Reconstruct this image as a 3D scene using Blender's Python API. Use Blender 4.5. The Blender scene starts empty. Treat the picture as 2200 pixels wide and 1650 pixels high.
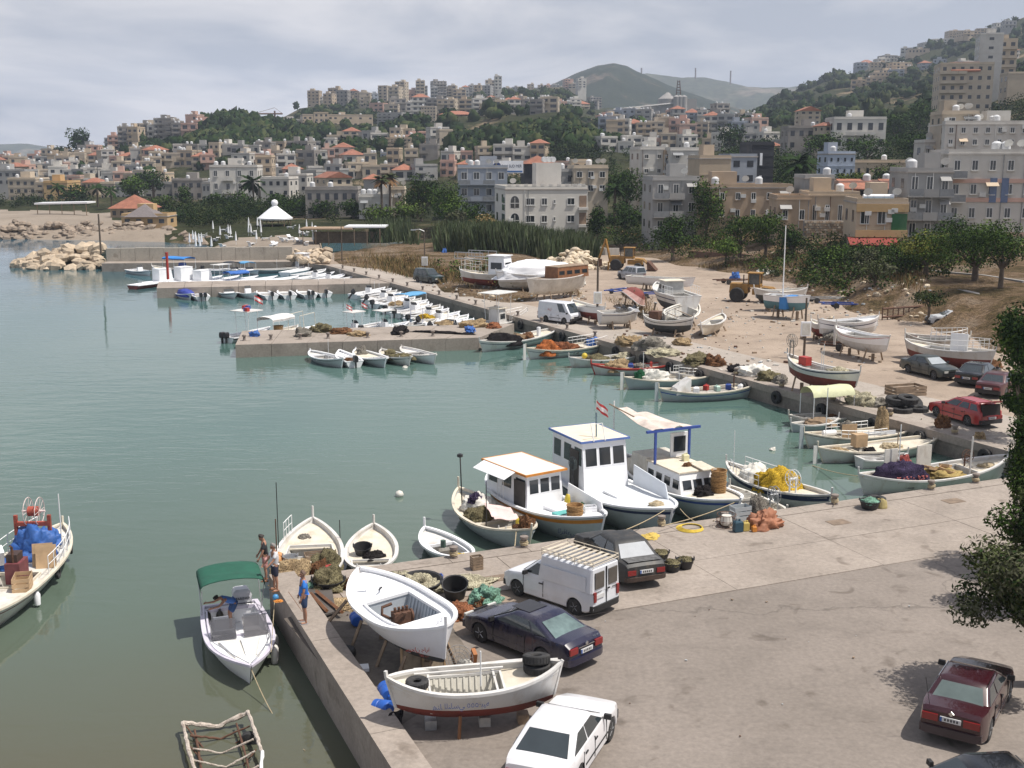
import bpy,math,random
import numpy as np
from mathutils import Vector,Matrix,noise
# ---------------------------------------------------------------- camera, sky, sun, exposure
scene=bpy.context.scene
col=scene.collection
F,YH,H=2500.0,340.0,15.0            # focal length in photo pixels, horizon row, eye height over the quay
PITCH=math.atan((825-YH)/F)
SP,CP=math.sin(PITCH),math.cos(PITCH)
WATER=-1.2
cam_d=bpy.data.cameras.new("camera")
cam=bpy.data.objects.new("camera",cam_d)
col.objects.link(cam)
cam.location=(0,0,H)
cam.rotation_euler=(math.pi/2-PITCH,0,0)
cam_d.sensor_width=36
cam_d.lens=36*F/2200
cam_d.clip_start=0.5
cam_d.clip_end=40000
scene.camera=cam
SUN_EL,SUN_AZ=math.radians(63),math.atan2(-0.20,0.97)     # azimuth measured from +X towards +Y
sun_dir=Vector((math.cos(SUN_EL)*math.cos(SUN_AZ),math.cos(SUN_EL)*math.sin(SUN_AZ),math.sin(SUN_EL)))
sun_d=bpy.data.lights.new("sun",'SUN')
sun_d.energy=4.8
sun_d.angle=math.radians(0.8)
sun_d.color=(1.0,0.94,0.86)
sun=bpy.data.objects.new("sun",sun_d)
col.objects.link(sun)
sun.rotation_euler=sun_dir.to_track_quat('Z','Y').to_euler()
world=bpy.data.worlds.new("World")
scene.world=world
world.use_nodes=True
wn,wl=world.node_tree.nodes,world.node_tree.links
wn.clear()
w_out=wn.new('ShaderNodeOutputWorld')
w_bg=wn.new('ShaderNodeBackground')
w_bg.inputs['Strength'].default_value=0.075
w_sky=wn.new('ShaderNodeTexSky')
w_sky.sky_type='NISHITA'
w_sky.sun_disc=False
w_sky.sun_elevation=SUN_EL
w_sky.sun_rotation=math.pi/2-SUN_AZ
w_sky.dust_density=3.0
w_sky.air_density=1.2
w_tc=wn.new('ShaderNodeTexCoord')
w_sep=wn.new('ShaderNodeSeparateXYZ')
wl.new(w_tc.outputs['Generated'],w_sep.inputs[0])
w_max=wn.new('ShaderNodeMath');w_max.operation='MAXIMUM';w_max.inputs[1].default_value=0.0
wl.new(w_sep.outputs['Z'],w_max.inputs[0])
w_add=wn.new('ShaderNodeMath');w_add.inputs[1].default_value=0.16
wl.new(w_max.outputs[0],w_add.inputs[0])
w_div=wn.new('ShaderNodeVectorMath');w_div.operation='DIVIDE'
wl.new(w_tc.outputs['Generated'],w_div.inputs[0])
w_cmb=wn.new('ShaderNodeCombineXYZ')
for i in range(3):
 wl.new(w_add.outputs[0],w_cmb.inputs[i])
wl.new(w_cmb.outputs[0],w_div.inputs[1])
w_n1=wn.new('ShaderNodeTexNoise');w_n1.inputs['Scale'].default_value=1.15;w_n1.inputs['Detail'].default_value=7;w_n1.inputs['Roughness'].default_value=0.52;w_n1.inputs['Distortion'].default_value=0.4
w_map=wn.new('ShaderNodeMapping');w_map.inputs['Location'].default_value=(3.1,0.4,0.0);w_map.inputs['Scale'].default_value=(1.0,0.8,1.0)
wl.new(w_div.outputs[0],w_map.inputs[0])
wl.new(w_map.outputs[0],w_n1.inputs['Vector'])
w_r=wn.new('ShaderNodeValToRGB')
w_r.color_ramp.elements[0].position=0.40;w_r.color_ramp.elements[0].color=(0,0,0,1)
w_r.color_ramp.elements[1].position=0.60;w_r.color_ramp.elements[1].color=(1,1,1,1)
wl.new(w_n1.outputs['Fac'],w_r.inputs[0])
w_cr=wn.new('ShaderNodeMix');w_cr.data_type='RGBA'
w_cr.inputs['A'].default_value=(6.2,6.6,7.8,1)          # thin veil between the clouds
w_cr.inputs['B'].default_value=(11.2,10.9,11.3,1)         # sunlit cloud
wl.new(w_r.outputs[0],w_cr.inputs['Factor'])
w_mix=wn.new('ShaderNodeMix');w_mix.data_type='RGBA'
w_fac=wn.new('ShaderNodeMapRange');w_fac.inputs['From Min'].default_value=0.05;w_fac.inputs['From Max'].default_value=0.75;w_fac.inputs['To Min'].default_value=0.88;w_fac.inputs['To Max'].default_value=0.35      # the veil thins out overhead
wl.new(w_max.outputs[0],w_fac.inputs[0]);wl.new(w_fac.outputs[0],w_mix.inputs['Factor'])
wl.new(w_sky.outputs[0],w_mix.inputs['A'])
wl.new(w_cr.outputs['Result'],w_mix.inputs['B'])
wl.new(w_mix.outputs['Result'],w_bg.inputs[0])
wl.new(w_bg.outputs[0],w_out.inputs[0])
scene.view_settings.view_transform='Standard'
scene.view_settings.look='None'
scene.view_settings.gamma=1
scene.view_settings.exposure=0.14
scene.render.engine='CYCLES'
scene.cycles.use_denoising=True
scene.cycles.max_bounces=6
scene.cycles.diffuse_bounces=2
scene.cycles.glossy_bounces=3
scene.cycles.transmission_bounces=4
scene.cycles.transparent_max_bounces=6
scene.cycles.volume_bounces=0
scene.cycles.caustics_reflective=False
scene.cycles.caustics_refractive=False
# ---------------------------------------------------------------- picture row/column -> place on the ground or at a distance
def G(px,py,z=0.0):
 u,v=(px-1100)/F,(py-825)/F
 t=(H-z)/(v*CP+SP)
 return Vector((t*u,t*(CP-v*SP),z))
def AT(px,py,Y):
 u,v=(px-1100)/F,(py-825)/F
 t=Y/(CP-v*SP)
 return Vector((t*u,Y,H-t*(v*CP+SP)))
def heading(a,b):
 return math.atan2(b.y-a.y,b.x-a.x)
# ---------------------------------------------------------------- mesh helper
RND=random.Random(11)
class MB:
 def __init__(s):
  s.v,s.f,s.m=[],[],[]
  s.X=None
 def _add(s,vs,fs,m=0):
  b=len(s.v)
  if s.X is not None:
   vs=[s.X @ Vector(p) for p in vs]
  s.v.extend(tuple(p) for p in vs)
  s.f.extend(tuple(i+b for i in f) for f in fs)
  s.m.extend([m]*len(fs))
  return s
 def poly(s,pts,m=0):
  return s._add(pts,[tuple(range(len(pts)))],m)
 def box(s,c,size,m=0,rz=0.0,taper=1.0,rx=0.0,ry=0.0):
  hx,hy,hz=size[0]/2,size[1]/2,size[2]/2
  pts=[]
  for z,k in ((-hz,1.0),(hz,taper)):
   pts += [Vector((-hx*k,-hy*k,z)),Vector((hx*k,-hy*k,z)),Vector((hx*k,hy*k,z)),Vector((-hx*k,hy*k,z))]
  if rz or rx or ry:
   E=Matrix.Rotation(rz,3,'Z') @ Matrix.Rotation(ry,3,'Y') @ Matrix.Rotation(rx,3,'X')
   pts=[E @ p for p in pts]
  c=Vector(c)
  return s._add([p+c for p in pts],[(3,2,1,0),(4,5,6,7),(0,1,5,4),(1,2,6,5),(2,3,7,6),(3,0,4,7)],m)
 def hexa(s,p,m=0):      # 8 corners: bottom ring then top ring
  return s._add(p,[(3,2,1,0),(4,5,6,7),(0,1,5,4),(1,2,6,5),(2,3,7,6),(3,0,4,7)],m)
 def prism(s,ring,z0,z1,m=0,mt=None):
  n=len(ring)
  v=[(p[0],p[1],z0) for p in ring]+[(p[0],p[1],z1) for p in ring]
  f=[(i,(i+1) % n,n+(i+1) % n,n+i) for i in range(n)]
  s._add(v,f+[tuple(range(n-1,-1,-1))],m)
  return s._add([(p[0],p[1],z1) for p in ring],[tuple(range(n))],m if mt is None else mt)
 def tube(s,pts,r,n=6,m=0,cap=True,r1=None):
  pts=[Vector(p) for p in pts]
  k=len(pts)
  rings,prev=[],None
  for i,p in enumerate(pts):
   d=(pts[min(i+1,k-1)]-pts[max(i-1,0)])
   d=d.normalized() if d.length>1e-9 else Vector((0,0,1))
   a=Vector((0,0,1)) if abs(d.z)<0.9 else Vector((1,0,0))
   if prev is not None:
    a=prev
   u=(a-d*a.dot(d)).normalized()
   prev=u
   w=d.cross(u)
   rr=r[i] if isinstance(r,(list,tuple)) else (r if r1 is None else r+(r1-r)*i/max(1,k-1))
   rings.append([p+(u*math.cos(q*2*math.pi/n)+w*math.sin(q*2*math.pi/n))*rr for q in range(n)])
  return s.loft(rings,True,cap,m)
 def loft(s,rings,closed=True,cap=False,m=0,mats=None):
  n=len(rings[0])
  v=[p for r in rings for p in r]
  f,mm=[],[]
  for i in range(len(rings)-1):
   for j in range(n if closed else n-1):
    a,b=i*n+j,i*n+(j+1) % n
    f.append((a,b,b+n,a+n))
    mm.append(mats[j] if mats else m)
  if cap:
   f.append(tuple(range(n-1,-1,-1)));mm.append(m)
   f.append(tuple((len(rings)-1)*n+j for j in range(n)));mm.append(m)
  b=len(s.m)
  s._add(v,f,m)
  s.m[b:]=mm
  return s
 def lathe(s,prof,n=12,c=(0,0,0),m=0,axis='z',cap=True):
  c=Vector(c)
  rings=[]
  for r,h in prof:
   ring=[]
   for q in range(n):
    a=q*2*math.pi/n
    x,y=r*math.cos(a),r*math.sin(a)
    ring.append(c+(Vector((x,y,h)) if axis=='z' else Vector((x,h,y)) if axis=='y' else Vector((h,x,y))))
   rings.append(ring)
  return s.loft(rings,True,cap,m)
 def ring(s,c,R_,r,axis='z',n=16,k=6,m=0):
  c=Vector(c)
  rings=[]
  for i in range(n+1):
   a=i*2*math.pi/n
   rg=[]
   for j in range(k):
    b=j*2*math.pi/k
    rr,h=R_+r*math.cos(b),r*math.sin(b)
    x,y=rr*math.cos(a),rr*math.sin(a)
    rg.append(c+(Vector((x,y,h)) if axis=='z' else Vector((x,h,y)) if axis=='y' else Vector((h,x,y))))
   rings.append(rg)
  return s.loft(rings,True,False,m)
 def build(s,name,mats,parent=None,smooth=None,kind=None):
  me=bpy.data.meshes.new(name)
  me.from_pydata(s.v,[],s.f)
  for mt in (mats if isinstance(mats,(list,tuple)) else [mats]):
   me.materials.append(mt)
  if any(s.m):
   me.polygons.foreach_set('material_index',s.m)
  if smooth:
   me.shade_smooth()
   me.set_sharp_from_angle(angle=math.radians(smooth))
  me.update()
  return link(name,me,parent,kind)
def link(name,me,parent=None,kind=None):
 o=bpy.data.objects.new(name,me)
 col.objects.link(o)
 if parent is not None:
  o.parent=parent
 if kind:
  o['kind']=kind
 return o
def np_mesh(name,V,Q,mats,parent=None,kind=None,midx=None,smooth=False):
 """numpy vertices (n,3) and faces (m,3 or 4) as one mesh"""
 me=bpy.data.meshes.new(name)
 V=np.ascontiguousarray(V,dtype=np.float32)
 Q=np.ascontiguousarray(Q,dtype=np.int32)
 k=Q.shape[1]
 me.vertices.add(len(V));me.vertices.foreach_set('co',V.ravel())
 me.loops.add(Q.size);me.loops.foreach_set('vertex_index',Q.ravel())
 me.polygons.add(len(Q))
 me.polygons.foreach_set('loop_start',np.arange(0,Q.size,k,dtype=np.int32))
 if smooth:
  me.polygons.foreach_set('use_smooth',np.ones(len(Q),dtype=bool))
 for mt in (mats if isinstance(mats,(list,tuple)) else [mats]):
  me.materials.append(mt)
 if midx is not None:
  me.polygons.foreach_set('material_index',np.asarray(midx,dtype=np.int32))
 me.update(calc_edges=True)
 return link(name,me,parent,kind)
def tag(o,label,cat,group=None):
 o['label']=label
 o['category']=cat
 if group:
  o['group']=group
 return o
def thing(name,label,cat,loc=(0,0,0),rz=0.0,group=None,rx=0.0,ry=0.0):
 o=bpy.data.objects.new(name,None)
 o.empty_display_size=0.2
 col.objects.link(o)
 o.location=loc
 o.rotation_euler=(rx,ry,rz)
 return tag(o,label,cat,group)
def clone(root,loc,rz,label,group=None,scale=None,rx=0.0,ry=0.0):
 c=root.copy();col.objects.link(c)
 c.location=loc;c.rotation_euler=(rx,ry,rz)
 if scale: c.scale=scale if isinstance(scale,(tuple,list)) else (scale,)*3
 c['label']=label
 if group: c['group']=group
 for ch in root.children:
  d=ch.copy();col.objects.link(d);d.parent=c
  for g in ch.children:
   e=g.copy();col.objects.link(e);e.parent=d
 return c
def ordinal(i):
 return ['first','second','third','fourth','fifth','sixth','seventh','eighth','ninth','tenth','eleventh','twelfth','thirteenth','fourteenth','fifteenth',
   'sixteenth','seventeenth','eighteenth','nineteenth','twentieth','twenty-first','twenty-second','twenty-third','twenty-fourth','twenty-fifth','twenty-sixth','twenty-seventh','twenty-eighth','twenty-ninth','thirtieth'][i]
# ---------------------------------------------------------------- materials
MATS={}
def nd(nt,t,**kw):
 n=nt.nodes.new(t)
 for k,v in kw.items():
  n.inputs[k.replace('_',' ')].default_value=v
 return n
def M(name,c,rough=0.6,var=0.15,scale=2.0,bump=0.0,bscale=None,metal=0.0,coat=0.0,stain=None,stain_amt=0.0,stain_scale=1.5,spec=0.5,trans=0.0,emit=None,c2=None,objrand=0.0,alpha=None):
 if name in MATS:
  return MATS[name]
 m=bpy.data.materials.new(name)
 m.use_nodes=True
 nt=m.node_tree
 b=nt.nodes['Principled BSDF']
 b.inputs['Roughness'].default_value=rough
 b.inputs['Metallic'].default_value=metal
 b.inputs['Specular IOR Level'].default_value=spec
 b.inputs['Coat Weight'].default_value=coat
 b.inputs['Transmission Weight'].default_value=trans
 tc=nt.nodes.new('ShaderNodeTexCoord')
 no=nd(nt,'ShaderNodeTexNoise',Scale=scale,Detail=6.0,Roughness=0.6)
 nt.links.new(tc.outputs['Object'],no.inputs['Vector'])
 ramp=nt.nodes.new('ShaderNodeValToRGB')
 lo=tuple(max(0,x*(1-var)) for x in c)
 hi=tuple(min(1,x*(1+var)) for x in (c2 or c))
 ramp.color_ramp.elements[0].position=0.3;ramp.color_ramp.elements[0].color=(*lo,1)
 ramp.color_ramp.elements[1].position=0.7;ramp.color_ramp.elements[1].color=(*hi,1)
 nt.links.new(no.outputs['Fac'],ramp.inputs[0])
 out=ramp.outputs[0]
 if stain:
  n2=nd(nt,'ShaderNodeTexNoise',Scale=stain_scale,Detail=8.0,Roughness=0.65)
  mp=nt.nodes.new('ShaderNodeMapping');mp.inputs['Scale'].default_value=(1.0,1.0,0.45);mp.inputs['Location'].default_value=(4.3,1.7,2.2)
  nt.links.new(tc.outputs['Object'],mp.inputs[0]);nt.links.new(mp.outputs[0],n2.inputs['Vector'])
  r2=nt.nodes.new('ShaderNodeValToRGB')
  r2.color_ramp.elements[0].position=0.5;r2.color_ramp.elements[0].color=(0,0,0,1)
  r2.color_ramp.elements[1].position=0.75;r2.color_ramp.elements[1].color=(stain_amt,)*3+(1,)
  nt.links.new(n2.outputs['Fac'],r2.inputs[0])
  mx=nt.nodes.new('ShaderNodeMix');mx.data_type='RGBA'
  mx.inputs['B'].default_value=(*stain,1)
  nt.links.new(r2.outputs[0],mx.inputs['Factor']);nt.links.new(out,mx.inputs['A'])
  out=mx.outputs['Result']
 if objrand:
  oi=nt.nodes.new('ShaderNodeObjectInfo')
  hs=nt.nodes.new('ShaderNodeHueSaturation')
  mr=nt.nodes.new('ShaderNodeMapRange');mr.inputs['To Min'].default_value=1-objrand;mr.inputs['To Max'].default_value=1+objrand
  nt.links.new(oi.outputs['Random'],mr.inputs[0]);nt.links.new(mr.outputs[0],hs.inputs['Value']);nt.links.new(out,hs.inputs['Color'])
  out=hs.outputs[0]
 nt.links.new(out,b.inputs['Base Color'])
 if bump:
  nb=nd(nt,'ShaderNodeTexNoise',Scale=bscale or scale*6,Detail=5.0)
  nt.links.new(tc.outputs['Object'],nb.inputs['Vector'])
  bp=nd(nt,'ShaderNodeBump',Strength=bump,Distance=0.05)
  nt.links.new(nb.outputs['Fac'],bp.inputs['Height']);nt.links.new(bp.outputs[0],b.inputs['Normal'])
 if emit:
  b.inputs['Emission Color'].default_value=(*emit,1);b.inputs['Emission Strength'].default_value=1
 if alpha is not None:
  b.inputs['Alpha'].default_value=alpha
 MATS[name]=m
 return m
RUST=(0.105,0.052,0.032)
DIRT=(0.24,0.19,0.14)
white_paint=M('white boat paint',(0.62,0.61,0.59),0.45,0.06,1.2,0.05,18,stain=(0.36,0.29,0.21),stain_amt=0.7,stain_scale=1.6)
clean_white=M('fresh white paint',(0.82,0.83,0.85),0.35,0.03,1.0,stain=(0.55,0.52,0.48),stain_amt=0.25)
cream_paint=M('cream deck paint',(0.62,0.57,0.47),0.6,0.12,1.6,0.08,20,stain=(0.42,0.31,0.20),stain_amt=0.6)
dirty_white=M('dirty white paint',(0.60,0.58,0.53),0.6,0.15,1.5,0.08,14,stain=(0.30,0.24,0.17),stain_amt=0.7)
grey_hull=M('pale grey hull paint',(0.42,0.455,0.475),0.5,0.08,1.2,0.05,16,stain=(0.3,0.26,0.2),stain_amt=0.35)
red_bottom=M('red antifouling',(0.20,0.045,0.035),0.7,0.25,1.5,0.1,10,stain=(0.12,0.06,0.045),stain_amt=0.7)
dark_bottom=M('dark antifouling',(0.05,0.055,0.06),0.7,0.25,1.5,0.1,10,stain=(0.10,0.09,0.06),stain_amt=0.7)
blue_paint=M('blue paint',(0.035,0.075,0.30),0.45,0.15,2)
navy_paint=M('navy paint',(0.02,0.03,0.085),0.4,0.15,2)
red_paint=M('red paint',(0.38,0.04,0.03),0.45,0.2,2)
orange_paint=M('orange paint',(0.55,0.21,0.03),0.5,0.2,2)
black_paint=M('black paint',(0.02,0.02,0.022),0.4,0.1)
rubber=M('tyre rubber',(0.025,0.025,0.026),0.85,0.3,6,0.2,40,stain=(0.12,0.11,0.10),stain_amt=0.4,stain_scale=4)
rust_iron=M('rusty iron',RUST,0.85,0.35,5,0.2,30,stain=(0.07,0.04,0.03),stain_amt=0.8,stain_scale=6)
steel=M('galvanised steel',(0.45,0.46,0.47),0.4,0.15,4,metal=0.7)
white_metal=M('white painted pipe',(0.75,0.76,0.76),0.4,0.08,4)
wood=M('weathered timber',(0.26,0.19,0.13),0.8,0.3,3,0.15,25,stain=(0.12,0.09,0.07),stain_amt=0.6)
plywood=M('plywood',(0.45,0.31,0.18),0.7,0.2,2,0.08,20)
brown_wood=M('varnished timber',(0.22,0.10,0.045),0.5,0.25,3,0.1,25)
rope_mat=M('hemp rope',(0.38,0.31,0.20),0.9,0.2,8,0.2,60)
yellow_rope=M('yellow rope',(0.55,0.40,0.05),0.8,0.2,8)
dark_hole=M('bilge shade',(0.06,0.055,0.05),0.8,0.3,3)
glass_dark=M('dark window glass',(0.025,0.03,0.035),0.06,0.2,1.0,spec=0.7)
glass_far=M('far window glass',(0.035,0.04,0.05),0.15,0.4,0.4,spec=0.5)
car_glass=M('car glass',(0.03,0.04,0.045),0.04,0.2,1.0,spec=0.8,coat=0.5)
chrome=M('chrome',(0.6,0.6,0.6),0.15,0.05,metal=1.0)
skin=M('skin',(0.33,0.17,0.11),0.55,0.1,5)
hair_m=M('dark hair',(0.02,0.015,0.012),0.7,0.2,20)
# ---------------------------------------------------------------- ground materials
def ground_mat(name,c,c2,crack=0.0,dark=0.35,big=0.12,rough=0.9,track=None):
 """large soft stains + fine grain + optional hairline cracks"""
 m=bpy.data.materials.new(name);m.use_nodes=True
 nt=m.node_tree;L=nt.links;b=nt.nodes['Principled BSDF']
 b.inputs['Roughness'].default_value=rough
 tc=nt.nodes.new('ShaderNodeTexCoord')
 a=nd(nt,'ShaderNodeTexNoise',Scale=big,Detail=8.0,Roughness=0.62)
 f=nd(nt,'ShaderNodeTexNoise',Scale=6.0,Detail=6.0,Roughness=0.7)
 s=nd(nt,'ShaderNodeTexNoise',Scale=0.55,Detail=7.0,Roughness=0.7)
 for n in (a,f,s): L.new(tc.outputs['Object'],n.inputs['Vector'])
 r=nt.nodes.new('ShaderNodeValToRGB')
 r.color_ramp.elements[0].position=0.35;r.color_ramp.elements[0].color=(*c,1)
 r.color_ramp.elements[1].position=0.65;r.color_ramp.elements[1].color=(*c2,1)
 L.new(a.outputs['Fac'],r.inputs[0])
 r2=nt.nodes.new('ShaderNodeValToRGB')
 r2.color_ramp.elements[0].position=0.28;r2.color_ramp.elements[0].color=(1-dark,)*3+(1,)
 r2.color_ramp.elements[1].position=0.5;r2.color_ramp.elements[1].color=(1,1,1,1)
 L.new(s.outputs['Fac'],r2.inputs[0])
 m1=nt.nodes.new('ShaderNodeMix');m1.data_type='RGBA';m1.blend_type='MULTIPLY';m1.inputs['Factor'].default_value=1
 L.new(r.outputs[0],m1.inputs['A']);L.new(r2.outputs[0],m1.inputs['B'])
 r3=nt.nodes.new('ShaderNodeValToRGB')
 r3.color_ramp.elements[0].position=0.3;r3.color_ramp.elements[0].color=(0.78,0.78,0.78,1)
 r3.color_ramp.elements[1].position=0.7;r3.color_ramp.elements[1].color=(1.12,1.12,1.12,1)
 L.new(f.outputs['Fac'],r3.inputs[0])
 m2=nt.nodes.new('ShaderNodeMix');m2.data_type='RGBA';m2.blend_type='MULTIPLY';m2.inputs['Factor'].default_value=1
 L.new(m1.outputs['Result'],m2.inputs['A']);L.new(r3.outputs[0],m2.inputs['B'])
 sp=nd(nt,'ShaderNodeTexNoise',Scale=0.9,Detail=3.0,Distortion=0.6);L.new(tc.outputs['Object'],sp.inputs['Vector'])      # oil spots and spills
 r5=nt.nodes.new('ShaderNodeValToRGB');r5.color_ramp.elements[0].position=0.62;r5.color_ramp.elements[0].color=(1,1,1,1);r5.color_ramp.elements[1].position=0.72;r5.color_ramp.elements[1].color=(0.66,0.64,0.62,1);L.new(sp.outputs['Fac'],r5.inputs[0])
 m5=nt.nodes.new('ShaderNodeMix');m5.data_type='RGBA';m5.blend_type='MULTIPLY';m5.inputs['Factor'].default_value=1;L.new(m2.outputs['Result'],m5.inputs['A']);L.new(r5.outputs[0],m5.inputs['B'])
 out=m5.outputs['Result']
 if crack:
  v=nt.nodes.new('ShaderNodeTexVoronoi');v.feature='DISTANCE_TO_EDGE';v.inputs['Scale'].default_value=crack
  w=nd(nt,'ShaderNodeTexNoise',Scale=0.8,Detail=5.0)
  L.new(tc.outputs['Object'],w.inputs['Vector'])
  mx=nt.nodes.new('ShaderNodeVectorMath');mx.operation='MULTIPLY_ADD';mx.inputs[1].default_value=(2.5,2.5,0)
  L.new(w.outputs['Color'],mx.inputs[0]);L.new(tc.outputs['Object'],mx.inputs[2]);L.new(mx.outputs[0],v.inputs['Vector'])
  rc=nt.nodes.new('ShaderNodeValToRGB')
  rc.color_ramp.elements[0].position=0.0;rc.color_ramp.elements[0].color=(0.68,0.68,0.68,1)
  rc.color_ramp.elements[1].position=0.003;rc.color_ramp.elements[1].color=(1,1,1,1)
  L.new(v.outputs['Distance'],rc.inputs[0])
  m3=nt.nodes.new('ShaderNodeMix');m3.data_type='RGBA';m3.blend_type='MULTIPLY';m3.inputs['Factor'].default_value=1
  L.new(out,m3.inputs['A']);L.new(rc.outputs[0],m3.inputs['B']);out=m3.outputs['Result']
 if track:      # faint worn wheel tracks
  wv=nt.nodes.new('ShaderNodeTexWave');wv.inputs['Scale'].default_value=0.16;wv.inputs['Distortion'].default_value=7;wv.inputs['Detail'].default_value=3;wv.inputs['Detail Scale'].default_value=0.4
  mp=nt.nodes.new('ShaderNodeMapping');mp.inputs['Rotation'].default_value=(0,0,track)
  L.new(tc.outputs['Object'],mp.inputs[0]);L.new(mp.outputs[0],wv.inputs['Vector'])
  rt=nt.nodes.new('ShaderNodeValToRGB')
  rt.color_ramp.elements[0].position=0.2;rt.color_ramp.elements[0].color=(0.93,0.93,0.93,1)
  rt.color_ramp.elements[1].position=0.8;rt.color_ramp.elements[1].color=(1.06,1.06,1.06,1)
  L.new(wv.outputs['Fac'],rt.inputs[0])
  m4=nt.nodes.new('ShaderNodeMix');m4.data_type='RGBA';m4.blend_type='MULTIPLY';m4.inputs['Factor'].default_value=1
  L.new(out,m4.inputs['A']);L.new(rt.outputs[0],m4.inputs['B']);out=m4.outputs['Result']
 L.new(out,b.inputs['Base Color'])
 bp=nd(nt,'ShaderNodeBump',Strength=0.25,Distance=0.03)
 L.new(f.outputs['Fac'],bp.inputs['Height']);L.new(bp.outputs[0],b.inputs['Normal'])
 MATS[name]=m
 return m
concrete=ground_mat('quay concrete',(0.275,0.235,0.20),(0.345,0.297,0.256),dark=0.22,big=0.35)
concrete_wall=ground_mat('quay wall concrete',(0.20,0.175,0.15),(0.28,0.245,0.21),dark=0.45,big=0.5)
road_concrete=ground_mat('quay road concrete',(0.33,0.29,0.25),(0.39,0.345,0.30),dark=0.16,big=0.15)
asphalt=ground_mat('worn dusty asphalt',(0.195,0.168,0.145),(0.255,0.22,0.192),crack=0.045,dark=0.22,big=0.1)
dirt=ground_mat('yard dirt',(0.275,0.215,0.165),(0.375,0.30,0.235),dark=0.36,big=0.11)
sand=ground_mat('beach sand',(0.22,0.18,0.138),(0.29,0.24,0.19),dark=0.15,big=0.05)
stained=ground_mat('wet stained asphalt',(0.10,0.085,0.072),(0.20,0.17,0.14),dark=0.4,big=0.4)
def terrain_mat(name,greens,soil,rockc,f=0.02,soil_at=0.58):
 m=bpy.data.materials.new(name);m.use_nodes=True
 nt=m.node_tree;L=nt.links;b=nt.nodes['Principled BSDF']
 b.inputs['Roughness'].default_value=0.95;b.inputs['Specular IOR Level'].default_value=0.1
 tc=nt.nodes.new('ShaderNodeTexCoord')
 a=nd(nt,'ShaderNodeTexNoise',Scale=f,Detail=9.0,Roughness=0.65)
 c=nd(nt,'ShaderNodeTexNoise',Scale=f*12,Detail=6.0,Roughness=0.7)
 for n in (a,c): L.new(tc.outputs['Object'],n.inputs['Vector'])
 r=nt.nodes.new('ShaderNodeValToRGB');e=r.color_ramp.elements
 e[0].position=0.3;e[0].color=(*greens[0],1);e[1].position=soil_at;e[1].color=(*greens[1],1)
 x=e.new(soil_at+0.07);x.color=(*soil,1);x=e.new(soil_at+0.2);x.color=(*rockc,1)
 L.new(a.outputs['Fac'],r.inputs[0])
 r3=nt.nodes.new('ShaderNodeValToRGB')
 r3.color_ramp.elements[0].position=0.35;r3.color_ramp.elements[0].color=(0.45,0.45,0.45,1)
 r3.color_ramp.elements[1].position=0.65;r3.color_ramp.elements[1].color=(1.2,1.2,1.2,1)
 L.new(c.outputs['Fac'],r3.inputs[0])
 m2=nt.nodes.new('ShaderNodeMix');m2.data_type='RGBA';m2.blend_type='MULTIPLY';m2.inputs['Factor'].default_value=1
 L.new(r.outputs[0],m2.inputs['A']);L.new(r3.outputs[0],m2.inputs['B'])
 L.new(m2.outputs['Result'],b.inputs['Base Color'])
 bp=nd(nt,'ShaderNodeBump',Strength=0.8,Distance=1.5)
 L.new(c.outputs['Fac'],bp.inputs['Height']);L.new(bp.outputs[0],b.inputs['Normal'])
 return m
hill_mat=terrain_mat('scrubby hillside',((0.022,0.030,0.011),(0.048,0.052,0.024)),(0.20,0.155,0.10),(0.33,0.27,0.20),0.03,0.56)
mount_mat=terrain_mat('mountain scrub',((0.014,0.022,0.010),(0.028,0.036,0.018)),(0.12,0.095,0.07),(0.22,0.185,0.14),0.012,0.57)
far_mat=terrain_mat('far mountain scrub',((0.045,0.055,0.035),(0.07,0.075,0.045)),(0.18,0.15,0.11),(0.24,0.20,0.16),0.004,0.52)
weed_mat=terrain_mat('weedy bank soil',((0.085,0.07,0.03),(0.16,0.115,0.06)),(0.26,0.18,0.11),(0.33,0.26,0.19),0.22,0.42)
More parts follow.
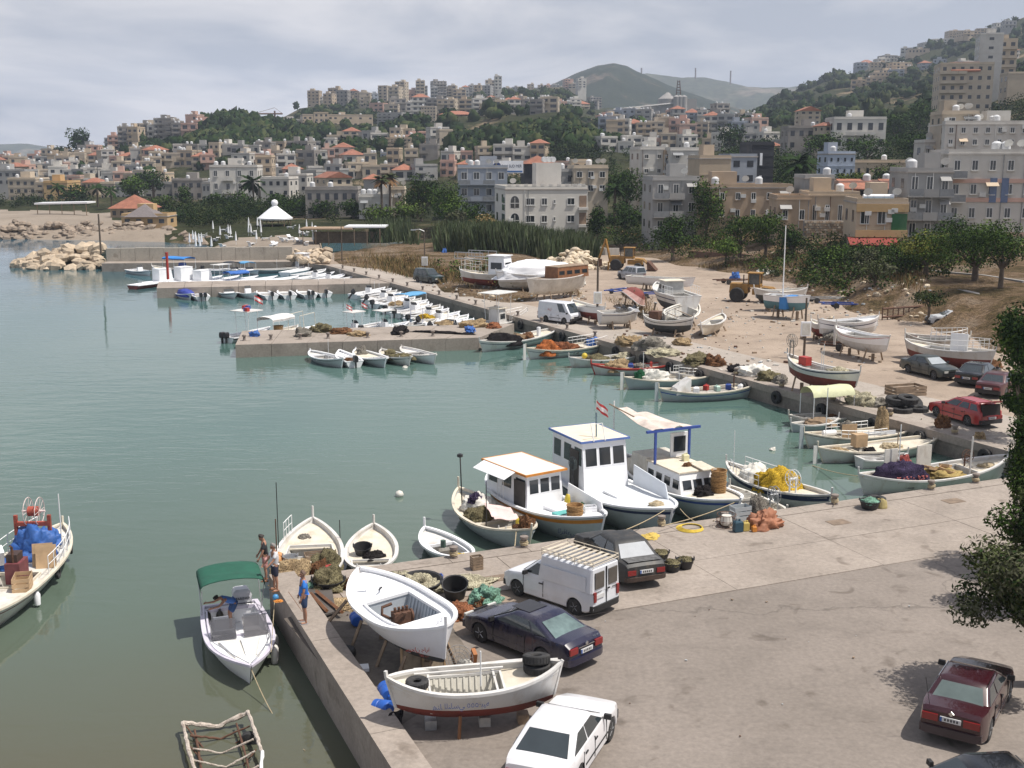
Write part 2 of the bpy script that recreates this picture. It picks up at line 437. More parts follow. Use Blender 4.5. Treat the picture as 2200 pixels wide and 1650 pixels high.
# ---------------------------------------------------------------- water
def make_water():
 m=bpy.data.materials.new('harbour water');m.use_nodes=True
 nt=m.node_tree;L=nt.links;b=nt.nodes['Principled BSDF']
 b.inputs['Roughness'].default_value=0.03
 b.inputs['IOR'].default_value=1.33
 tc=nt.nodes.new('ShaderNodeTexCoord')
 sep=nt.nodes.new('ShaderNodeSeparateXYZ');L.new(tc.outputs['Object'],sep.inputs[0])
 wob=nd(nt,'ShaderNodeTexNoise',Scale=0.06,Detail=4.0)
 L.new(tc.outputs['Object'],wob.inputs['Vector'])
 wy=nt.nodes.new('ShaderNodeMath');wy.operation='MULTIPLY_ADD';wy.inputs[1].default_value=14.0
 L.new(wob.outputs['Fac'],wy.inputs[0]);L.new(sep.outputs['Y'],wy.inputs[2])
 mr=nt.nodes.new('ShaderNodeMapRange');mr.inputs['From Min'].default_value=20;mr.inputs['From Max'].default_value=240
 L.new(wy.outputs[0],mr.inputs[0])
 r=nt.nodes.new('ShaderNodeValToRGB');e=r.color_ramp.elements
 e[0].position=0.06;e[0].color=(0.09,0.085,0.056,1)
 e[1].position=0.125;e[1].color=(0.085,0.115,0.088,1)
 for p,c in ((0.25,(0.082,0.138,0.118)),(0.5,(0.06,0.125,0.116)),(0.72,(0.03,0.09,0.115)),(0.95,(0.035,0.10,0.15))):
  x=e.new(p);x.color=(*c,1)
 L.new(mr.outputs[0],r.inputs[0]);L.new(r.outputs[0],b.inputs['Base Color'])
 def waves(scale,sx,sy,rot,det):
  mp=nt.nodes.new('ShaderNodeMapping');mp.inputs['Scale'].default_value=(sx,sy,1);mp.inputs['Rotation'].default_value=(0,0,rot)
  L.new(tc.outputs['Object'],mp.inputs[0])
  n=nd(nt,'ShaderNodeTexNoise',Scale=scale,Detail=det,Roughness=0.5,Distortion=0.5);L.new(mp.outputs[0],n.inputs['Vector'])
  return n.outputs['Fac']
 calm=nd(nt,'ShaderNodeTexNoise',Scale=0.045,Detail=5.0);L.new(tc.outputs['Object'],calm.inputs['Vector'])
 cr=nt.nodes.new('ShaderNodeMapRange');cr.inputs['From Min'].default_value=0.35;cr.inputs['From Max'].default_value=0.65;cr.inputs['To Min'].default_value=0.12;cr.inputs['To Max'].default_value=1.0
 L.new(calm.outputs['Fac'],cr.inputs[0])
 w1,w2=waves(0.9,0.35,1.0,0.25,2.0),waves(2.6,0.55,1.0,-0.15,3.0)
 ad=nt.nodes.new('ShaderNodeMath');ad.operation='MULTIPLY_ADD';ad.inputs[1].default_value=0.35
 L.new(w2,ad.inputs[0]);L.new(w1,ad.inputs[2])
 mu=nt.nodes.new('ShaderNodeMath');mu.operation='MULTIPLY';L.new(ad.outputs[0],mu.inputs[0]);L.new(cr.outputs[0],mu.inputs[1])
 bp=nd(nt,'ShaderNodeBump',Strength=0.8,Distance=0.06)
 L.new(mu.outputs[0],bp.inputs['Height']);L.new(bp.outputs[0],b.inputs['Normal'])
 mb=MB()
 mb.poly([(-6000,-60,WATER),(400,-60,WATER),(400,300,WATER),(-6000,9000,WATER)])
 o=mb.build('water',m);o['kind']='structure'
make_water()
# ---------------------------------------------------------------- harbour ground: quay line in plan
Q0,Q1,Q2=Vector((-8.7,39.8)),Vector((27.6,55.3)),Vector((-26.6,166.3))      # wall corner, inner corner, far end
WALL_D=Vector((5.35,-12.5)).normalized()
W_END=Q0+WALL_D*45
LAND=[W_END,Q0,Q1,Q2,Vector((-33,173)),Vector((-34,180)),Vector((-22,200)),Vector((-10,225)),Vector((70,225)),Vector((70,-5)),Vector((11,-5))]
LAND.reverse()
def in_land(x,y,margin=0.0):
 n,inside,dmin=len(LAND),False,1e9
 for i in range(n):
  a,b=LAND[i],LAND[(i+1) % n]
  if (a.y>y)!=(b.y>y) and x<(b.x-a.x)*(y-a.y)/(b.y-a.y)+a.x:
   inside=not inside
  ab=b-a;t=max(0,min(1,((x-a.x)*ab.x+(y-a.y)*ab.y)/ab.length_squared))
  dmin=min(dmin,math.hypot(a.x+ab.x*t-x,a.y+ab.y*t-y))
 return inside and dmin>=margin
mb=MB()
ring=[(p.x,p.y) for p in LAND]
if sum(ring[i][0]*ring[(i+1) % len(ring)][1]-ring[(i+1) % len(ring)][0]*ring[i][1] for i in range(len(ring)))<0:
 ring.reverse()
mb.prism(ring,-5.0,0.0,0,1)
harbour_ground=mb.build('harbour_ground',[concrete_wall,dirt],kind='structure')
DQ=(Q1-Q0).normalized();NQ=Vector((DQ.y,-DQ.x))           # along the near quay, and inland from it
DF=(Q2-Q1).normalized();NF=Vector((-DF.y,DF.x))*-1       # along the far quay, and inland
def nq(s,t,z=0.0):
 p=Q0+DQ*s+NQ*t
 return Vector((p.x,p.y,z))
def fq(s,t,z=0.0):
 p=Q1+DF*s+NF*t
 return Vector((p.x,p.y,z))
def sheet(name,pts,z,m,kind='structure'):
 o=MB().poly([(p[0],p[1],z) for p in pts]).build(name,m,kind=kind)
 return o
sheet('asphalt_yard',[(W_END.x+.2,W_END.y),nq(0.4,0.3)[:2],nq(0.6,7.2)[:2],nq(39,7.2)[:2],(33,62),(40,40),(40,-4),(13,-4)],0.006,asphalt)
sheet('stained_ground',[G(610,1330)[:2],G(700,1300)[:2],G(760,1290)[:2],G(960,1330)[:2],G(1020,1420)[:2],G(950,1500)[:2],G(860,1560)[:2],G(830,1580)[:2],G(700,1440)[:2]],0.012,stained)
apron=thing('quay_apron','pale cast concrete apron along the near quay','pavement')
apron['kind']='structure'
def slab(p,parent,z0,z1,m,name='concrete_slab'):
 mb=MB();mb.prism([(q.x,q.y) for q in p],z0,z1)
 return mb.build(name,m,parent)
cuts=[0.15,2.0,8.5,15.0,21.5,28.0,34.5,39.3]
for i in range(len(cuts)-1):
 for t0,t1 in ((0.75,4.1),(4.1,7.3)):
  if cuts[i]<8 and (t0>1 or i<1): continue
  a,b=cuts[i]+0.012,cuts[i+1]-0.012
  h=0.03+RND.uniform(-.006,.006)
  slab([nq(a,t1-.012),nq(b,t1-.012),nq(b,t0+.012),nq(a,t0+.012)],apron,0.001,h,concrete)
for i in range(12):       # coping blocks of the quay edge
 a,b=0.2+i*3.26,0.2+i*3.26+3.24
 slab([nq(a,.735),nq(b,.735),nq(b,-0.06),nq(a,-0.06)],apron,-0.35,0.045,concrete,'coping_block')
for k,(s,t,w,h) in enumerate(((7.6,2.9,.9,.6),(23.3,2.4,.9,.6),(30.0,1.9,.9,.6))):     # rusty manhole covers
 slab([nq(s-w/2,t+h/2),nq(s+w/2,t+h/2),nq(s+w/2,t-h/2),nq(s-w/2,t-h/2)],apron,0.02,0.045,M('old iron cover',(0.20,0.15,0.11),.9,.3,4),'iron_cover')
far_edge=thing('far_quay_edge','long concrete quay edge with bollards beside the boatyard road','quay')
far_edge['kind']='structure'
LF=(Q2-Q1).length
nblk=26
for i in range(nblk):
 a,b=0.2+i*(LF-.4)/nblk,(i+1)*(LF-.4)/nblk+0.17
 slab([fq(a,-0.08),fq(b,-0.08),fq(b,0.8),fq(a,0.8)],far_edge,-0.40,0.05+RND.uniform(-.008,.008),concrete,'coping_block')
sheet('quay_road',[fq(0.5,0.8)[:2],fq(8,7)[:2],fq(30,6.5)[:2],fq(46,6.2)[:2],fq(60,5.4)[:2],fq(80,5.2)[:2],fq(100,4.8)[:2],fq(LF+1,4.2)[:2],fq(LF+1,0.8)[:2]],0.007,road_concrete)
wall=thing('low_quay_wall','low concrete wall running from the men towards the wrecked frame','wall')
nseg=7
for i in range(nseg):
 a,b=i*45/nseg,(i+1)*45/nseg-0.012
 ndir=Vector((-WALL_D.y,WALL_D.x))
 if ndir.x<0: ndir=-ndir
 p=[Q0+WALL_D*a,Q0+WALL_D*b,Q0+WALL_D*b+ndir*0.92,Q0+WALL_D*a+ndir*0.92]
 mb=MB();h=0.28+RND.uniform(-.02,.02)
 mb.prism([(q.x-0.05,q.y) for q in p],-4,h)
 mb.build('wall_block',concrete_wall if False else concrete,wall)
# ---------------------------------------------------------------- piers and mole
def pier(name,a,b,c,d,label,n=7,top=0.0):
 t=thing(name,label,'pier')
 for i in range(n):
  f0,f1=i/n+.0008,(i+1)/n-.0008
  p=[a.lerp(b,f0),a.lerp(b,f1),d.lerp(c,f1),d.lerp(c,f0)]
  mb=MB();mb.prism([(q.x,q.y) for q in p],-1.75,top+RND.uniform(-.01,.01));mb.build('deck_block',concrete,t)
  ctr=(p[0]+p[1]+p[2]+p[3])/4
  q2=[ctr+(q-ctr)*0.96 for q in p]
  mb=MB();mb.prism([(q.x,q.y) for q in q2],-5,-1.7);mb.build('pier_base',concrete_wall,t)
 return t
pier('fishing_pier',G(505,738),G(1030,722),G(1105,692),G(520,708),'wide concrete pier heaped with nets in the middle of the harbour',7,-.12)
pier('marina_pier',G(336,619),G(850,608),G(850,596),G(340,606),'narrow concrete pier with motor boats on both sides',9)
mole_c=ground_mat('pale mole concrete',(.36,.33,.28),(.43,.39,.33),dark=.2,big=.3)
mole=thing('harbour_mole','concrete mole with a tall panelled parapet wall','breakwater')
ma,mbb=G(218,566),G(640,562)
mdir=(mbb-ma).normalized();mn=Vector((-mdir.y,mdir.x,0))
mb=MB();mb.prism([(q.x,q.y) for q in (ma,mbb,mbb+mn*3.2,ma+mn*3.2)],-5,0.0);mb.build('mole_deck',concrete,mole)
mw_len=(G(625,562)-ma).length
for i in range(13):
 a,b=ma+mdir*(mw_len*i/13+.02)+mn*3.2,ma+mdir*(mw_len*(i+1)/13-.02)+mn*3.2
 mb=MB();mb.prism([(q.x,q.y) for q in (a,b,b+mn*0.8,a+mn*0.8)],-4,1.95+RND.uniform(-.04,.04));mb.build('parapet_panel',mole_c,mole)
# ---------------------------------------------------------------- terrain sheet: flat shore, town slopes, hills
PROF={
 -900: [(235,'z',-3),(246,'z',.2),(300,452),(420,430),(620,380),(900,352),(1100,360)],
 0: [(225,'z',-4),(236,'z',-2),(245,'z',.6),(262,'z',1.3),(330,452),(420,425),(520,400),(620,376),(700,360),(800,350),(1000,356)],
 100: [(225,'z',-4),(234,'z',-2),(243,'z',.6),(262,'z',1.3),(330,452),(420,428),(520,398),(620,368),(720,347),(800,340),(1000,346)],
 200: [(225,'z',-4),(232,'z',-2),(241,'z',.6),(262,'z',1.2),(330,455),(420,420),(520,388),(620,352),(720,328),(800,320),(1000,327)],
 300: [(222,'z',-4),(228,'z',-2),(238,'z',.5),(258,'z',1.0),(300,462),(400,420),(500,375),(600,328),(700,303),(780,295),(1000,305)],
 400: [(205,'z',-4),(220,'z',-2),(229,'z',-.6),(240,'z',.6),(300,465),(400,425),(500,366),(590,312),(680,283),(760,275),(1000,288)],
 500: [(180,'z',-4),(198,'z',-2),(208,'z',-.4),(218,'z',.3),(250,480),(350,440),(450,385),(550,325),(620,288),(680,268),(760,264),(1000,276)],
 600: [(178,'z',-4),(182,'z',-1.8),(189,'z',-.3),(196,'z',.3),(250,480),(350,440),(450,385),(550,335),(620,302),(700,278),(800,264),(1000,262)],
 660: [(172,'z',-4),(176,'z',-1.6),(182,'z',-.2),(190,'z',.3),(250,480),(350,435),(450,380),(550,335),(620,302),(730,275),(860,248),(1000,240),(1150,236),(1500,250)],
 720: [(120,'z',-.4),(150,'z',-.4),(178,'z',.3),(210,'z',.5),(250,480),(350,430),(450,375),(520,345),(600,318),(750,270),(900,245),(1050,230),(1150,226),(1500,240)],
 800: [(120,'z',-.4),(150,'z',-.4),(170,'z',.3),(210,'z',.6),(250,478),(350,425),(450,370),(550,335),(650,300),(750,276),(900,246),(1050,224),(1200,219),(1500,230)],
 900: [(110,'z',-.4),(140,'z',-.4),(160,'z',.6),(210,'z',.8),(250,475),(350,420),(440,365),(540,318),(650,285),(750,265),(900,243),(1050,226),(1250,213),(1600,225)],
 1000: [(100,'z',-.4),(122,'z',-.4),(140,'z',1.0),(170,'z',.7),(220,500),(300,440),(380,400),(450,350),(500,318),(560,288),(650,260),(800,244),(1000,222),(1250,206),(1600,215)],
 1100: [(90,'z',-.4),(118,'z',-.4),(132,'z',.9),(170,'z',.6),(220,495),(300,430),(380,380),(430,345),(480,310),(540,274),(620,254),(800,240),(1100,207),(1400,199),(1700,210)],
 1200: [(80,'z',-.4),(160,'z',-.4),(200,'z',.4),(220,495),(300,425),(380,372),(430,338),(480,304),(530,268),(620,250),(800,240),(1100,217),(1500,190),(1800,210)],
 1300: [(80,'z',-.4),(180,'z',-.4),(200,'z',.4),(220,495),(300,420),(380,366),(450,326),(550,298),(700,274),(900,256),(1200,238),(1500,240)],
 1400: [(80,'z',-.4),(172,'z',-.4),(190,'z',.6),(215,500),(300,415),(400,358),(500,322),(650,292),(850,264),(1000,255),(1200,246),(1500,250)],
 1500: [(70,'z',-.4),(160,'z',-.4),(175,'z',1.0),(200,495),(300,405),(400,345),(500,310),(650,284),(850,264),(1100,252),(1300,250),(1600,256)],
 1600: [(70,'z',-.4),(152,'z',-.4),(164,'z',1.3),(190,495),(250,422),(350,355),(450,315),(600,284),(800,262),(1000,250),(1300,246),(1600,252)],
 1700: [(60,'z',-.4),(141,'z',-.4),(153,'z',1.6),(175,505),(200,452),(280,380),(380,328),(500,293),(650,264),(800,243),(1000,217),(1300,196),(1700,210)],
 1800: [(60,'z',-.4),(122,'z',-.4),(134,'z',1.9),(148,'z',2.6),(170,495),(200,448),(280,374),(380,324),(500,284),(650,250),(800,226),(1000,192),(1300,161),(1700,180)],
 1900: [(60,'z',-.4),(112,'z',-.4),(122,'z',2.3),(140,'z',2.9),(170,490),(200,440),(280,365),(400,300),(520,260),(650,230),(800,202),(1000,167),(1300,133),(1700,150)],
 2000: [(60,'z',-.4),(107,'z',-.4),(114,'z',2.4),(140,'z',3.0),(170,490),(200,440),(280,350),(400,285),(480,250),(650,215),(800,182),(1000,146),(1300,101),(1700,120)],
 2100: [(60,'z',-.4),(98,'z',-.4),(108,'z',2.4),(140,'z',3.0),(170,490),(200,440),(280,340),(400,268),(480,228),(650,190),(800,156),(1000,116),(1300,62),(1700,80)],
 2200: [(60,'z',-.4),(90,'z',-.2),(102,'z',2.6),(140,'z',3.2),(170,490),(200,430),(280,320),(400,235),(480,192),(650,160),(800,130),(1000,87),(1300,34),(1700,50)],
 3200: [(60,'z',.2),(80,'z',.6),(100,'z',3.0),(140,'z',6),(200,400),(280,300),(400,200),(650,110),(1000,40),(1300,0),(1700,10)],
}
T_PX=np.array(sorted(PROF))
def _zof(px,e):
 if len(e)==3: return e[2]
 return AT(px,e[1],e[0]).z
T_Y=np.concatenate([np.arange(56,300,4.0),np.arange(300,560,8.0),np.arange(560,900,14.0),np.arange(900,1800,30.0)])
T_Z=np.array([np.interp(T_Y,[e[0] for e in PROF[p]],[_zof(p,e) for e in PROF[p]]) for p in T_PX])
def ground_z(x,y):
 px=1100+x/max(y,1)*F/CP
 i=int(np.clip(np.searchsorted(T_PX,px)-1,0,len(T_PX)-2))
 f=min(1,max(0,(px-T_PX[i])/(T_PX[i+1]-T_PX[i])))
 f=f*f*(3-2*f)
 z=np.interp(y,T_Y,T_Z[i])*(1-f)+np.interp(y,T_Y,T_Z[i+1])*f
 if y>240:
  a=min(1.0,(y-240)/300)
  z += a*5.0*noise.noise(Vector((x*.012,y*.012,0)))+a*2.0*noise.noise(Vector((x*.05,y*.05,3)))
 elif z>0.5:
  z += 0.35*noise.noise(Vector((x*.2,y*.2,1)))
 return float(z)
cols=np.concatenate([np.arange(-900,-200,50),np.arange(-200,2400,16),np.arange(2400,3201,50)])
V=np.zeros((len(T_Y),len(cols),3));mi=[]
for r,y in enumerate(T_Y):
 for c,px in enumerate(cols):
  x=(px-1100)/F*CP*y
  z=ground_z(x,y)
  if y<230 and not in_land(x,y,1.2) and px>690 and x<69: z=min(z,-4.5)
  V[r,c]=(x,y,z)
nr,nc=len(T_Y),len(cols)
idx=np.arange(nr*nc).reshape(nr,nc)
Q=np.stack([idx[:-1,:-1],idx[:-1,1:],idx[1:,1:],idx[1:,:-1]],-1).reshape(-1,4)
midx=np.zeros((nr-1,nc-1),int)
for r in range(nr-1):
 for c in range(nc-1):
  y,px=T_Y[r],cols[c]
  j=14*noise.noise(Vector((px*.02,y*.05,5)))
  if (y+j<325 and px+2*j<235) or (y+j<268 and px+2*j<345): midx[r,c]=1
  elif y+j*.5<216 and px<700: midx[r,c]=1
  elif y<200: midx[r,c]=2
terrain=np_mesh('terrain',V.reshape(-1,3),Q,[hill_mat,sand,weed_mat],kind='structure',midx=midx.ravel(),smooth=True)
def mountain(name,prof,Yr,Yf,m,amp,zb=-60,n=160,drop=2.2):
 pxs=np.linspace(prof[0][0],prof[-1][0],n)
 ys=np.interp(pxs,[p[0] for p in prof],[p[1] for p in prof])
 rows=[]
 K=26
 for k in range(K+6):
  f=k/K
  row=[]
  for px,yy in zip(pxs,ys):
   top=AT(px,yy,Yr).z
   y=Yf+(Yr-Yf)*f
   x=(px-1100)/F*CP*y
   g=f ** 0.85 if f<=1 else 1-(f-1)*drop
   z=zb+(top-zb)*g
   w=math.sin(min(f,1)*math.pi)*0.9+0.12
   z += amp*w*(noise.fractal(Vector((x*1.1/amp/5,y/amp/9,0.3)),0.9,2.1,5))
   row.append((x,y,z))
  rows.append(row)
 V=np.array(rows);idx=np.arange(V.shape[0]*n).reshape(V.shape[0],n)
 Q=np.stack([idx[:-1,:-1],idx[:-1,1:],idx[1:,1:],idx[1:,:-1]],-1).reshape(-1,4)
 return np_mesh(name,V.reshape(-1,3),Q,m,kind='structure',smooth=True)
mountain('mountain',[(900,250),(1040,215),(1120,200),(1180,185),(1215,168),(1245,154),(1280,142),(1315,137),(1342,143),(1365,155),(1400,170),(1450,190),(1520,215),(1600,240),(1720,262)],2400,1250,mount_mat,34)
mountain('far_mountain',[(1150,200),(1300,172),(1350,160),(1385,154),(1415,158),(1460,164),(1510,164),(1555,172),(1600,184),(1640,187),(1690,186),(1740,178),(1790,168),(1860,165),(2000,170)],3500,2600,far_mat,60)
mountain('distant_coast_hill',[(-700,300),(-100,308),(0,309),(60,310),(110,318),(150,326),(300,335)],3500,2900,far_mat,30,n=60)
# ---------------------------------------------------------------- sea air
def haze():
 m=bpy.data.materials.new('sea haze');m.use_nodes=True
 nt=m.node_tree;nt.nodes.clear()
 o=nt.nodes.new('ShaderNodeOutputMaterial');v=nt.nodes.new('ShaderNodeVolumePrincipled')
 v.inputs['Color'].default_value=(0.72,0.83,1.0,1);v.inputs['Density'].default_value=0.00017;v.inputs['Anisotropy'].default_value=0.1
 nt.links.new(v.outputs[0],o.inputs['Volume'])
 mb=MB();mb.box((0,1900,143),(7000,4400,306));ob=mb.build('haze',m);ob['kind']='stuff'
haze()
# ---------------------------------------------------------------- boats
class Boat:
 """x forward (bow +), y port, z up from the waterline; built under an Empty"""
 def __init__(s,label,L,B,loc,rz,fb=0.55,bow=0.45,stern=0.3,draft=0.35,transom=0.0,name='fishing_boat',cat='boat',group=None,
     top=None,bottom=None,stripe=None,stripe_s=(0.78,0.88),rail=None,deck=None,deck_drop=0.16,well=(0.32,0.66),well_w=0.62,coam=0.10,floor=None,
     rx=0.0,ry=0.0,posts=(0.35,0.35),ribs=False,power=2.3,lo=0.90,stripe2=None,fore=None,open_=False,well_mat=None,boot=None):
  s.L,s.B,s.fb,s.bow,s.stern,s.draft,s.tr,s.pw,s.lo=L,B,fb,bow,stern,draft,transom,power,lo
  s.t=thing(name,label,cat,loc,rz,group,rx,ry)
  s.Mw=Matrix.Translation(Vector(loc)) @ (Matrix.Rotation(rz,4,'Z') @ Matrix.Rotation(ry,4,'Y') @ Matrix.Rotation(rx,4,'X'))
  s.drop=deck_drop
  top,bottom,rail,deck=top or white_paint,bottom or dark_bottom,rail or white_paint,deck or cream_paint
  N=20
  T=[0.5-0.5*math.cos(math.pi*i/N)*(1.0) for i in range(N+1)]
  T=[0.35*(i/N)+0.65*t for i,t in enumerate(T)]
  mats=[bottom,top,stripe or top,stripe2 or top]
  mb=MB()
  for side in (1,-1):
   rows=[]
   for t in T:
    sh=s.sheer(t)
    dr=s.draft*(1-(.8 if s.tr==0 else .75*(t>.5))*abs(2*t-1) ** 3);sw=dr/(dr+sh)
    fr=[0,.35*sw,.75*sw,sw,sw+.3*(1-sw),sw+.55*(1-sw),stripe_s[0],stripe_s[1],.95,1.0]
    fr=sorted(fr[:6])+[max(stripe_s[0],sw+.6*(1-sw)),max(stripe_s[1],sw+.7*(1-sw)),.95,1.0]
    rows.append([s.P(t,q,side) for q in fr])
   mm=[0,0,0,1,1,1,2,1,3]
   if boot: mm=[0,0,0,0,1,1,2,1,3]
   if side<0: rows=rows[::-1]
   mb.loft(rows,False,False,1,mm)
  if s.tr>0:
   sh=s.sheer(0)
   pts=[s.P(0,q,1) for q in (0,.2,.4,.6,.8,1)]+[s.P(0,q,-1) for q in (1,.8,.6,.4,.2)]
   mb.poly(pts[::-1],1)
  s.hull=mb.build('hull',mats,s.t,smooth=40)
  mb=MB()
  for side in (1,-1):
   rings=[]
   for t in T:
    p=s.P(t,1.0,side);q=s.P(t,1.0,side,-0.11);h=s.hb(t)
    o=0.035
    py=p.y+side*o
    qy=q.y
    rings.append([Vector((p.x,py,p.z-.05)),Vector((p.x,py,p.z+.03)),Vector((p.x,qy,p.z+.03)),Vector((p.x,qy,p.z-.05))])
   if side<0: rings=[r[::-1] for r in rings]
   mb.loft(rings,True,True)
  if s.tr>0:
   a,b=s.P(0,1,1),s.P(0,1,-1)
   mb.box(((a.x+.05),0,a.z-.005),(.12,abs(a.y-b.y),.072))
  mb.build('gunwale',rail,s.t,smooth=30)
  mb=MB()
  w0,w1=well if well else (2,2)
  ts=sorted(set([t for t in T if 0.02<t<0.98]+([w0,w1] if well else [])))
  def dk(t): return s.sheer(t)-s.drop
  for a,b in zip(ts[:-1],ts[1:]):
   ya,yb,xa,xb,za,zb=s.dw(a),s.dw(b),s.X(a),s.X(b),dk(a),dk(b)
   for side in (1,-1):
    ga,gb=s.P(a,1,side,-.10),s.P(b,1,side,-.10)
    f=[(xa,side*ya,za),(xb,side*yb,zb),(gb.x,gb.y,gb.z),(ga.x,ga.y,ga.z)]
    mb.poly(f if side<0 else f[::-1],1)
   if well and a>=w0-1e-6 and b<=w1+1e-6:
    wa,wb=ya*well_w,yb*well_w
    if well_w<0.97:
     mb.poly([(xa,wa,za),(xb,wb,zb),(xb,yb,zb),(xa,ya,za)][::-1],0)
     mb.poly([(xa,-ya,za),(xb,-yb,zb),(xb,-wb,zb),(xa,-wa,za)][::-1],0)
   else:
    k=0.03 if ya>.3 else 0
    mb.poly([(xa,-ya,za),(xb,-yb,zb),(xb,0,zb+k),(xa,0,za+k)],0)
    mb.poly([(xa,0,za+k),(xb,0,zb+k),(xb,yb,zb),(xa,ya,za)],0)
  s.deck=mb.build('deck',[deck,top],s.t)
  s.wellp=None
  if well:
   mb=MB()
   fl=floor if floor is not None else-s.draft*.35
   if abs(loc[2]-WATER)<.01: fl=max(fl,.05)      # floorboards stay above the waterline
   tw=[w0+(w1-w0)*i/6 for i in range(7)]
   def wf(t): return min(s.dw(t)*well_w*.86,max(.03,s.P(t,max(.02,(fl+s.draft)/(s.sheer(t)+s.draft)),1).y-.05))
   for a,b in zip(tw[:-1],tw[1:]):
    wa,wb=s.dw(a)*well_w,s.dw(b)*well_w
    xa,xb,za,zb=s.X(a),s.X(b),dk(a),dk(b)
    for side in (1,-1):
     f=[(xa,side*wf(a),fl),(xb,side*wf(b),fl),(xb,side*wb,zb),(xa,side*wa,za)]
     mb.poly(f if side<0 else f[::-1],0)
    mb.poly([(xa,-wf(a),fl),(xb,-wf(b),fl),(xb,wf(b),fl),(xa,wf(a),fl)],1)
   for t,sg in ((w0,1),(w1,-1)):
    w_,x_=s.dw(t)*well_w,s.X(t)
    f=[(x_,-wf(t),fl),(x_,wf(t),fl),(x_,w_,dk(t)),(x_,-w_,dk(t))]
    mb.poly(f if sg<0 else f[::-1],0)
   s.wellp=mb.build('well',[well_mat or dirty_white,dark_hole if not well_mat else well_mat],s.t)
   if coam:
    mb=MB()
    for side in (1,-1):
     rings=[]
     for t in tw:
      y_,x_,z_=side*s.dw(t)*well_w,s.X(t),dk(t)
      rings.append([Vector((x_,y_-.03,z_-.02)),Vector((x_,y_+.03,z_-.02)),Vector((x_,y_+.03,z_+coam)),Vector((x_,y_-.03,z_+coam))])
     mb.loft(rings,True,True)
    for t in (w0,w1):
     mb.box((s.X(t),0,dk(t)+coam/2-.012),(.06,2*s.dw(t)*well_w+.05,coam+.02))
    mb.build('coaming',rail if rail is not red_paint else top,s.wellp)
   if ribs:
    for i in range(1,12):
     t=w0+(w1-w0)*i/12
     w_,x_=s.dw(t)*well_w,s.X(t)
     for side in (1,-1):
      mb=MB()
      mb.hexa([Vector(p) for p in ((x_-.025,side*(wf(t)-.05),fl+.002),(x_+.025,side*(wf(t)-.05),fl+.002),(x_+.025,side*(wf(t)),fl+.002),(x_-.025,side*(wf(t)),fl+.002),
              (x_-.025,side*(w_-.05),dk(t)-.03),(x_+.025,side*(w_-.05),dk(t)-.03),(x_+.025,side*w_,dk(t)-.03),(x_-.025,side*w_,dk(t)-.03))])
      mb.build('rib',well_mat or dirty_white,s.wellp)
  if posts[0] is not None:
   mb=MB();a,b=s.P(1,0.1,0),s.P(1,1,0)
   mb.tube([a,b,b+Vector((.03,0,posts[0]))],.055,4);mb.build('stem_post',rail if posts[0]>0 else top,s.t)
  if s.tr==0 and posts[1] is not None:
   mb=MB();a,b=s.P(0,0.0,0),s.P(0,1,0)
   mb.tube([a,b,b+Vector((-.02,0,posts[1]))],.055,4);mb.build('stern_post',rail,s.t)
 def hb(s,t):
  b=s.B/2
  if s.tr>0:
   if t<.45: v=s.tr+(1-s.tr)*math.sin(t/.45*math.pi/2)
   else: v=max(0,1-((t-.45)/.55) ** s.pw)
   return max(.012,b*v)
  q=abs(2*t-1.0)
  if t>.5: q=q ** 1.05
  return max(.012,b*(1-q ** s.pw) ** .85)
 def sheer(s,t):
  return s.fb+s.bow*max(0,(t-.42)/.58) ** 2+s.stern*max(0,(.42-t)/.42) ** 2
 def X(s,t): return (t-.5)*s.L
 def P(s,t,q,side,inset=0.0):
  dr=s.draft*(1-(.8 if s.tr==0 else .75*(t>.5))*abs(2*t-1) ** 3)
  z=-dr+(s.sheer(t)+dr)*q
  k=s.lo+(1-s.lo)*q
  x=(t-.5)*s.L*(k if (t>.5 or s.tr==0) else 1.0)
  e=.5+.35*max(0,t-.6) if s.tr==0 else .42+.5*max(0,t-.5)
  y=max(0.012,s.hb(t)*(q ** e)+inset)
  return Vector((x,side*y,z))
 def dw(s,t):
  q=(s.draft+s.sheer(t)-s.drop)/(s.draft+s.sheer(t))
  return max(.01,s.P(t,q,1).y-.02)
 def dz(s,t): return s.sheer(t)-s.drop
 def W(s,x,y,z): return s.Mw @ Vector((x,y,z))
 def part(s,name,mb,m,smooth=None,parent=None): return mb.build(name,m,parent or s.t,smooth)
 def thwart(s,t,w=.22,m=None,dz_=-.05):
  mb=MB();mb.box((s.X(t),0,s.dz(t)+dz_),(w,2*s.dw(t),.05));s.part('thwart',mb,m or cream_paint)
 def mast(s,x,y,h,r=.03,m=None,lean=(0,0),name='pole'):
  z=s.dz(min(.95,max(.05,x/s.L+.5)))
  mb=MB();mb.tube([(x,y,z),(x+lean[0],y+lean[1],z+h)],r,5);s.part(name,mb,m or white_metal)
  return Vector((x+lean[0],y+lean[1],z+h))
 def rail_(s,t0,t1,h=.5,sides=(1,-1),n=6,m=None,r=.018):
  for sd in sides:
   mb=MB();tp=[]
   for i in range(n+1):
    t=t0+(t1-t0)*i/n
    p=s.P(t,1,sd,-.06);tp.append(p+Vector((0,0,h)))
    mb.tube([p,p+Vector((0,0,h))],r,4)
   mb.tube(tp,r,4);mb.tube([p-Vector((0,0,h*.45)) for p in tp],r*.8,4)
   s.part('guard_rail',mb,m or white_metal)
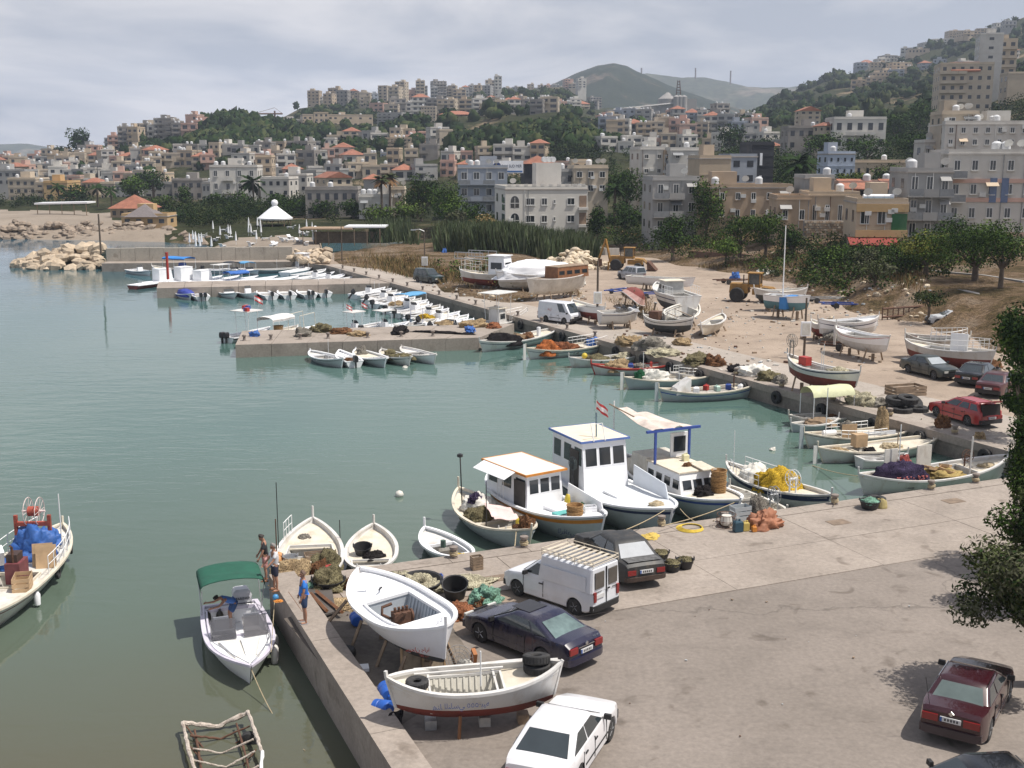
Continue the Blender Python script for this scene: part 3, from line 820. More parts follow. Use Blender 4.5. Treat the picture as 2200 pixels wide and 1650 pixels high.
 def cabin(s,x0,x1,w,h,z=None,m=None,roof=None,over=.18,front=.25,roof_t=.07,wins=2,front_wins=3,taper=.92,edge=None,open_aft=False,wz=.5,wh=.34):
  z=s.dz((x0+x1)/2/s.L+.5)-.02 if z is None else z
  m=m or white_paint
  hw,ht=w/2,w/2*taper
  mb=MB()
  c=[Vector(p) for p in ((x0,-hw,z),(x1,-hw,z),(x1,hw,z),(x0,hw,z),(x0,-ht,z+h),(x1-front,-ht,z+h),(x1-front,ht,z+h),(x0,ht,z+h))]
  if open_aft:
   mb._add(c,[(0,1,5,4),(1,2,6,5),(2,3,7,6)],0)
   k=[Vector(((p.x-.05) if p.x>x0+.01 else p.x,p.y*(1-.09/max(.1,abs(p.y))),p.z)) for p in c]
   mb._add(k,[(4,5,1,0),(5,6,2,1),(6,7,3,2)],0)
  else:
   mb.hexa(c)
  s.cab=s.part('cabin',mb,m)
  mb=MB();mb.box(((x0+x1-front)/2,0,z+h+roof_t/2+.003),(x1-front-x0+2*over,2*ht+2*over,roof_t));s.roof=s.part('roof',mb,roof or cream_paint)
  if edge:
   mb=MB();cx,lx,ly=(x0+x1-front)/2,x1-front-x0+2*over,2*ht+2*over
   for sy in (1,-1): mb.box((cx,sy*ly/2,z+h+roof_t/2),(lx+.06,.05,roof_t+.03))
   for sx in (1,-1): mb.box((cx+sx*lx/2,0,z+h+roof_t/2),(.05,ly,roof_t+.03))
   mb.build('roof_edge',edge,s.roof)
  zc,dzw=z+h*wz+h*wh*.0,h*wh/2
  def pane(p,name='window'):
   ctr=sum(p,Vector())/4
   nrm=(p[1]-p[0]).cross(p[2]-p[0]).normalized()
   fr=MB();q=[ctr+(v-ctr)*1.16+nrm*.012 for v in p];back=[v-nrm*.02 for v in q]
   fr.hexa(back+q);f=fr.build(name,m,s.t)
   g=MB();q=[v+nrm*.018 for v in p];back=[v-nrm*.015 for v in q];g.hexa(back+q);g.build('pane',glass_dark,f)
  def side_pt(x,zz,sd):
   f=(zz-z)/h
   return Vector((x,sd*(hw+(ht-hw)*f),zz))
  if wins:
   span=(x1-front*.5-x0);ww=span/wins
   for sd in (1,-1):
    for i in range(wins):
     xa,xb=x0+ww*(i+.16),x0+ww*(i+.84)
     p=[side_pt(xa,zc-dzw,sd),side_pt(xb,zc-dzw,sd),side_pt(xb,zc+dzw,sd),side_pt(xa,zc+dzw,sd)]
     pane(p if sd<0 else p[::-1])
  if front_wins:
   ww=2*ht*.96/front_wins
   for i in range(front_wins):
    ya,yb=-ht*.96+ww*(i+.1),-ht*.96+ww*(i+.9)
    def fx(zz): return x1-front*(zz-z)/h
    p=[Vector((fx(zc-dzw),ya,zc-dzw)),Vector((fx(zc-dzw),yb,zc-dzw)),Vector((fx(zc+dzw),yb,zc+dzw)),Vector((fx(zc+dzw),ya,zc+dzw))]
    pane(p)
 def canopy(s,x0,x1,w,h,m,arch=.25,valance=.0,posts=True,pm=None,r=.025,z=None):
  z=s.sheer((x0+x1)/2/s.L+.5) if z is None else z
  mb=MB();rings=[]
  for i in range(7):
   f=i/6;x=x0+(x1-x0)*f
   sag=.03*math.sin(f*math.pi*3)
   prof=[Vector((x,w/2*math.cos(a),z+h+arch*math.sin(a)+sag)) for a in [math.pi*k/8 for k in range(9)]]
   if valance: prof=[prof[0]-Vector((0,0,valance))]+prof+[prof[-1]-Vector((0,0,valance))]
   rings.append(prof)
  mb.loft(rings,False)
  mb.loft([[p-Vector((0,0,.02)) for p in r_] for r_ in rings][::-1],False)
  s.part('canopy',mb,m,60)
  if posts:
   for x in (x0+.05,x1-.05):
    for sy in (1,-1):
     mb=MB();mb.tube([(x,sy*w/2*.98,z-.1),(x,sy*w/2*.98,z+h)],r,5);s.part('canopy_post',mb,pm or white_metal)
 def ttop(s,x,h,lx,wy,m=None):
  z=s.dz(x/s.L+.5)
  mb=MB();mb.box((x,0,z+h),(lx,wy,.06));s.part('sun_top',mb,m or white_paint)
  for dx in (-.3,.3):
   for sy in (1,-1):
    mb=MB();mb.tube([(x+dx*lx,sy*wy*.3,z),(x+dx*lx,sy*wy*.38,z+h)],.025,5);s.part('top_post',mb,white_metal)
 def outboard(s,y=0.0,m=None,k=1.0,up=False):
  x=-s.L/2;z=s.sheer(0)
  mb=MB()
  prof=[(-.36,.0,.06),(-.40,.12,.15),(-.36,.30,.19),(-.24,.42,.17),(-.1,.45,.12)]
  X0=Matrix.Translation((x,y,z-.05))
  if up: X0=X0 @ Matrix.Rotation(math.radians(50),4,'Y')
  mb.X=X0
  mb.loft([[Vector((-.06*k,-w_*k,h*k)),Vector((-.06*k,w_*k,h*k)),Vector((-.5*k,w_*k*.8,h*k)),Vector((-.5*k,-w_*k*.8,h*k))] for (_,h,w_) in ((0,.05,.14),(0,.15,.19),(0,.35,.2),(0,.5,.16),(0,.56,.08))],True,True)
  mb.box((-.28*k,0,-.4*k),(.2*k,.09*k,.9*k),0)
  mb.box((-.3*k,0,-.82*k),(.5*k,.05,.03),0)
  s.part('outboard_motor',mb,m or black_paint,35)
 def console(s,x,w=.7,h=.75,l=.5,m=None):
  z=s.dz(x/s.L+.5)-.05
  mb=MB();mb.hexa([Vector(p) for p in ((x-l/2,-w/2,z),(x+l/2,-w/2,z),(x+l/2,w/2,z),(x-l/2,w/2,z),(x-l/2,-w/2,z+h),(x+l*.2,-w/2,z+h),(x+l*.2,w/2,z+h),(x-l/2,w/2,z+h))])
  s.part('console',mb,m or clean_white)
  mb=MB();mb.hexa([Vector(p) for p in ((x,-w/2,z+h),(x+l*.22,-w/2,z+h),(x+l*.22,w/2,z+h),(x,w/2,z+h),(x-.12,-w/2,z+h+.3),(x-.1,-w/2,z+h+.3),(x-.1,w/2,z+h+.3),(x-.12,w/2,z+h+.3))])
  s.part('windscreen',mb,glass_dark)
 def rudder(s,m=None,up=.4):
  x=-s.L/2
  mb=MB();mb.box((x-.14,0,(s.sheer(0)+up-s.draft)/2),(.26,.05,s.sheer(0)+up+s.draft));s.part('rudder',mb,m or grey_hull)
 def cleats(s,ts,m=None):
  for t in ts:
   for sd in (1,-1):
    p=s.P(t,1,sd,-.06);mb=MB();mb.tube([p,p+Vector((0,0,.16))],.028,5);s.part('mooring_post',mb,m or white_paint)
 def wheel_winch(s,x,y,z,R_=.4,m=None,posts=True,w=.2):
  mb=MB()
  for dy in (-w/2,w/2):
   mb.ring((x,y+dy,z),R_,.018,'y',18,5)
   for k in range(10):
    a=k*math.pi/5
    mb.tube([(x,y+dy,z),(x+R_*math.cos(a),y+dy,z+R_*math.sin(a))],.01,3)
  mb.tube([(x,y-w,z),(x,y+w,z)],.05,6)
  s.part('net_winch',mb,m or steel)
  if posts:
   zb=s.dz(min(.97,max(.03,x/s.L+.5)))
   for dy in (-w,w):
    mb=MB();mb.box((x,y+dy,(z+zb)/2),(.07,.05,z-zb));s.part('winch_frame',mb,m or steel)
 def tyre(s,t,side,q=.72,R_=.24):
  p=s.P(t,q,side);a,b=s.P(min(1,t+.03),q,side),s.P(max(0,t-.03),q,side)
  ang=math.atan2((a-b).y,(a-b).x)
  mb=MB();mb.X=Matrix.Translation(p+Vector((-math.sin(ang),math.cos(ang),0))*side*.1) @ Matrix.Rotation(ang,4,'Z');mb.ring((0,0,0),R_*.7,R_*.3,'y',14,6);s.part('tyre_fender',mb,rubber,60)
# ---- loose gear (each its own thing)
def netm(n,c,cell=16.0,mesh=.55):
 m=bpy.data.materials.new(n);m.use_nodes=True;nt=m.node_tree;L=nt.links;b=nt.nodes['Principled BSDF'];b.inputs['Roughness'].default_value=.95;b.inputs['Specular IOR Level'].default_value=.1
 tc=nt.nodes.new('ShaderNodeTexCoord');w=nd(nt,'ShaderNodeTexNoise',Scale=2.2,Detail=5.0);L.new(tc.outputs['Object'],w.inputs['Vector'])
 ma=nt.nodes.new('ShaderNodeVectorMath');ma.operation='MULTIPLY_ADD';ma.inputs[1].default_value=(.5,.5,.5);L.new(w.outputs['Color'],ma.inputs[0]);L.new(tc.outputs['Object'],ma.inputs[2])
 v=nt.nodes.new('ShaderNodeTexVoronoi');v.feature='DISTANCE_TO_EDGE';v.inputs['Scale'].default_value=cell;L.new(ma.outputs[0],v.inputs['Vector'])
 r=nt.nodes.new('ShaderNodeValToRGB');e=r.color_ramp.elements;e[0].position=.02;e[0].color=(*[min(1,q*1.35) for q in c],1);e[1].position=.22;e[1].color=(*[q*(1-mesh) for q in c],1);L.new(v.outputs['Distance'],r.inputs[0])
 r2=nt.nodes.new('ShaderNodeValToRGB');e=r2.color_ramp.elements;e[0].position=.3;e[0].color=(.55,.52,.5,1);e[1].position=.65;e[1].color=(1.15,1.12,1.05,1);L.new(w.outputs['Fac'],r2.inputs[0])
 mx=nt.nodes.new('ShaderNodeMix');mx.data_type='RGBA';mx.blend_type='MULTIPLY';mx.inputs['Factor'].default_value=1;L.new(r.outputs[0],mx.inputs['A']);L.new(r2.outputs[0],mx.inputs['B']);L.new(mx.outputs['Result'],b.inputs['Base Color'])
 bp=nd(nt,'ShaderNodeBump',Strength=1.0,Distance=.05);bp.invert=True;L.new(v.outputs['Distance'],bp.inputs['Height']);L.new(bp.outputs[0],b.inputs['Normal']);return m
NET_MATS={k: netm(k+' net',c) for k,c in {'olive': (.17,.155,.095),'tan': (.38,.29,.18),'black': (.024,.022,.024),'orange': (.42,.14,.05),'yellow': (.50,.34,.04),'purple': (.05,.04,.085),'teal': (.19,.36,.29),'brown': (.17,.09,.05),'pale': (.44,.42,.32),'grey': (.24,.23,.21),'green': (.03,.13,.07),'rustnet': (.26,.11,.06)}.items()}
NET_MATS.update(blue=M('blue tarpaulin',(.03,.11,.36),.6,.3,3,.5,6),white=M('white sheet',(.62,.60,.55),.85,.15,2,.5,5),pink=M('pale pink cloth',(.66,.50,.48),.85,.15,2,.4,6))
def mound(name,label,cat,loc,size,m,rz=0.0,seed=0,rough=.35,group=None,n=22,folds=0.0,parent=None):
 """lumpy heap with a flat foot; size = full width x, y and height"""
 rows,cols_=14,max(n,34)
 V,Fc=[],[]
 for i in range(rows+1):
  f=i/rows
  for j in range(cols_):
   a=j*2*math.pi/cols_
   r=math.cos(f*math.pi/2) ** .7
   d=Vector((math.cos(a)*r,math.sin(a)*r,math.sin(f*math.pi/2)))
   k=1+rough*noise.noise(d*1.6+Vector((seed*3.1,seed,0)))+rough*.6*noise.noise(d*4.5+Vector((seed,7,seed)))+rough*.4*noise.noise(d*10+Vector((3,seed,1)))
   if folds: k += folds*math.sin(a*9+seed+2*f)*(1-f)
   V.append((d.x*size[0]/2*k,d.y*size[1]/2*k,max(0,d.z*size[2]*k)+.01*math.sin(j*2.3)))
 for i in range(rows):
  for j in range(cols_):
   a,b=i*cols_+j,i*cols_+(j+1) % cols_
   Fc.append((a,b,b+cols_,a+cols_))
 mb=MB();mb.v,mb.f,mb.m=V,Fc,[0]*len(Fc)
 o=mb.build(name,NET_MATS.get(m,m) if isinstance(m,str) else m,parent,smooth=70)
 o.location=loc;o.rotation_euler=(0,0,rz)
 if parent is None: tag(o,label,cat,group)
 return o
# ---------------------------------------------------------------- placing boats by their two ends
def bt(label,a,b,B,h=.9,z=WATER,L=None,anchor=.5,**kw):
 p,q=G(a[0],a[1],z+h),G(b[0],b[1],z+h)
 d=(q-p);LL=d.length;d.normalize()
 L=L or LL
 c=p+d*(LL*anchor)+d*L*(.5-anchor)
 return Boat(label,L,B,(c.x,c.y,z),math.atan2(d.y,d.x),**kw)
def text(s,size,loc,rot,m,parent,name='lettering',sx=1.0,align='CENTER'):
 cu=bpy.data.curves.new(name,'FONT');cu.body=s;cu.size=size;cu.extrude=0.004;cu.align_x=align;cu.align_y='CENTER';cu.resolution_u=3
 cu.materials.append(m)
 tmp=bpy.data.objects.new('tmp',cu);col.objects.link(tmp)
 bpy.context.view_layer.update()
 me=bpy.data.meshes.new_from_object(tmp.evaluated_get(bpy.context.evaluated_depsgraph_get()))
 bpy.data.objects.remove(tmp);me.name=name
 me.materials.clear();me.materials.append(m)
 o=link(name,me,parent)
 o.location=loc;o.rotation_euler=rot;o.scale=(sx,1,1)
 return o
def rope(pts,r,m,label,name='mooring_rope',cat='rope',sag=0.0,n=10,group=None):
 P=[]
 for a,b in zip(pts[:-1],pts[1:]):
  a,b=Vector(a),Vector(b)
  for i in range(n):
   f=i/n;p=a.lerp(b,f);p.z -= sag*4*f*(1-f);P.append(p)
 P.append(Vector(pts[-1]))
 mb=MB();mb.tube(P,r,5);return tag(mb.build(name,m,smooth=60),label,cat,group)
def bucket(loc,label,m=None,r=.28,h=.32,fill=None,rz=0,tilt=0,group=None,name='bucket',handles=True,n=16):
 t=thing(name,label,name.replace('_',' '),loc,rz,group,tilt)
 m=m or M('black rubber bucket',(0.022,0.022,0.024),.6,.25,5)
 mb=MB();mb.lathe([(r*.72,.0),(r,h),(r*1.04,h),(r*.93,h-.01),(r*.68,.03),(.01,.03)],n);mb.build('tub',m,t,50)
 if handles:
  for a in (0,math.pi):
   mb=MB();c=Vector((math.cos(a)*r,math.sin(a)*r,h))
   tn=Vector((-math.sin(a),math.cos(a),0))
   mb.tube([c-tn*.09,c-tn*.06+Vector((0,0,.1)),c+tn*.06+Vector((0,0,.1)),c+tn*.09],.016,5);mb.build('handle',m,t)
 if fill:
  mound('net_fill','','',(0,0,h*.7),(r*1.7,r*1.7,h*.55),fill,seed=int(r*100)+int(loc[0]*7),rough=.3,parent=t)
 return t
def crate(loc,label,m,size=(.5,.34,.26),rz=0,ry=0,group=None,name='crate',slats=3):
 t=thing(name,label,'crate',loc,rz,group,0,ry)
 x,y,z=size;k=.018
 mb=MB();mb.box((0,0,k/2),(x,y,k));mb.build('base_board',m,t)
 h=z/slats
 for i in range(slats):
  for sx in (1,-1):
   mb=MB();mb.box((sx*(x/2-k/2),0,k+h*(i+.42)),(k,y,h*.78));mb.build('slat',m,t)
  for sy in (1,-1):
   mb=MB();mb.box((0,sy*(y/2-k/2),k+h*(i+.42)),(x-2*k-.004,k,h*.78));mb.build('slat',m,t)
 for sx in (1,-1):
  for sy in (1,-1):
   mb=MB();mb.box((sx*(x/2-.032),sy*(y/2-.032),z/2+.002),(.025,.025,z));mb.build('corner_post',m,t)
 return t
def tyre(loc,label,R_=.33,r=.1,rx=0,rz=0,group=None):
 mb=MB()
 prof=[(R_-2*r,-.05),(R_-1.8*r,-.09),(R_-.5*r,-.11),(R_,-.085),(R_,.085),(R_-.5*r,.11),(R_-1.8*r,.09),(R_-2*r,.05),(R_-1.5*r,0.0)]
 prof=[(a,b*r/.1) for a,b in prof]
 mb.lathe(prof+[prof[0]],26,cap=False)
 for k in range(26):
  a=k*2*math.pi/26
  mb.box((math.cos(a)*R_,math.sin(a)*R_,0),(.02,.045,.13*r/.1),0,a)
 o=mb.build('tyre',rubber,smooth=35);o.location=loc;o.rotation_euler=(rx,0,rz)
 return tag(o,label,'tyre',group)
wicker=M('wicker',(0.33,0.19,0.075),.8,.35,14,.6,60)
def basket(loc,label,r=.3,h=.3,group=None,m=None):
 t=thing('basket',label,'basket',loc,0,group)
 mb=MB();mb.lathe([(r*.85,0),(r*.93,h*.3),(r*.9,h*.35),(r*.97,h*.65),(r*.94,h*.7),(r,h),(r*1.04,h+.02),(r*.92,h+.02),(r*.8,.04),(.01,.04)],20);mb.build('woven_wall',m or wicker,t,30)
 for k in range(3):
  mb=MB();mb.ring((0,0,h*(.2+.36*k)),r*(.91+.035*k)+.008,.016,'z',20,5);mb.build('band',m or wicker,t,60)
 return t
# ---- near quay, from the men to the right
b1=bt('white fishing boat heaped with tan nets beside the two men on the quay corner',(672,1112),(652,1255),2.75,h=.95,fb=.62,bow=.3,stern=.35,deck_drop=.2,well=(.30,.47),well_w=.8,rail=white_paint,posts=(.2,.5),top=white_paint)
b1.thwart(.47,.3);b1.thwart(.3,.25)
b1.mast(-1.9,1.2,1.0,.02,black_paint);b1.mast(-1.0,-1.25,3.0,.018,black_paint);b1.mast(-.6,-1.3,1.6,.025,rust_iron)
b1.rail_(.16,.26,.75,(-1,),3)
for k,(x,y,s,m,lab) in enumerate(((1.1,.75,(1.15,1.3,.75),'olive','round olive net heap against the side of the net-laden boat'),(2.2,-.5,(1.7,1.6,.75),'tan','big tan net heap at the bow of the net-laden boat'),(2.0,.45,(.9,.8,.6),'brown','brown folded net beside the tan net heap'),(-2.6,-.3,(.7,.5,.25),'grey','small grey net bundle on the aft deck of the net-laden boat'))):
 mound('net_pile',lab,'net',b1.W(x,y,b1.dz(.5)-.03),s,m,k,k+1)
crate(b1.W(-.15,.2,b1.dz(.5)+.02),'brown wooden fish box on the net-laden boat',wood,(.75,.6,.22),.3)
bucket(b1.W(.35,-.7,b1.dz(.5)),'grey metal bucket in the net-laden boat',steel,.3,.35)
for k,(x,y) in enumerate(((.1,-1.15),(.5,-1.2))):
 o=MB().lathe([(.02,0),(.14,.05),(.18,.2),(.15,.35),(.05,.42)],12).build('float_buoy',M('orange buoy',(.5,.25,.1),.6,.2,5),smooth=60);o.location=b1.W(x,y,b1.dz(.5)+.02)
 tag(o,'tan plastic float on the side deck of the net-laden boat, %s one' % ('farther','nearer')[k],'buoy','floats on the net boat')
b2=bt('small open white boat with cream thwart and dark footwell, second from the men',(803,1120),(791,1222),2.15,h=.8,fb=.5,bow=.2,stern=.22,well=(.60,.74),well_w=.86,deck_drop=.22,posts=(.12,.38),coam=.05)
b2.thwart(.45,.3);b2.thwart(.58,.35);b2.cleats((.9,))
bucket(b2.W(-.2,-.35,b2.dz(.45)),'black tub lying in the small open white boat',None,.38,.4,tilt=.2)
mound('net_pile','dark tarpaulin beside the tub in the small open white boat','tarpaulin',b2.W(.25,.1,b2.dz(.5)),(1.0,.6,.22),'black',.5,5)
b3=bt('little white dinghy with dark engine well tied to the quay',(912,1127),(1008,1193),1.75,h=.75,fb=.48,bow=.2,stern=.18,top=grey_hull,well=(.38,.76),well_w=.78,posts=(.1,.42),rail=clean_white,deck=white_paint)
mound('rope_coil','yellow rope heaped at the bow of the little white dinghy','rope',b3.W(1.45,0,b3.dz(.85)),(.7,.5,.14),yellow_rope,0,3)
b3.mast(-.3,0,.3,.12,M('engine green',(.05,.09,.07),.6),name='engine_box')
b4=bt('pale grey hulled fishing boat with pink cloth and yellow floats on deck',(985,1050),(1142,1143),2.5,h=1.05,fb=.68,bow=.5,stern=.45,top=grey_hull,rail=cream_paint,well=(.55,.72),well_w=.8,deck_drop=.2,posts=(.25,.5),power=2.6)
mp=b4.mast(-1.9,-.6,2.6,.03,black_paint,(-.2,0));b4.mast(1.4,-1.0,2.2,.022,black_paint);b4.cleats((.82,.87))
b4.part('deck_lamp',MB().lathe([(.03,0),(.13,-.04),(.14,-.15),(.02,-.2)],10,mp),black_paint,60)
mound('net_pile','cloth-covered net heap with dark bag on the pale grey hulled boat','net',b4.W(-1.7,.1,b4.dz(.3)),(1.5,1.3,.7),'white',.4,7,.3)
mound('net_pile','dark blue crumpled jacket on the cloth-covered net heap','jacket',b4.W(-1.6,-.1,b4.dz(.3)+.45),(.75,.6,.35),'purple',1.2,8)
mound('net_pile','grey net heap on the pale grey hulled boat beside the pink cloth','net',b4.W(-.6,-.45,b4.dz(.4)),(1.5,1.0,.5),'olive',.4,9)
def cloth(name,label,cat,pts,m,seed=1,amp=.06,n=12,th=.015):
 """draped sheet over four corner points"""
 mb=MB();a,b,c,d=[Vector(p) for p in pts]
 rows=[]
 for i in range(n+1):
  row=[]
  for j in range(n+1):
   u,v=i/n,j/n
   p=a.lerp(b,u).lerp(d.lerp(c,u),v)
   p.z += amp*noise.noise(Vector((u*2.2+seed,v*6,seed)))+amp*.7*math.sin(v*13+u*3+seed)
   row.append(p)
  rows.append(row)
 mb.loft(rows,False);mb.loft([[p-Vector((0,0,th)) for p in r] for r in rows][::-1],False)
 return tag(mb.build(name,NET_MATS.get(m,m) if isinstance(m,str) else m,smooth=80),label,cat)
cloth('cloth','pale pink cloth spread over the pale grey hulled boat','cloth',[b4.W(-.7,-.1,1.15),b4.W(-.3,.95,.95),b4.W(1.5,.55,.95),b4.W(1.3,-.55,1.0)],'pink',2)
yellow_plastic=M('yellow plastic',(.55,.42,.04),.5,.12,3)
def can(loc,label,m,size=(.24,.18,.38),rz=0,rx=0):
 t=thing('jerrycan',label,'jerrycan',loc,rz,None,rx)
 x,y,z=size
 rings=[[Vector((sx*x/2*k,sy*y/2*k,h)) for sx,sy in ((-1,-1),(1,-1),(1,1),(-1,1))] for h,k in ((0,.9),(.03,1),(z*.8,1),(z*.9,.8),(z*.92,.6))]
 o=MB().loft(rings,True,True).build('body',m,t)
 MB().lathe([(.035,z*.9),(.035,z+.03)],8,(x*.2,0,0)).build('cap',m,t)
 MB().tube([(-x*.35,0,z*.88),(-x*.25,0,z+.02),(x*.05,0,z+.02),(x*.1,0,z*.9)],.016,5).build('handle',m,t)
 return t
for k,(x,y) in enumerate(((1.05,.75),(1.55,.55),(2.2,.25))):
 can(b4.W(x,y,b4.dz(.7)),'yellow plastic can on the pale grey hulled boat, %s from the quay' % ('farthest','middle one counted','nearest')[k],yellow_plastic,(.3,.26,.42 if k else .25),k)
mound('net_pile','tangle of lines and floats at the bow of the pale grey hulled boat','fishing line',b4.W(2.75,.15,b4.dz(.9)),(.7,.6,.5),'brown',0,31,.6)
b5=bt('white cabin boat with orange band and orange-edged cream roof',(1055,1010),(1292,1105),2.75,h=1.5,L=9.0,fb=.95,bow=.55,stern=.35,draft=.5,top=grey_hull,stripe=orange_paint,stripe_s=(.80,.91),stripe2=navy_paint,rail=clean_white,deck=clean_white,well=None,deck_drop=.12,posts=(.1,.1),power=3.0,bottom=grey_hull)
b5.cabin(-3.1,.25,2.0,1.55,m=clean_white,roof=M('pale pink roof',(.74,.66,.58),.6,.05),edge=orange_paint,over=.2,front=.15,wins=3,front_wins=3,wz=.64,wh=.4)
mb=MB();mb.box((-.35,-1.02,b5.dz(.45)+.62),(.85,.04,1.2));b5.part('doorway',mb,dark_hole)
mb=MB();mb.hexa([Vector(p) for p in ((-3.1,-1.1,2.45),(-.5,-1.1,2.45),(-.5,-1.07,2.45),(-3.1,-1.07,2.45),(-3.1,-1.75,2.15),(-.5,-1.75,2.15),(-.5,-1.73,2.17),(-3.1,-1.73,2.17))]);b5.part('side_awning',mb,clean_white)
mb=MB();mb.box((1.25,.1,b5.dz(.63)+.1),(1.2,1.1,.12));b5.part('hatch',mb,clean_white)
mb=MB();mb.box((2.0,-.25,b5.dz(.7)+.06),(.5,1.0,.1));b5.part('turquoise_hatch',mb,M('turquoise paint',(.12,.42,.40),.5))
mb=MB();mb.hexa([Vector(p) for p in ((.3,1.18,.9),(3.2,.95,1.05),(3.2,1.0,1.05),(.3,1.24,.9),(.3,1.2,1.75),(3.0,.98,1.55),(3.0,1.03,1.55),(.3,1.26,1.75))]);b5.part('spray_board',mb,clean_white)
basket(b5.W(2.75,-.25,b5.dz(.8)),'upper brown wicker basket of the pair on the orange-banded boat',.36,.24);
basket(b5.W(2.75,-.25,b5.dz(.8)+.26),'lower brown wicker basket of the pair on the orange-banded boat',.36,.24)
for k,(x,y,z) in enumerate(((.75,.85,0),(1.35,.85,0),(.6,.95,.0))):
 mound('float_heap',('yellow gas bottle cover by the cabin of the orange-banded boat','yellow cushion on the foredeck of the orange-banded boat','blue water bottle by the spray board')[k],('gas bottle','cushion','bottle')[k],b5.W(x,y,b5.dz(.6)),((.3,.3,.5),(.5,.35,.25),(.12,.12,.35))[k],(yellow_plastic,yellow_plastic,blue_paint)[k],0,k,.1)
mound('net_pile','green net bundle on the foredeck of the orange-banded boat','net',b5.W(2.0,.75,b5.dz(.7)),(.6,.5,.3),'green',0,13)
crate(b5.W(2.7,.6,b5.dz(.8)),'white plastic fish crate on the orange-banded boat',clean_white,(.55,.4,.32),.2)
b5.rail_(.30,.36,.9,(-1,),2)
text('ﺍﻟﺮﻓﺎﻋﻲ',.28,(3.05,-.92,.55),(math.radians(72),0,math.radians(28)),navy_paint,b5.t)
b6=bt('big white wheelhouse boat flying the red and white cedar flag',(1205,975),(1437,1088),3.3,h=1.7,fb=1.15,bow=.55,stern=.3,draft=.55,top=grey_hull,stripe=navy_paint,stripe_s=(.84,.91),rail=clean_white,deck=M('pale grey deck',(.66,.69,.72),.55,.04),well=None,deck_drop=.06,posts=(.05,.1),power=3.0,bottom=grey_hull,L=10.5)
b6.cabin(-3.6,-.35,2.35,2.25,m=clean_white,roof=M('cream wheelhouse roof',(.72,.64,.50),.65,.08,1.5),edge=M('blue roof edge',(.10,.17,.42),.5),over=.14,front=.3,wins=3,front_wins=3,wz=.68,wh=.36,taper=.97)
mb=MB();mb.box((-1.35,-1.17,b6.dz(.4)+.92),(.85,.05,1.75));b6.part('doorway',mb,dark_hole)
mb=MB();mb.box((.9,-.1,b6.dz(.6)+.07),(1.3,.9,.1));b6.part('deck_hatch',mb,clean_white)
mb=MB();mb.hexa([Vector(p) for p in ((-.3,1.40,1.2),(3.0,1.22,1.3),(3.0,1.27,1.3),(-.3,1.46,1.2),(-.3,1.42,2.1),(2.7,1.24,1.95),(2.7,1.29,1.95),(-.3,1.48,2.1))]);b6.part('spray_board',mb,M('pale blue grey board',(.62,.66,.71),.5,.04))
fm=Vector((-1.2,-.1,b6.dz(.4)+2.3))
mb=MB();mb.tube([fm,fm+Vector((-.05,0,1.15))],.035,6);b6.part('flagstaff',mb,M('grey blue mast',(.13,.2,.25),.5))
mb=MB();mb.tube([fm+Vector((.75,-.55,.0)),fm+Vector((.45,-.55,.75)),fm+Vector((.45,.05,.75)),fm+Vector((.75,.05,0))],.03,5);b6.part('roof_frame',mb,white_metal)
def flag(loc,label,s=1.0,rz=0.0,droop=.75):
 t=thing('flag',label,'flag',loc,rz)
 bands=((0,.27,0),(.27,.73,1),(.73,1,0))
 red,wh=M('flag red',(.55,.05,.05),.8),M('flag white',(.75,.72,.70),.8)
 for k,(a,b,c) in enumerate(bands):
  rows=[]
  for i in range(9):
   u=i/8;row=[]
   for j in range(4):
    v=a+(b-a)*j/3
    row.append(Vector((u*.62*s,.05*s*math.sin(u*9+v*2),s*(.42*(v-1)-droop*u*.5))))
   rows.append(row)
  mb=MB();mb.loft(rows,False);mb.build('stripe',(red,wh)[c],t,60)
 mb=MB();pts=[(.31,-.5),(.22,-.62),(.27,-.62),(.2,-.7),(.4,-.72),(.35,-.63),(.4,-.62)]
 mb.prism([(p[0]*s,0) for p in pts],0,0) if False else None
 mb.poly([(p[0]*s,.055*s,(p[1]-.0)*s*.75) for p in pts]);mb.build('cedar_emblem',M('cedar red',(.5,.08,.05),.8),t)
 MB().tube([(0,0,.02*s),(0,0,-.75*s)],.012,5).build('pole',white_metal,t)
 return t
flag(b6.W(*(fm+Vector((-.06,0,1.75)))),'red and white cedar flag above the big wheelhouse boat',1.0,-.5)
b6.wheel_winch(-.9,-1.5,2.35,.3,M('dark winch',(.06,.08,.08),.5),False,.08)
mb=MB();mb.tube([(-.9,-1.5,1.2),(-.9,-1.5,2.35)],.05,6);mb.lathe([(.22,1.14),(.18,1.2),(.05,1.3)],10,(-.9,-1.5,0));b6.part('winch_pedestal',mb,black_paint)
mound('rope_coil','coiled mooring rope on the bow of the big wheelhouse boat','rope',b6.W(3.9,.05,b6.dz(.87)),(.75,.55,.2),rope_mat,.3,4)
text('ﺣﻤﺎﺩﺓ',.34,(4.0,-.95,.55),(math.radians(66),0,math.radians(33)),M('dark name paint',(.06,.07,.09),.6),b6.t)
b7=bt('white trunk-cabin boat under a sagging cream awning with blue posts',(1352,972),(1582,1072),3.0,h=1.5,fb=1.0,bow=.55,stern=.35,draft=.5,top=grey_hull,stripe=blue_paint,stripe_s=(.84,.91),rail=clean_white,deck=cream_paint,well=None,deck_drop=.1,posts=(.12,.1),power=3.0,bottom=grey_hull,L=9.7)
b7.cabin(-1.3,1.75,2.0,1.05,m=clean_white,roof=M('cream cabin top',(.66,.59,.48),.7,.12,2,.1,20),over=.06,front=.35,wins=4,front_wins=3,wz=.5,wh=.4)
mb=MB();mb.box((-1.2,.75,b7.dz(.4)+1.65),(.1,.95,1.3));b7.part('wheelhouse_panel',mb,clean_white)
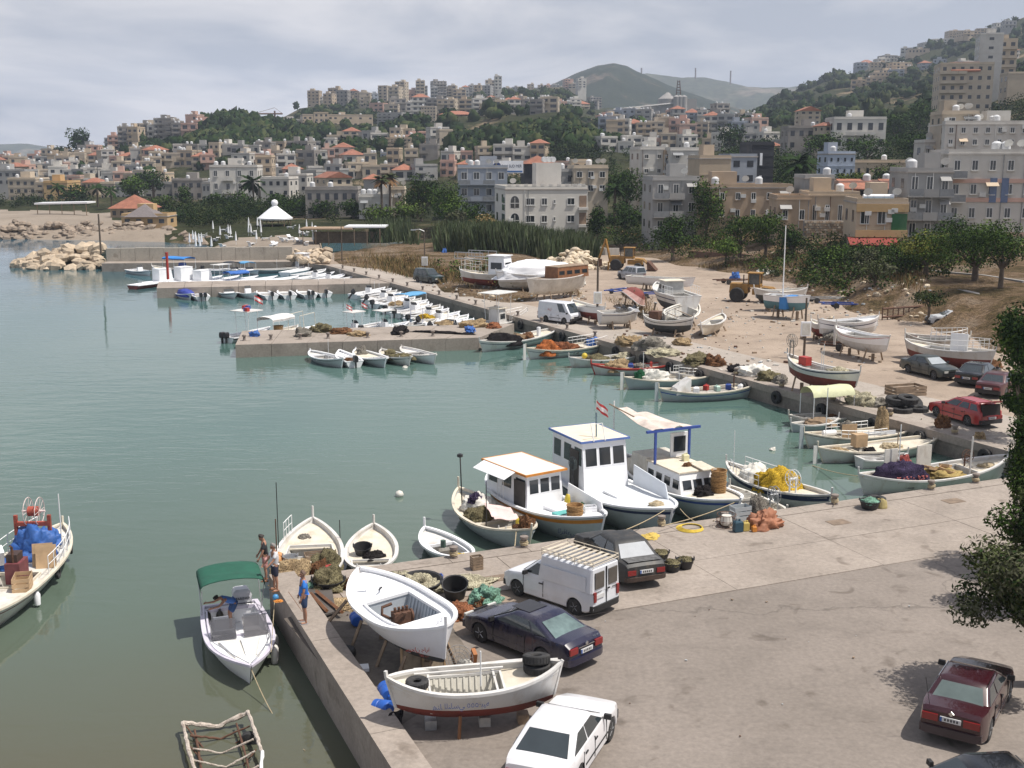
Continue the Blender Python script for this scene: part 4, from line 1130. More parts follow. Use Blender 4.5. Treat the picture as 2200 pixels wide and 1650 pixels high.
mb=MB();mb.box((-1.14,.75,b7.dz(.4)+1.75),(.05,.66,.75));b7.part('wheelhouse_pane',mb,glass_dark)
mb=MB();mb.hexa([Vector(p) for p in ((-2.9,-1.0,1.0),(-1.3,-1.0,1.0),(-1.3,1.0,1.0),(-2.9,1.0,1.0),(-2.7,-.95,2.1),(-1.3,-.95,2.1),(-1.3,.95,2.1),(-2.7,.95,2.1))]);b7.part('aft_cabin',mb,dirty_white)
for sy in (-1.0,.9):
 mb=MB();mb.box((-.55,sy,2.75),(.1,.1,1.6));b7.part('awning_post',mb,blue_paint)
mb=MB();mb.box((-.55,0,3.56),(.12,3.0,.12));b7.part('awning_beam',mb,blue_paint)
cloth('awning','sagging cream striped awning over the trunk-cabin boat','awning',[b7.W(-4.4,-1.2,4.1),b7.W(-.5,-1.2,3.62),b7.W(-.5,1.2,3.6),b7.W(-4.2,1.1,3.45)],M('striped awning cloth',(.50,.42,.37),.85,.25,1.2,.3,8,c2=(.62,.54,.48)),3,.10,16)
mb=MB();mb.tube([(-4.5,-1.25,4.15),(-2.2,-1.2,3.95)],.035,5);b7.part('awning_pole',mb,wood);b7.mast(-4.2,-1.15,3.2,.035,white_metal)
for k in range(4):
 basket(b7.W(2.15,-.0+.75,b7.dz(.72)+k*.27),'brown wicker basket, %s from the bottom of the tall stack' % ordinal(k),.36,.27)
mound('net_pile','dark rope tangle in front of the trunk-cabin windows','rope',b7.W(2.25,-.15,b7.dz(.75)),(.9,.8,.35),'black',0,5,.5)
can(b7.W(-.3,.55,b7.dz(.5)+1.1),'pale yellow jug on the trunk-cabin roof',M('pale yellow plastic',(.66,.63,.40),.5),(.3,.24,.36),.4)
mound('bundle','brown sack on the trunk-cabin roof','sack',b7.W(.55,.1,b7.dz(.55)+1.1),(.6,.28,.15),'brown',.7,9)
mb=MB();mb.box((1.1,.55,b7.dz(.6)+1.15),(1.5,.7,.05),0,-.1);tag(mb.build('roof_board',cream_paint),'loose board lying across the trunk-cabin roof','board');bpy.data.objects['roof_board'].matrix_world=b7.Mw
text('ﻧﻮﺭ ﺍﻟﺒﺤﺮ',.3,(3.75,-.9,.5),(math.radians(66),0,math.radians(33)),M('dark name paint',(.06,.07,.09),.6),b7.t)
b8=bt('small cream skiff squeezed between the awning boat and the yellow-net boat',(1575,1042),(1690,1098),1.6,h=.8,fb=.5,bow=.25,stern=.2,well=(.3,.6),well_w=.8,L=4.8,anchor=1.0,rail=dirty_white)
b8.wheel_winch(1.6,-.15,1.35,.38,steel);mound('net_pile','grey sack in the small cream skiff','sack',b8.W(.6,.1,b8.dz(.6)),(.9,.6,.3),'grey',.3,3)
crate(b8.W(-1.2,0,b8.dz(.3)),'white fish box on the stern of the small cream skiff',dirty_white,(.6,.4,.35),.3)
b9=bt('navy and red banded boat carrying a yellow net',(1580,1000),(1770,1063),2.1,h=1.0,fb=.72,bow=.4,stern=.35,draft=.4,top=white_paint,stripe=navy_paint,stripe_s=(.72,.93),stripe2=red_paint,well=(.3,.6),well_w=.85,L=7.2,anchor=.6,rail=white_paint)
b9.rail_(.12,.48,.55,(1,-1),7);b9.mast(-2.6,-.4,2.2,.018)
mound('net_pile','bright yellow net heap on the navy banded boat','net',b9.W(.1,0,b9.dz(.5)-.1),(2.5,1.5,1.0),'yellow',0,4,.3,folds=.06,n=40)
mound('net_pile','cream cloth mound behind the yellow net','net',b9.W(-1.6,.05,b9.dz(.3)-.1),(1.6,1.4,.8),'white',0,5,.25)
b9.wheel_winch(1.7,-.55,1.5,.42,white_metal)
# ---- boat lying along the inner corner
b10=bt('long white boat with purple net mound and fish boxes beside the apron',(1845,1022),(2165,985),2.6,h=1.0,fb=.7,bow=.5,stern=.4,draft=.45,well=(.2,.72),well_w=.84,deck_drop=.18,rail=white_paint,L=9.3,floor=.0)
mound('net_pile','large purple net mound with pink floats','net',b10.W(-2.1,.05,.35),(2.5,1.6,1.0),'purple',0,6,.3)
for k in range(26):
 a=k/25;o=None
mb=MB()
for k in range(44):
 p=Vector((-3.1+2.0*RND.random(),-.72-.1*RND.random(),.62+.3*RND.random()));mb.lathe([(.01,-.035),(.035,-.02),(.035,.02),(.01,.035)],6,p)
fl=mb.build('net_floats',M('pink cork floats',(.42,.12,.11),.7,.3,9),smooth=60);fl.matrix_world=b10.Mw;tag(fl,'string of small pink net floats along the purple net','floats');fl['kind']='stuff'
mound('net_pile','yellow brown net under the fish boxes of the long white boat','net',b10.W(.5,0,.35),(2.1,1.7,.5),M('ochre net',(.34,.25,.09),.95,.4,8,.8,30),0,7)
for k,(x,y,z,a) in enumerate(((-.15,.2,.85,.5),(.55,-.2,.8,-.6),(.9,.3,.85,1.0))):
 crate(b10.W(x,y,z),('brown fish box propped on the ochre net next to the purple mound','brown fish box in the middle of the ochre net','brown fish box on the ochre net nearest the bow')[k],plywood,(.75,.5,.14),a,.25,slats=1)
b10.mast(1.7,-.55,1.9,.05,white_paint,(.05,0),'winch_post');b10.mast(-1.6,.8,2.6,.03);b10.wheel_winch(2.3,.3,1.3,.3,rust_iron)
for k,(x,y,w_) in enumerate(((-1.9,1.05,.8),(.2,1.1,.9))):
 mb=MB();mb.box((x,y,1.25),(w_,.06,1.2));b10.part('canvas_screen',mb,dirty_white)
mound('rope_coil','coil of brown rope on the foredeck of the long white boat','rope',b10.W(3.1,-.2,b10.dz(.82)),(.9,.6,.18),rope_mat,0,8)
mound('net_pile','red and black engine heap behind the purple net','engine',b10.W(-1.3,.75,.6),(.8,.5,.9),M('red engine',(.28,.05,.04),.6,.4,5),0,9)
# ---- right quay row, stern-on to the far quay
r1=bt('low brown-decked boat under the arched pale canopy',(1697,893),(1880,880),1.9,h=.7,fb=.5,bow=.25,stern=.25,well=(.25,.7),well_w=.85,top=dirty_white,deck=wood,rail=dirty_white,L=6.2)
r1.canopy(-1.9,1.0,1.6,1.15,M('pale yellow canvas',(.55,.56,.36),.8,.12,2,.2,6),.55,0.0,r=.03,z=.75)
mound('net_pile','brown net heap on the canopy boat','net',r1.W(1.2,0,.35),(2.2,1.2,.5),'brown',0,2)
r1b=bt('small grey skiff with brown cover beside the canopy boat',(1699,908),(1770,900),1.3,h=.6,fb=.42,bow=.15,stern=.15,top=grey_hull,well=None,L=3.6,anchor=0)
mound('net_pile','brown cover over the small grey skiff','cover',r1b.W(.3,0,.2),(2.0,1.1,.42),M('brown canvas',(.24,.17,.11),.9,.2,3,.4,8),0,12)
r2=bt('white boat with brown fish boards, third from the inner corner',(1727,932),(1978,915),2.2,h=.85,fb=.62,bow=.35,stern=.3,stripe=dark_bottom,stripe_s=(.9,.96),well=(.3,.5),rail=cream_paint,deck=cream_paint)
mb=MB();mb.box((-1.35,-.75,1.0),(.95,.04,.85));r2.part('plywood_board',mb,plywood)
mb=MB();mb.box((.3,-.95,.85),(2.4,.05,.22));r2.part('weather_board',mb,clean_white)
r2.rail_(.25,.62,.45,(-1,1),7);r2.mast(-2.4,0,2.9,.03);r2.mast(1.3,.1,1.5,.05,rust_iron);r2.cleats((.9,.94));r2.rudder(grey_hull)
mound('net_pile','tan net hanging from the mast of the white board-sided boat','net',r2.W(1.2,0,.55),(.75,.75,1.5),'tan',0,3,.2)
mound('net_pile','green-grey net roll on the stern of the white board-sided boat','net',r2.W(-1.0,.1,.9),(.9,.7,.45),'grey',0,4)
mb=MB();mb.lathe([(.16,-.4),(.18,-.3),(.18,.3),(.16,.4)],12,(0,0,.18),axis='x');o=mb.build('gas_bottle',clean_white,smooth=40);o.matrix_world=r2.Mw @ Matrix.Translation((-2.0,.3,r2.dz(.2)));tag(o,'white gas cylinder lying on the white board-sided boat','gas cylinder')
r3=bt('cream decked boat with coiled line basket, second from the inner corner',(1757,963),(2022,937),2.2,h=.85,fb=.6,bow=.35,stern=.3,rail=cream_paint,well=(.28,.42),top=white_paint,bottom=dark_bottom)
r3.cleats((.88,.93));r3.mast(.9,-.3,.9,.03,wood);r3.rudder(white_paint,.1)
mb=MB();mb.box((-1.2,.3,1.0),(.75,.5,.7));r3.part('brown_box',mb,plywood)
mound('rope_coil','large coil of pale line on the cream decked boat','rope',r3.W(.7,0,r3.dz(.55)),(1.1,1.0,.25),rope_mat,0,3)
mound('net_pile','bundle of dark hoses on the cream decked boat','hose',r3.W(-1.0,-.4,r3.dz(.4)),(.7,.5,.25),'black',0,5)
mound('net_pile','tan sack at the stern of the cream decked boat','sack',r3.W(-2.7,.1,r3.dz(.2)),(1.0,.7,.2),'tan',0,6)
r4=bt('tiny white dinghy in front of the cream decked boat',(1846,985),(1905,980),1.2,h=.5,fb=.42,bow=.15,stern=.1,transom=.75,well=(.1,.8),well_w=.8,L=3.0,anchor=0)
r4.thwart(.4,.2,clean_white)
# ---- far quay row
q1=bt('white boat with blue waterline stripe, lowest of the far quay row',(1415,836),(1630,826),2.2,h=.85,fb=.62,bow=.4,stern=.3,stripe=blue_paint,stripe_s=(.70,.78),top=grey_hull,rail=cream_paint,well=(.2,.75),well_w=.85,floor=.1)
q1.rudder();q1.mast(-2.2,0,1.4,.02);q1.mast(1.9,.2,1.0,.05,rust_iron)
mb=MB();mb.hexa([Vector(p) for p in ((-2.6,-.7,.5),(-1.6,-.7,.5),(-1.6,.7,.5),(-2.6,.7,.5),(-2.5,-.5,.9),(-1.5,-.5,1.55),(-1.5,.5,1.55),(-2.5,.5,.9))]);q1.part('engine_cover',mb,white_paint)
for k,(x,y,m_,lab) in enumerate(((-1.1,-.4,clean_white,'white plastic can behind the engine cover'),(-.1,.3,red_paint,'red fuel can in the blue-striped boat'),(.5,-.2,M('pale green plastic',(.4,.55,.48),.5),'pale green tub in the blue-striped boat'),(1.5,.2,blue_paint,'blue can near the bow of the blue-striped boat'),(2.3,-.1,clean_white,'white bucket at the bow of the blue-striped boat'))):
 can(q1.W(x,y,.55),lab,m_,(.4,.3,.42),k)
q2=bt('grey boat under a white tarpaulin heap in the far quay row',(1340,812),(1562,797),2.2,h=.85,fb=.62,bow=.35,stern=.3,top=grey_hull,rail=cream_paint,well=(.3,.6),well_w=.85)
q2.rudder(white_paint,.35);q2.mast(-2.4,.5,2.0,.02)
mound('net_pile','white tarpaulin heap on the grey boat','tarpaulin',q2.W(-1.8,-.1,q2.dz(.3)),(2.0,1.5,.8),'white',0,3,.3)
mound('net_pile','green net bundle behind the white tarpaulin heap','net',q2.W(-2.8,.2,q2.dz(.2)),(.9,.7,.7),'green',0,4)
q2b=bt('white motor boat with guard rails behind the tarpaulin boat',(1440,800),(1562,790),1.9,h=.8,fb=.6,bow=.3,stern=.2,well=(.3,.55));q2b.rail_(.1,.5,.5)
q3=bt('red-striped boat full of tan nets in the far quay row',(1270,784),(1462,780),2.1,h=.75,fb=.55,bow=.35,stern=.3,stripe=red_paint,stripe_s=(.84,.93),rail=red_paint,well=(.25,.65),well_w=.85,top=white_paint)
mound('net_pile','tan net heap in the red-striped boat','net',q3.W(-1.4,0,.25),(2.2,1.5,.75),'tan',0,5,.4)
mound('net_pile','grey net roll in the middle of the red-striped boat','net',q3.W(.3,.1,.3),(1.1,1.0,.45),'grey',0,6)
can(q3.W(-.5,-.4,.4),'blue can in the red-striped boat',blue_paint,(.4,.3,.5));can(q3.W(1.2,.1,.4),'red can at the bow of the red-striped boat',red_paint,(.2,.2,.5))
q4=bt('small white boat with olive nets behind the red-striped boat',(1222,770),(1395,757),2.0,h=.75,fb=.55,bow=.3,stern=.3,well=(.25,.65),well_w=.85)
mound('net_pile','olive net heap in the small white boat of the far quay row','net',q4.W(-1.2,0,.25),(2.2,1.4,.6),'olive',0,7);mound('net_pile','pale net heap near the bow of the small white boat of the far quay row','net',q4.W(1.2,0,.25),(1.8,1.3,.55),'pale',0,8)
mb=MB();mb.lathe([(.02,-.24),(.18,-.16),(.24,0),(.18,.16),(.02,.24)],14);o=mb.build('float_buoy',yellow_plastic,smooth=60);o.location=q4.W(-2.2,.1,.85);tag(o,'round yellow buoy on the small white boat of the far quay row','buoy')
q5=bt('white boat stacked with orange nets in the far quay row',(1122,752),(1328,730),2.4,h=.85,fb=.65,bow=.4,stern=.35,stripe=navy_paint,stripe_s=(.72,.76),rail=cream_paint,well=(.2,.6),well_w=.85,L=9.2)
q5.rudder(white_paint,.3);q5.rail_(.55,.85,.6,(1,-1),6)
mound('net_pile','tall orange net stack on the white boat','net',q5.W(-2.5,0,.25),(2.0,1.8,1.15),'orange',0,2,.25,folds=.05);mound('net_pile','russet net heap beside the orange net stack','net',q5.W(-.7,0,.25),(2.2,1.5,.8),'rustnet',0,3)
mound('net_pile','bright blue net mound near the bow of the orange-net boat','net',q5.W(2.4,0,.6),(1.5,1.2,.6),'blue',0,4)
q6=bt('white boat with a black net mound at the root of the wide pier',(1013,738),(1212,705),2.6,h=.9,fb=.7,bow=.4,stern=.35,stripe=navy_paint,stripe_s=(.74,.79),well=(.2,.6),well_w=.85,L=10.3)
mound('net_pile','long black net mound on the white boat by the pier','net',q6.W(-2.2,0,.3),(3.2,1.9,1.0),'black',0,3,.25)
crate(q6.W(.0,.1,.75),'brown fish box leaning on the black net mound',plywood,(.9,.6,.3),.4,.3);mound('net_pile','brown hatch boards heap on the black-net boat','boards',q6.W(1.0,0,.5),(1.3,1.0,.5),'brown',0,5)
q6.mast(2.2,-.3,.8,.2,clean_white,name='engine_box')
# ---- red bottomed boat chocked up on the quay
yb=bt('red bottomed boat with net winch chocked up on the far quay',(1700,772),(1838,802),2.0,h=.75,z=1.15,L=6.6,fb=.6,bow=.35,stern=.5,draft=.65,stripe=navy_paint,stripe_s=(.88,.95),bottom=red_bottom,boot=True,well=(.25,.7),well_w=.85,rail=white_paint)
yb.wheel_winch(-2.9,0,2.0,.45,M('grey winch iron',(.22,.20,.18),.7,.3,6),True,.15);yb.mast(.3,-.2,1.8,.02);yb.mast(-.4,.3,1.2,.02)
mb=MB();mb.box((-1.6,0,.85),(.7,.5,.55));yb.part('winch_motor',mb,red_paint)
mound('net_pile','pale green net on the chocked red bottomed boat','net',yb.W(1.4,0,.4),(1.6,1.1,.45),'pale',0,4)
def props_under(b,xs,m=wood,zg=0.0,w=.16):
 for x in xs:
  for sd in (1,-1):
   a=b.Mw @ Vector((x,sd*b.B*.28,-b.draft*.25));f=b.Mw @ Vector((x,sd*b.B*.42,0));f.z=zg
   inv=b.Mw.inverted();mb=MB();mb.tube([inv @ a,inv @ f],w*.5,4);b.part('prop',mb,m)
  a=b.Mw @ Vector((x,0,-b.draft));inv=b.Mw.inverted();mb=MB()
  p1,p0=inv @ Vector((a.x,a.y,a.z)),inv @ Vector((a.x,a.y,zg));mb.tube([p0,p1],w,4);b.part('chock',mb,m)
props_under(yb,(-1.8,1.2))
# ---- foreground: boat ashore with open engine well
wb=bt('white double-ended boat ashore with an engine in its open well',(782,1232),(955,1357),2.45,h=.85,z=.95,fb=.70,bow=.42,stern=.3,draft=.5,top=clean_white,rail=clean_white,deck=clean_white,bottom=dark_bottom,stripe2=M('dark red line',(.20,.03,.05),.5),well=(.34,.74),well_w=.70,well_mat=M('bluish inside paint',(.45,.49,.53),.6,.08),ribs=True,deck_drop=.12,coam=.07,posts=(.32,None),power=2.7,L=6.0,rx=math.radians(4))
eng=thing('engine','rusty dismantled engine standing in the white boat well','engine',wb.W(-.15,.05,.02),.5)
MB().box((0,0,.25),(.55,.32,.35)).build('engine_block',rust_iron,eng)
for k in range(4): MB().lathe([(.05,0),(.05,.14),(.03,.16)],8,(-.2+.13*k,0,.42)).build('valve',rust_iron,eng)
MB().lathe([(.2,-.03),(.2,.03)],14,(.33,0,.25),axis='x').build('flywheel',rust_iron,eng,40)
MB().tube([(-.3,.1,.2),(-.55,.2,.35),(-.5,.28,.55),(-.2,.25,.62)],.05,6).build('exhaust_pipe',rust_iron,eng,60)
MB().tube([(.1,-.2,.4),(-.1,-.3,.5),(-.3,-.25,.35)],.03,5).build('fuel_pipe',rust_iron,eng,60)
MB().box((0,0,.04),(.8,.5,.07)).build('engine_bed',wood,eng)
mb=MB();mb.tube([(-1.7,.12,wb.dz(.2)+.04),(-1.4,.05,wb.dz(.2)+.16),(-1.3,-.1,wb.dz(.2)+.14)],.025,6);wb.part('tiller_handle',mb,black_paint)
mb=MB();mb.box((-1.75,-.35,wb.dz(.22)+.14),(.06,.06,.5),0,0,1,.3);wb.part('deck_post',mb,clean_white)
for (x,y) in ((2.05,.35),(2.2,.15),(2.0,-.75),(2.3,-.5)):
 mb=MB();mb.tube([(x,y,wb.dz(.86)),(x+.03,y,wb.dz(.86)+.16)],.04,5);wb.part('mooring_post',mb,clean_white)
mb=MB();mb.lathe([(.055,0),(.055,.006)],10,(2.45,.05,wb.dz(.9)+.01));wb.part('rope_hole',mb,black_paint)
props_under(wb,(-1.5,.3,1.6),wood,0.0,.12)
red_letter=M('red lettering paint',(.42,.06,.04),.6)
text('ﺳﺒﺤﺎﻥ ﺟﺎﺭﺓ',.17,(2.35,-.63,.34),(math.radians(70),math.radians(-6),math.radians(37)),red_letter,wb.t);text('٦٧٤ ب',.11,(2.5,-.53,.18),(math.radians(70),math.radians(-6),math.radians(37)),red_letter,wb.t)
prop=MB();prop.tube([G(690,1355),G(745,1290,.9)],.06,4);tag(prop.build('timber_prop',wood),'long timber prop leaning against the white boat ashore','timber')
# ---- foreground: open rowing boat ashore
ob=bt('open white boat ashore with red keel and blue Arabic lettering',(845,1452),(1192,1432),1.85,h=.8,z=.75,fb=.55,bow=.38,stern=.22,draft=.48,top=white_paint,rail=white_paint,deck=cream_paint,bottom=red_bottom,well=(.24,.66),well_w=.84,ribs=True,well_mat=M('chalky inside paint',(.55,.53,.47),.8,.1,3),deck_drop=.18,coam=.05,posts=(.05,.18),L=4.7,power=2.6,stripe2=M('pinkish edge',(.62,.52,.50),.6))
ob.thwart(.62,.06,white_paint,.03);ob.thwart(.24,.06,white_paint,.03)
for y,z in ((.72,.62),(.45,.60)):
 mb=MB();mb.tube([(-1.6,y,z),(2.35 if y>.6 else .8,y-.12,z+.12)],.035,6);ob.part('oar',mb,white_paint)
ob.mast(.15,-.05,1.0,.022,white_metal)
txtm=M('navy lettering',(.03,.05,.14),.6)
text('ﻫﻨﺎ ﺍﻟﻨﺎﺳﻲ ٥٥٥٠ﺑﻴﻪ',.2,(-.45,-.945,.30),(math.radians(76),0,math.radians(1)),txtm,ob.t)
for x,m_ in ((-1.2,steel),(.25,M('cinder block',(.45,.42,.38),.9,.15,5)),(1.3,wood)):
 inv=ob.Mw.inverted();a=ob.Mw @ Vector((x,0,0));p0=inv @ Vector((a.x,a.y,0))
 mb=MB();mb.box((p0.x,p0.y,(p0.z-ob.draft)/2-.02),(.3,.34,abs(p0.z+ob.draft)+.04));ob.part('chock',mb,m_)
mb=MB();mb.tube([(-.45,-.62,-.15),(-.5,-.72,-.75)],.045,4);ob.part('prop',mb,brown_wood);mb=MB();mb.tube([(.3,.6,-.15),(.3,.72,-.75)],.045,4);ob.part('prop',mb,wood)
tyre(ob.W(1.72,.22,.72),'lower tyre of the pair stacked on the open boat bow',.37,.115,0.05);tyre(ob.W(1.70,.24,.95),'upper tyre of the pair stacked on the open boat bow',.37,.115,-.22)
tyre(ob.W(-1.55,-.15,.62),'worn tyre lying on the stern of the open boat',.30,.10,.05)
# ---- speedboat at the wall
sb=bt('white speedboat with green bimini moored at the low wall',(497,1303),(540,1437),2.25,h=.75,L=6.1,anchor=1.0,fb=.62,bow=.22,stern=.0,draft=.4,transom=.86,name='speedboat',top=clean_white,rail=M('purple-white rub rail',(.58,.55,.64),.4),deck=clean_white,bottom=clean_white,stripe=M('thin purple line',(.15,.08,.3),.5),stripe_s=(.92,.95),well=(.08,.50),well_w=.86,well_mat=clean_white,deck_drop=.05,posts=(None,None),power=2.2,lo=.80,floor=-.1)
mb=MB();xs=[sb.X(.58),sb.X(.70),sb.X(.80)]
for a_,b_,za,zb in ((.57,.73,.22,.22),(.73,.84,.22,.25)):
 pass
mb.hexa([Vector(p) for p in ((sb.X(.56),-.72,.25),(sb.X(.84),-.34,.3),(sb.X(.84),.34,.3),(sb.X(.56),.72,.25),(sb.X(.56),-.74,.645),(sb.X(.85),-.36,.70),(sb.X(.85),.36,.70),(sb.X(.56),.74,.645))])
sb.part('bow_cockpit',mb,M('ivory seat vinyl',(.70,.67,.60),.6,.04))
mb=MB()
for sd in (1,-1):
 mb.hexa([Vector(p) for p in ((sb.X(.58),sd*.62,.63),(sb.X(.82),sd*.30,.68),(sb.X(.82),sd*.36,.68),(sb.X(.58),sd*.70,.63),(sb.X(.58),sd*.62,.70),(sb.X(.82),sd*.30,.745),(sb.X(.82),sd*.36,.745),(sb.X(.58),sd*.70,.70))])
mb.box((sb.X(.70),0,.715),(1.4,.05,.02));sb.part('cockpit_rim',mb,clean_white)
smoked=M('smoked windscreen',(.10,.10,.11),.05,.1,1,spec=.8,alpha=.62)
mb=MB();mb.hexa([Vector(p) for p in ((sb.X(.52),-.95,.62),(sb.X(.54),-.12,.64),(sb.X(.54)+.03,-.12,.64),(sb.X(.52)+.03,-.95,.62),(sb.X(.45),-.9,1.15),(sb.X(.46),-.12,1.17),(sb.X(.46)+.02,-.12,1.17),(sb.X(.45)+.02,-.9,1.15))]);sb.part('windscreen',mb,smoked)
mb=MB();mb.hexa([Vector(p) for p in ((sb.X(.54),.12,.64),(sb.X(.52),.95,.62),(sb.X(.52)+.03,.95,.62),(sb.X(.54)+.03,.12,.64),(sb.X(.46),.12,1.17),(sb.X(.45),.9,1.15),(sb.X(.45)+.02,.9,1.15),(sb.X(.46)+.02,.12,1.17))]);sb.part('windscreen',mb,smoked)
for sy in (-.5,.5):
 mb=MB();mb.box((sb.X(.40),sy,.35),(.5,.5,.45));mb.box((sb.X(.36),sy,.75),(.12,.5,.5),0,0,1,0,-.15);sb.part('seat',mb,M('grey seat vinyl',(.20,.21,.24),.6))
mb=MB();mb.box((sb.X(.49),-.5,.55),(.35,.75,.4));sb.part('dashboard',mb,M('grey dash',(.12,.12,.13),.6))
green_canvas=M('dark green canvas',(.012,.085,.055),.85,.15,2,.2,10)
sb.canopy(-3.15,-1.35,2.15,1.15,green_canvas,.22,.18,False,z=.75)
for x0_,x1_ in ((-2.2,-3.1),(-2.2,-1.4)):
 for sy in (1,-1):
  mb=MB();mb.tube([(x0_,sy*1.02,.6),(x1_,sy*1.04,1.8)],.016,5);sb.part('bimini_tube',mb,steel)
for sd in (1,-1):
 mb=MB();mb.tube([sb.P(t,1,sd,-.14)+Vector((0,0,.03+.17*math.sin((t-.52)/.44*math.pi))) for t in [.52+.44*i/10 for i in range(11)]],.014,5);sb.part('grab_rail',mb,steel)
cowl=thing('outboard_engine','white outboard motor with dark lettering behind the green bimini','outboard motor',sb.W(-3.25,.45,.55),sb.t.rotation_euler.z)
mb=MB();mb.loft([[Vector((-.33*k,-.3*k,h)),Vector((.33*k,-.34*k,h)),Vector((.33*k,.34*k,h)),Vector((-.33*k,.3*k,h))] for h,k in ((.0,.75),(.08,1),(.34,1),(.46,.85),(.52,.6))],True,True);mb.build('cowl',M('pale grey cowl',(.62,.63,.66),.35),cowl,30)
MB().box((-.02,0,-.5),(.2,.12,1.0)).build('leg',clean_white,cowl);MB().box((0,0,.02),(.7,.7,.05)).build('cowl_band',black_paint,cowl)
text('MARINER',.135,(.342,0,.22),(math.pi/2,0,math.pi/2),M('dark engine lettering',(.03,.03,.04),.5),cowl)
for k,t_ in enumerate((.50,.66,.70)):
 p=sb.P(t_,.8,1)+Vector((0,.14,-.25));mb=MB();mb.lathe([(.02,-.34),(.1,-.28),(.115,-.1),(.115,.2),(.08,.28),(.03,.32)],10,p);mb.tube([p+Vector((0,0,.3)),sb.P(t_,1,1)],.01,4);sb.part('fender',mb,M('fender white',(.62,.60,.57),.5),50)
rope([sb.W(2.9,0,.72),G(655,1612,WATER+.02)],.014,rope_mat,'thin tan mooring line from the speedboat bow to the wall',sag=.45,n=24)
rope([sb.W(2.0,.75,.75),G(592,1262,.3)],.012,rope_mat,'thin line from the speedboat side up to the wall top')
# ---- boat at the picture's left edge
lb=bt('white net boat with red drum winch and blue tarpaulins by the open water',(135,1128),(-105,1352),2.7,h=.95,fb=.75,bow=.35,stern=.3,draft=.4,top=white_paint,rail=cream_paint,deck=dirty_white,stripe=M('dark red strake',(.16,.05,.045),.6),stripe_s=(.80,.84),well=(.45,.6),deck_drop=.16,posts=(.2,.3),power=2.8)
redpaint2=M('faded red iron',(.34,.07,.045),.6,.25,4,stain=RUST,stain_amt=.6)
lb.wheel_winch(-2.7,-.1,2.45,.55,M('pinkish white rim',(.6,.5,.48),.5),False,.45)
mb=MB();mb.lathe([(.2,-.2),(.2,.2)],12,(-2.7,-.1,2.45),axis='y');lb.part('winch_hub',mb,redpaint2,40)
for sy in (-.75,.55):
 mb=MB();mb.box((-2.5,sy-.0,1.45),(.13,.13,1.8));lb.part('winch_column',mb,redpaint2)
mb=MB();mb.box((-2.5,-.1,2.0),(.16,1.4,.16));lb.part('winch_beam',mb,redpaint2)
mound('tarp_heap','blue tarpaulin heap under the red drum winch','tarpaulin',lb.W(-2.5,-.1,lb.dz(.25)),(1.7,1.6,1.2),'blue',0,3,.35)
mound('tarp_heap','blue sheet over the stern of the winch boat','tarpaulin',lb.W(-3.6,0,lb.dz(.12)),(1.2,1.0,.6),'blue',0,8,.3)
mound('tarp_heap','blue sheet on the mid deck of the winch boat','tarpaulin',lb.W(-1.2,-.55,lb.dz(.4)),(1.2,.8,.4),'blue',0,9,.3)
lb.rail_(.10,.50,.75,(1,-1),7);lb.mast(-3.3,.7,2.3,.025)
for t_ in (.16,.40): lb.tyre(t_,1)
mb=MB();mb.lathe([(.02,-.3),(.11,-.24),(.12,.15),(.06,.25)],10,lb.P(.62,.7,1)+Vector((0,.15,-.1)));lb.part('fender',mb,clean_white,50)
ec=thing('engine_box','dark red engine box standing on the winch boat','engine',lb.W(.1,.15,lb.dz(.5)),lb.t.rotation_euler.z)
MB().box((0,0,.4),(.9,.55,.8)).build('housing',M('maroon iron',(.16,.045,.05),.6,.3,4),ec);MB().box((.0,-.05,.95),(.6,.4,.3)).build('motor',M('oily brown iron',(.05,.028,.022),.6,.4,6),ec);MB().tube([(.3,0,.8),(.3,0,1.4),(.45,0,1.5)],.045,6).build('exhaust',rust_iron,ec)
for k,(x,y,a) in enumerate(((-1.5,.55,.1),(-1.3,.75,.15))):
 mb=MB();mb.box((0,0,.45),(.06,.75,.9),0,0,1,0,-.25);o=mb.build('pallet_board',plywood);o.location=lb.W(x,y,lb.dz(.4));o.rotation_euler.z=lb.t.rotation_euler.z+.2;tag(o,('slatted wooden panel propped on the winch boat, nearer the winch','slatted wooden panel propped on the winch boat, nearer the rail')[k],'panel')
crate(lb.W(1.1,.7,lb.dz(.6)),'light wooden crate on the winch boat side deck',plywood,(.9,.6,.55),lb.t.rotation_euler.z+.2)
mb=MB();mb.box((0,0,.35),(.5,.5,.6),0,0,1,.35);o=mb.build('fish_box',clean_white);o.location=lb.W(-.7,-.9,lb.dz(.4)+.35);o.rotation_euler.z=.6;tag(o,'tilted white plastic box on the winch boat','box')
lb.mast(-.2,-1.0,1.7,.02,black_paint)
# ---- half-sunk wrecked frame
wf=thing('wrecked_frame','half-sunk rusty steel frame crusted white in shallow brown water','wreck',G(480,1640,WATER),0)
base=G(480,1640,WATER)
crust=M('barnacle crust',(.50,.44,.38),.95,.3,9,.9,30,stain=(.16,.10,.07),stain_amt=.8,stain_scale=5)
def wp(px,py,z): return G(px,py,WATER+z)-base
def bar(pts,r,m,nm):
 P=[]
 for a,b in zip(pts[:-1],pts[1:]):
  for i in range(8):
   p=a.lerp(b,i/8);P.append(p+Vector((RND.uniform(-1,1),RND.uniform(-1,1),RND.uniform(-1,1)))*r*.35)
 P.append(pts[-1]);mb=MB();mb.tube(P,[r*RND.uniform(.75,1.25) for _ in P],7);mb.build(nm,m,wf,50)
bar([wp(393,1552,.35),wp(402,1600,.3),wp(430,1690,.25)],.055,crust,'crusted_pipe');bar([wp(532,1528,.45),wp(548,1575,.4),wp(563,1615,.35)],.055,crust,'crusted_pipe');bar([wp(563,1615,.35),wp(560,1700,.3)],.05,white_metal,'white_pipe')
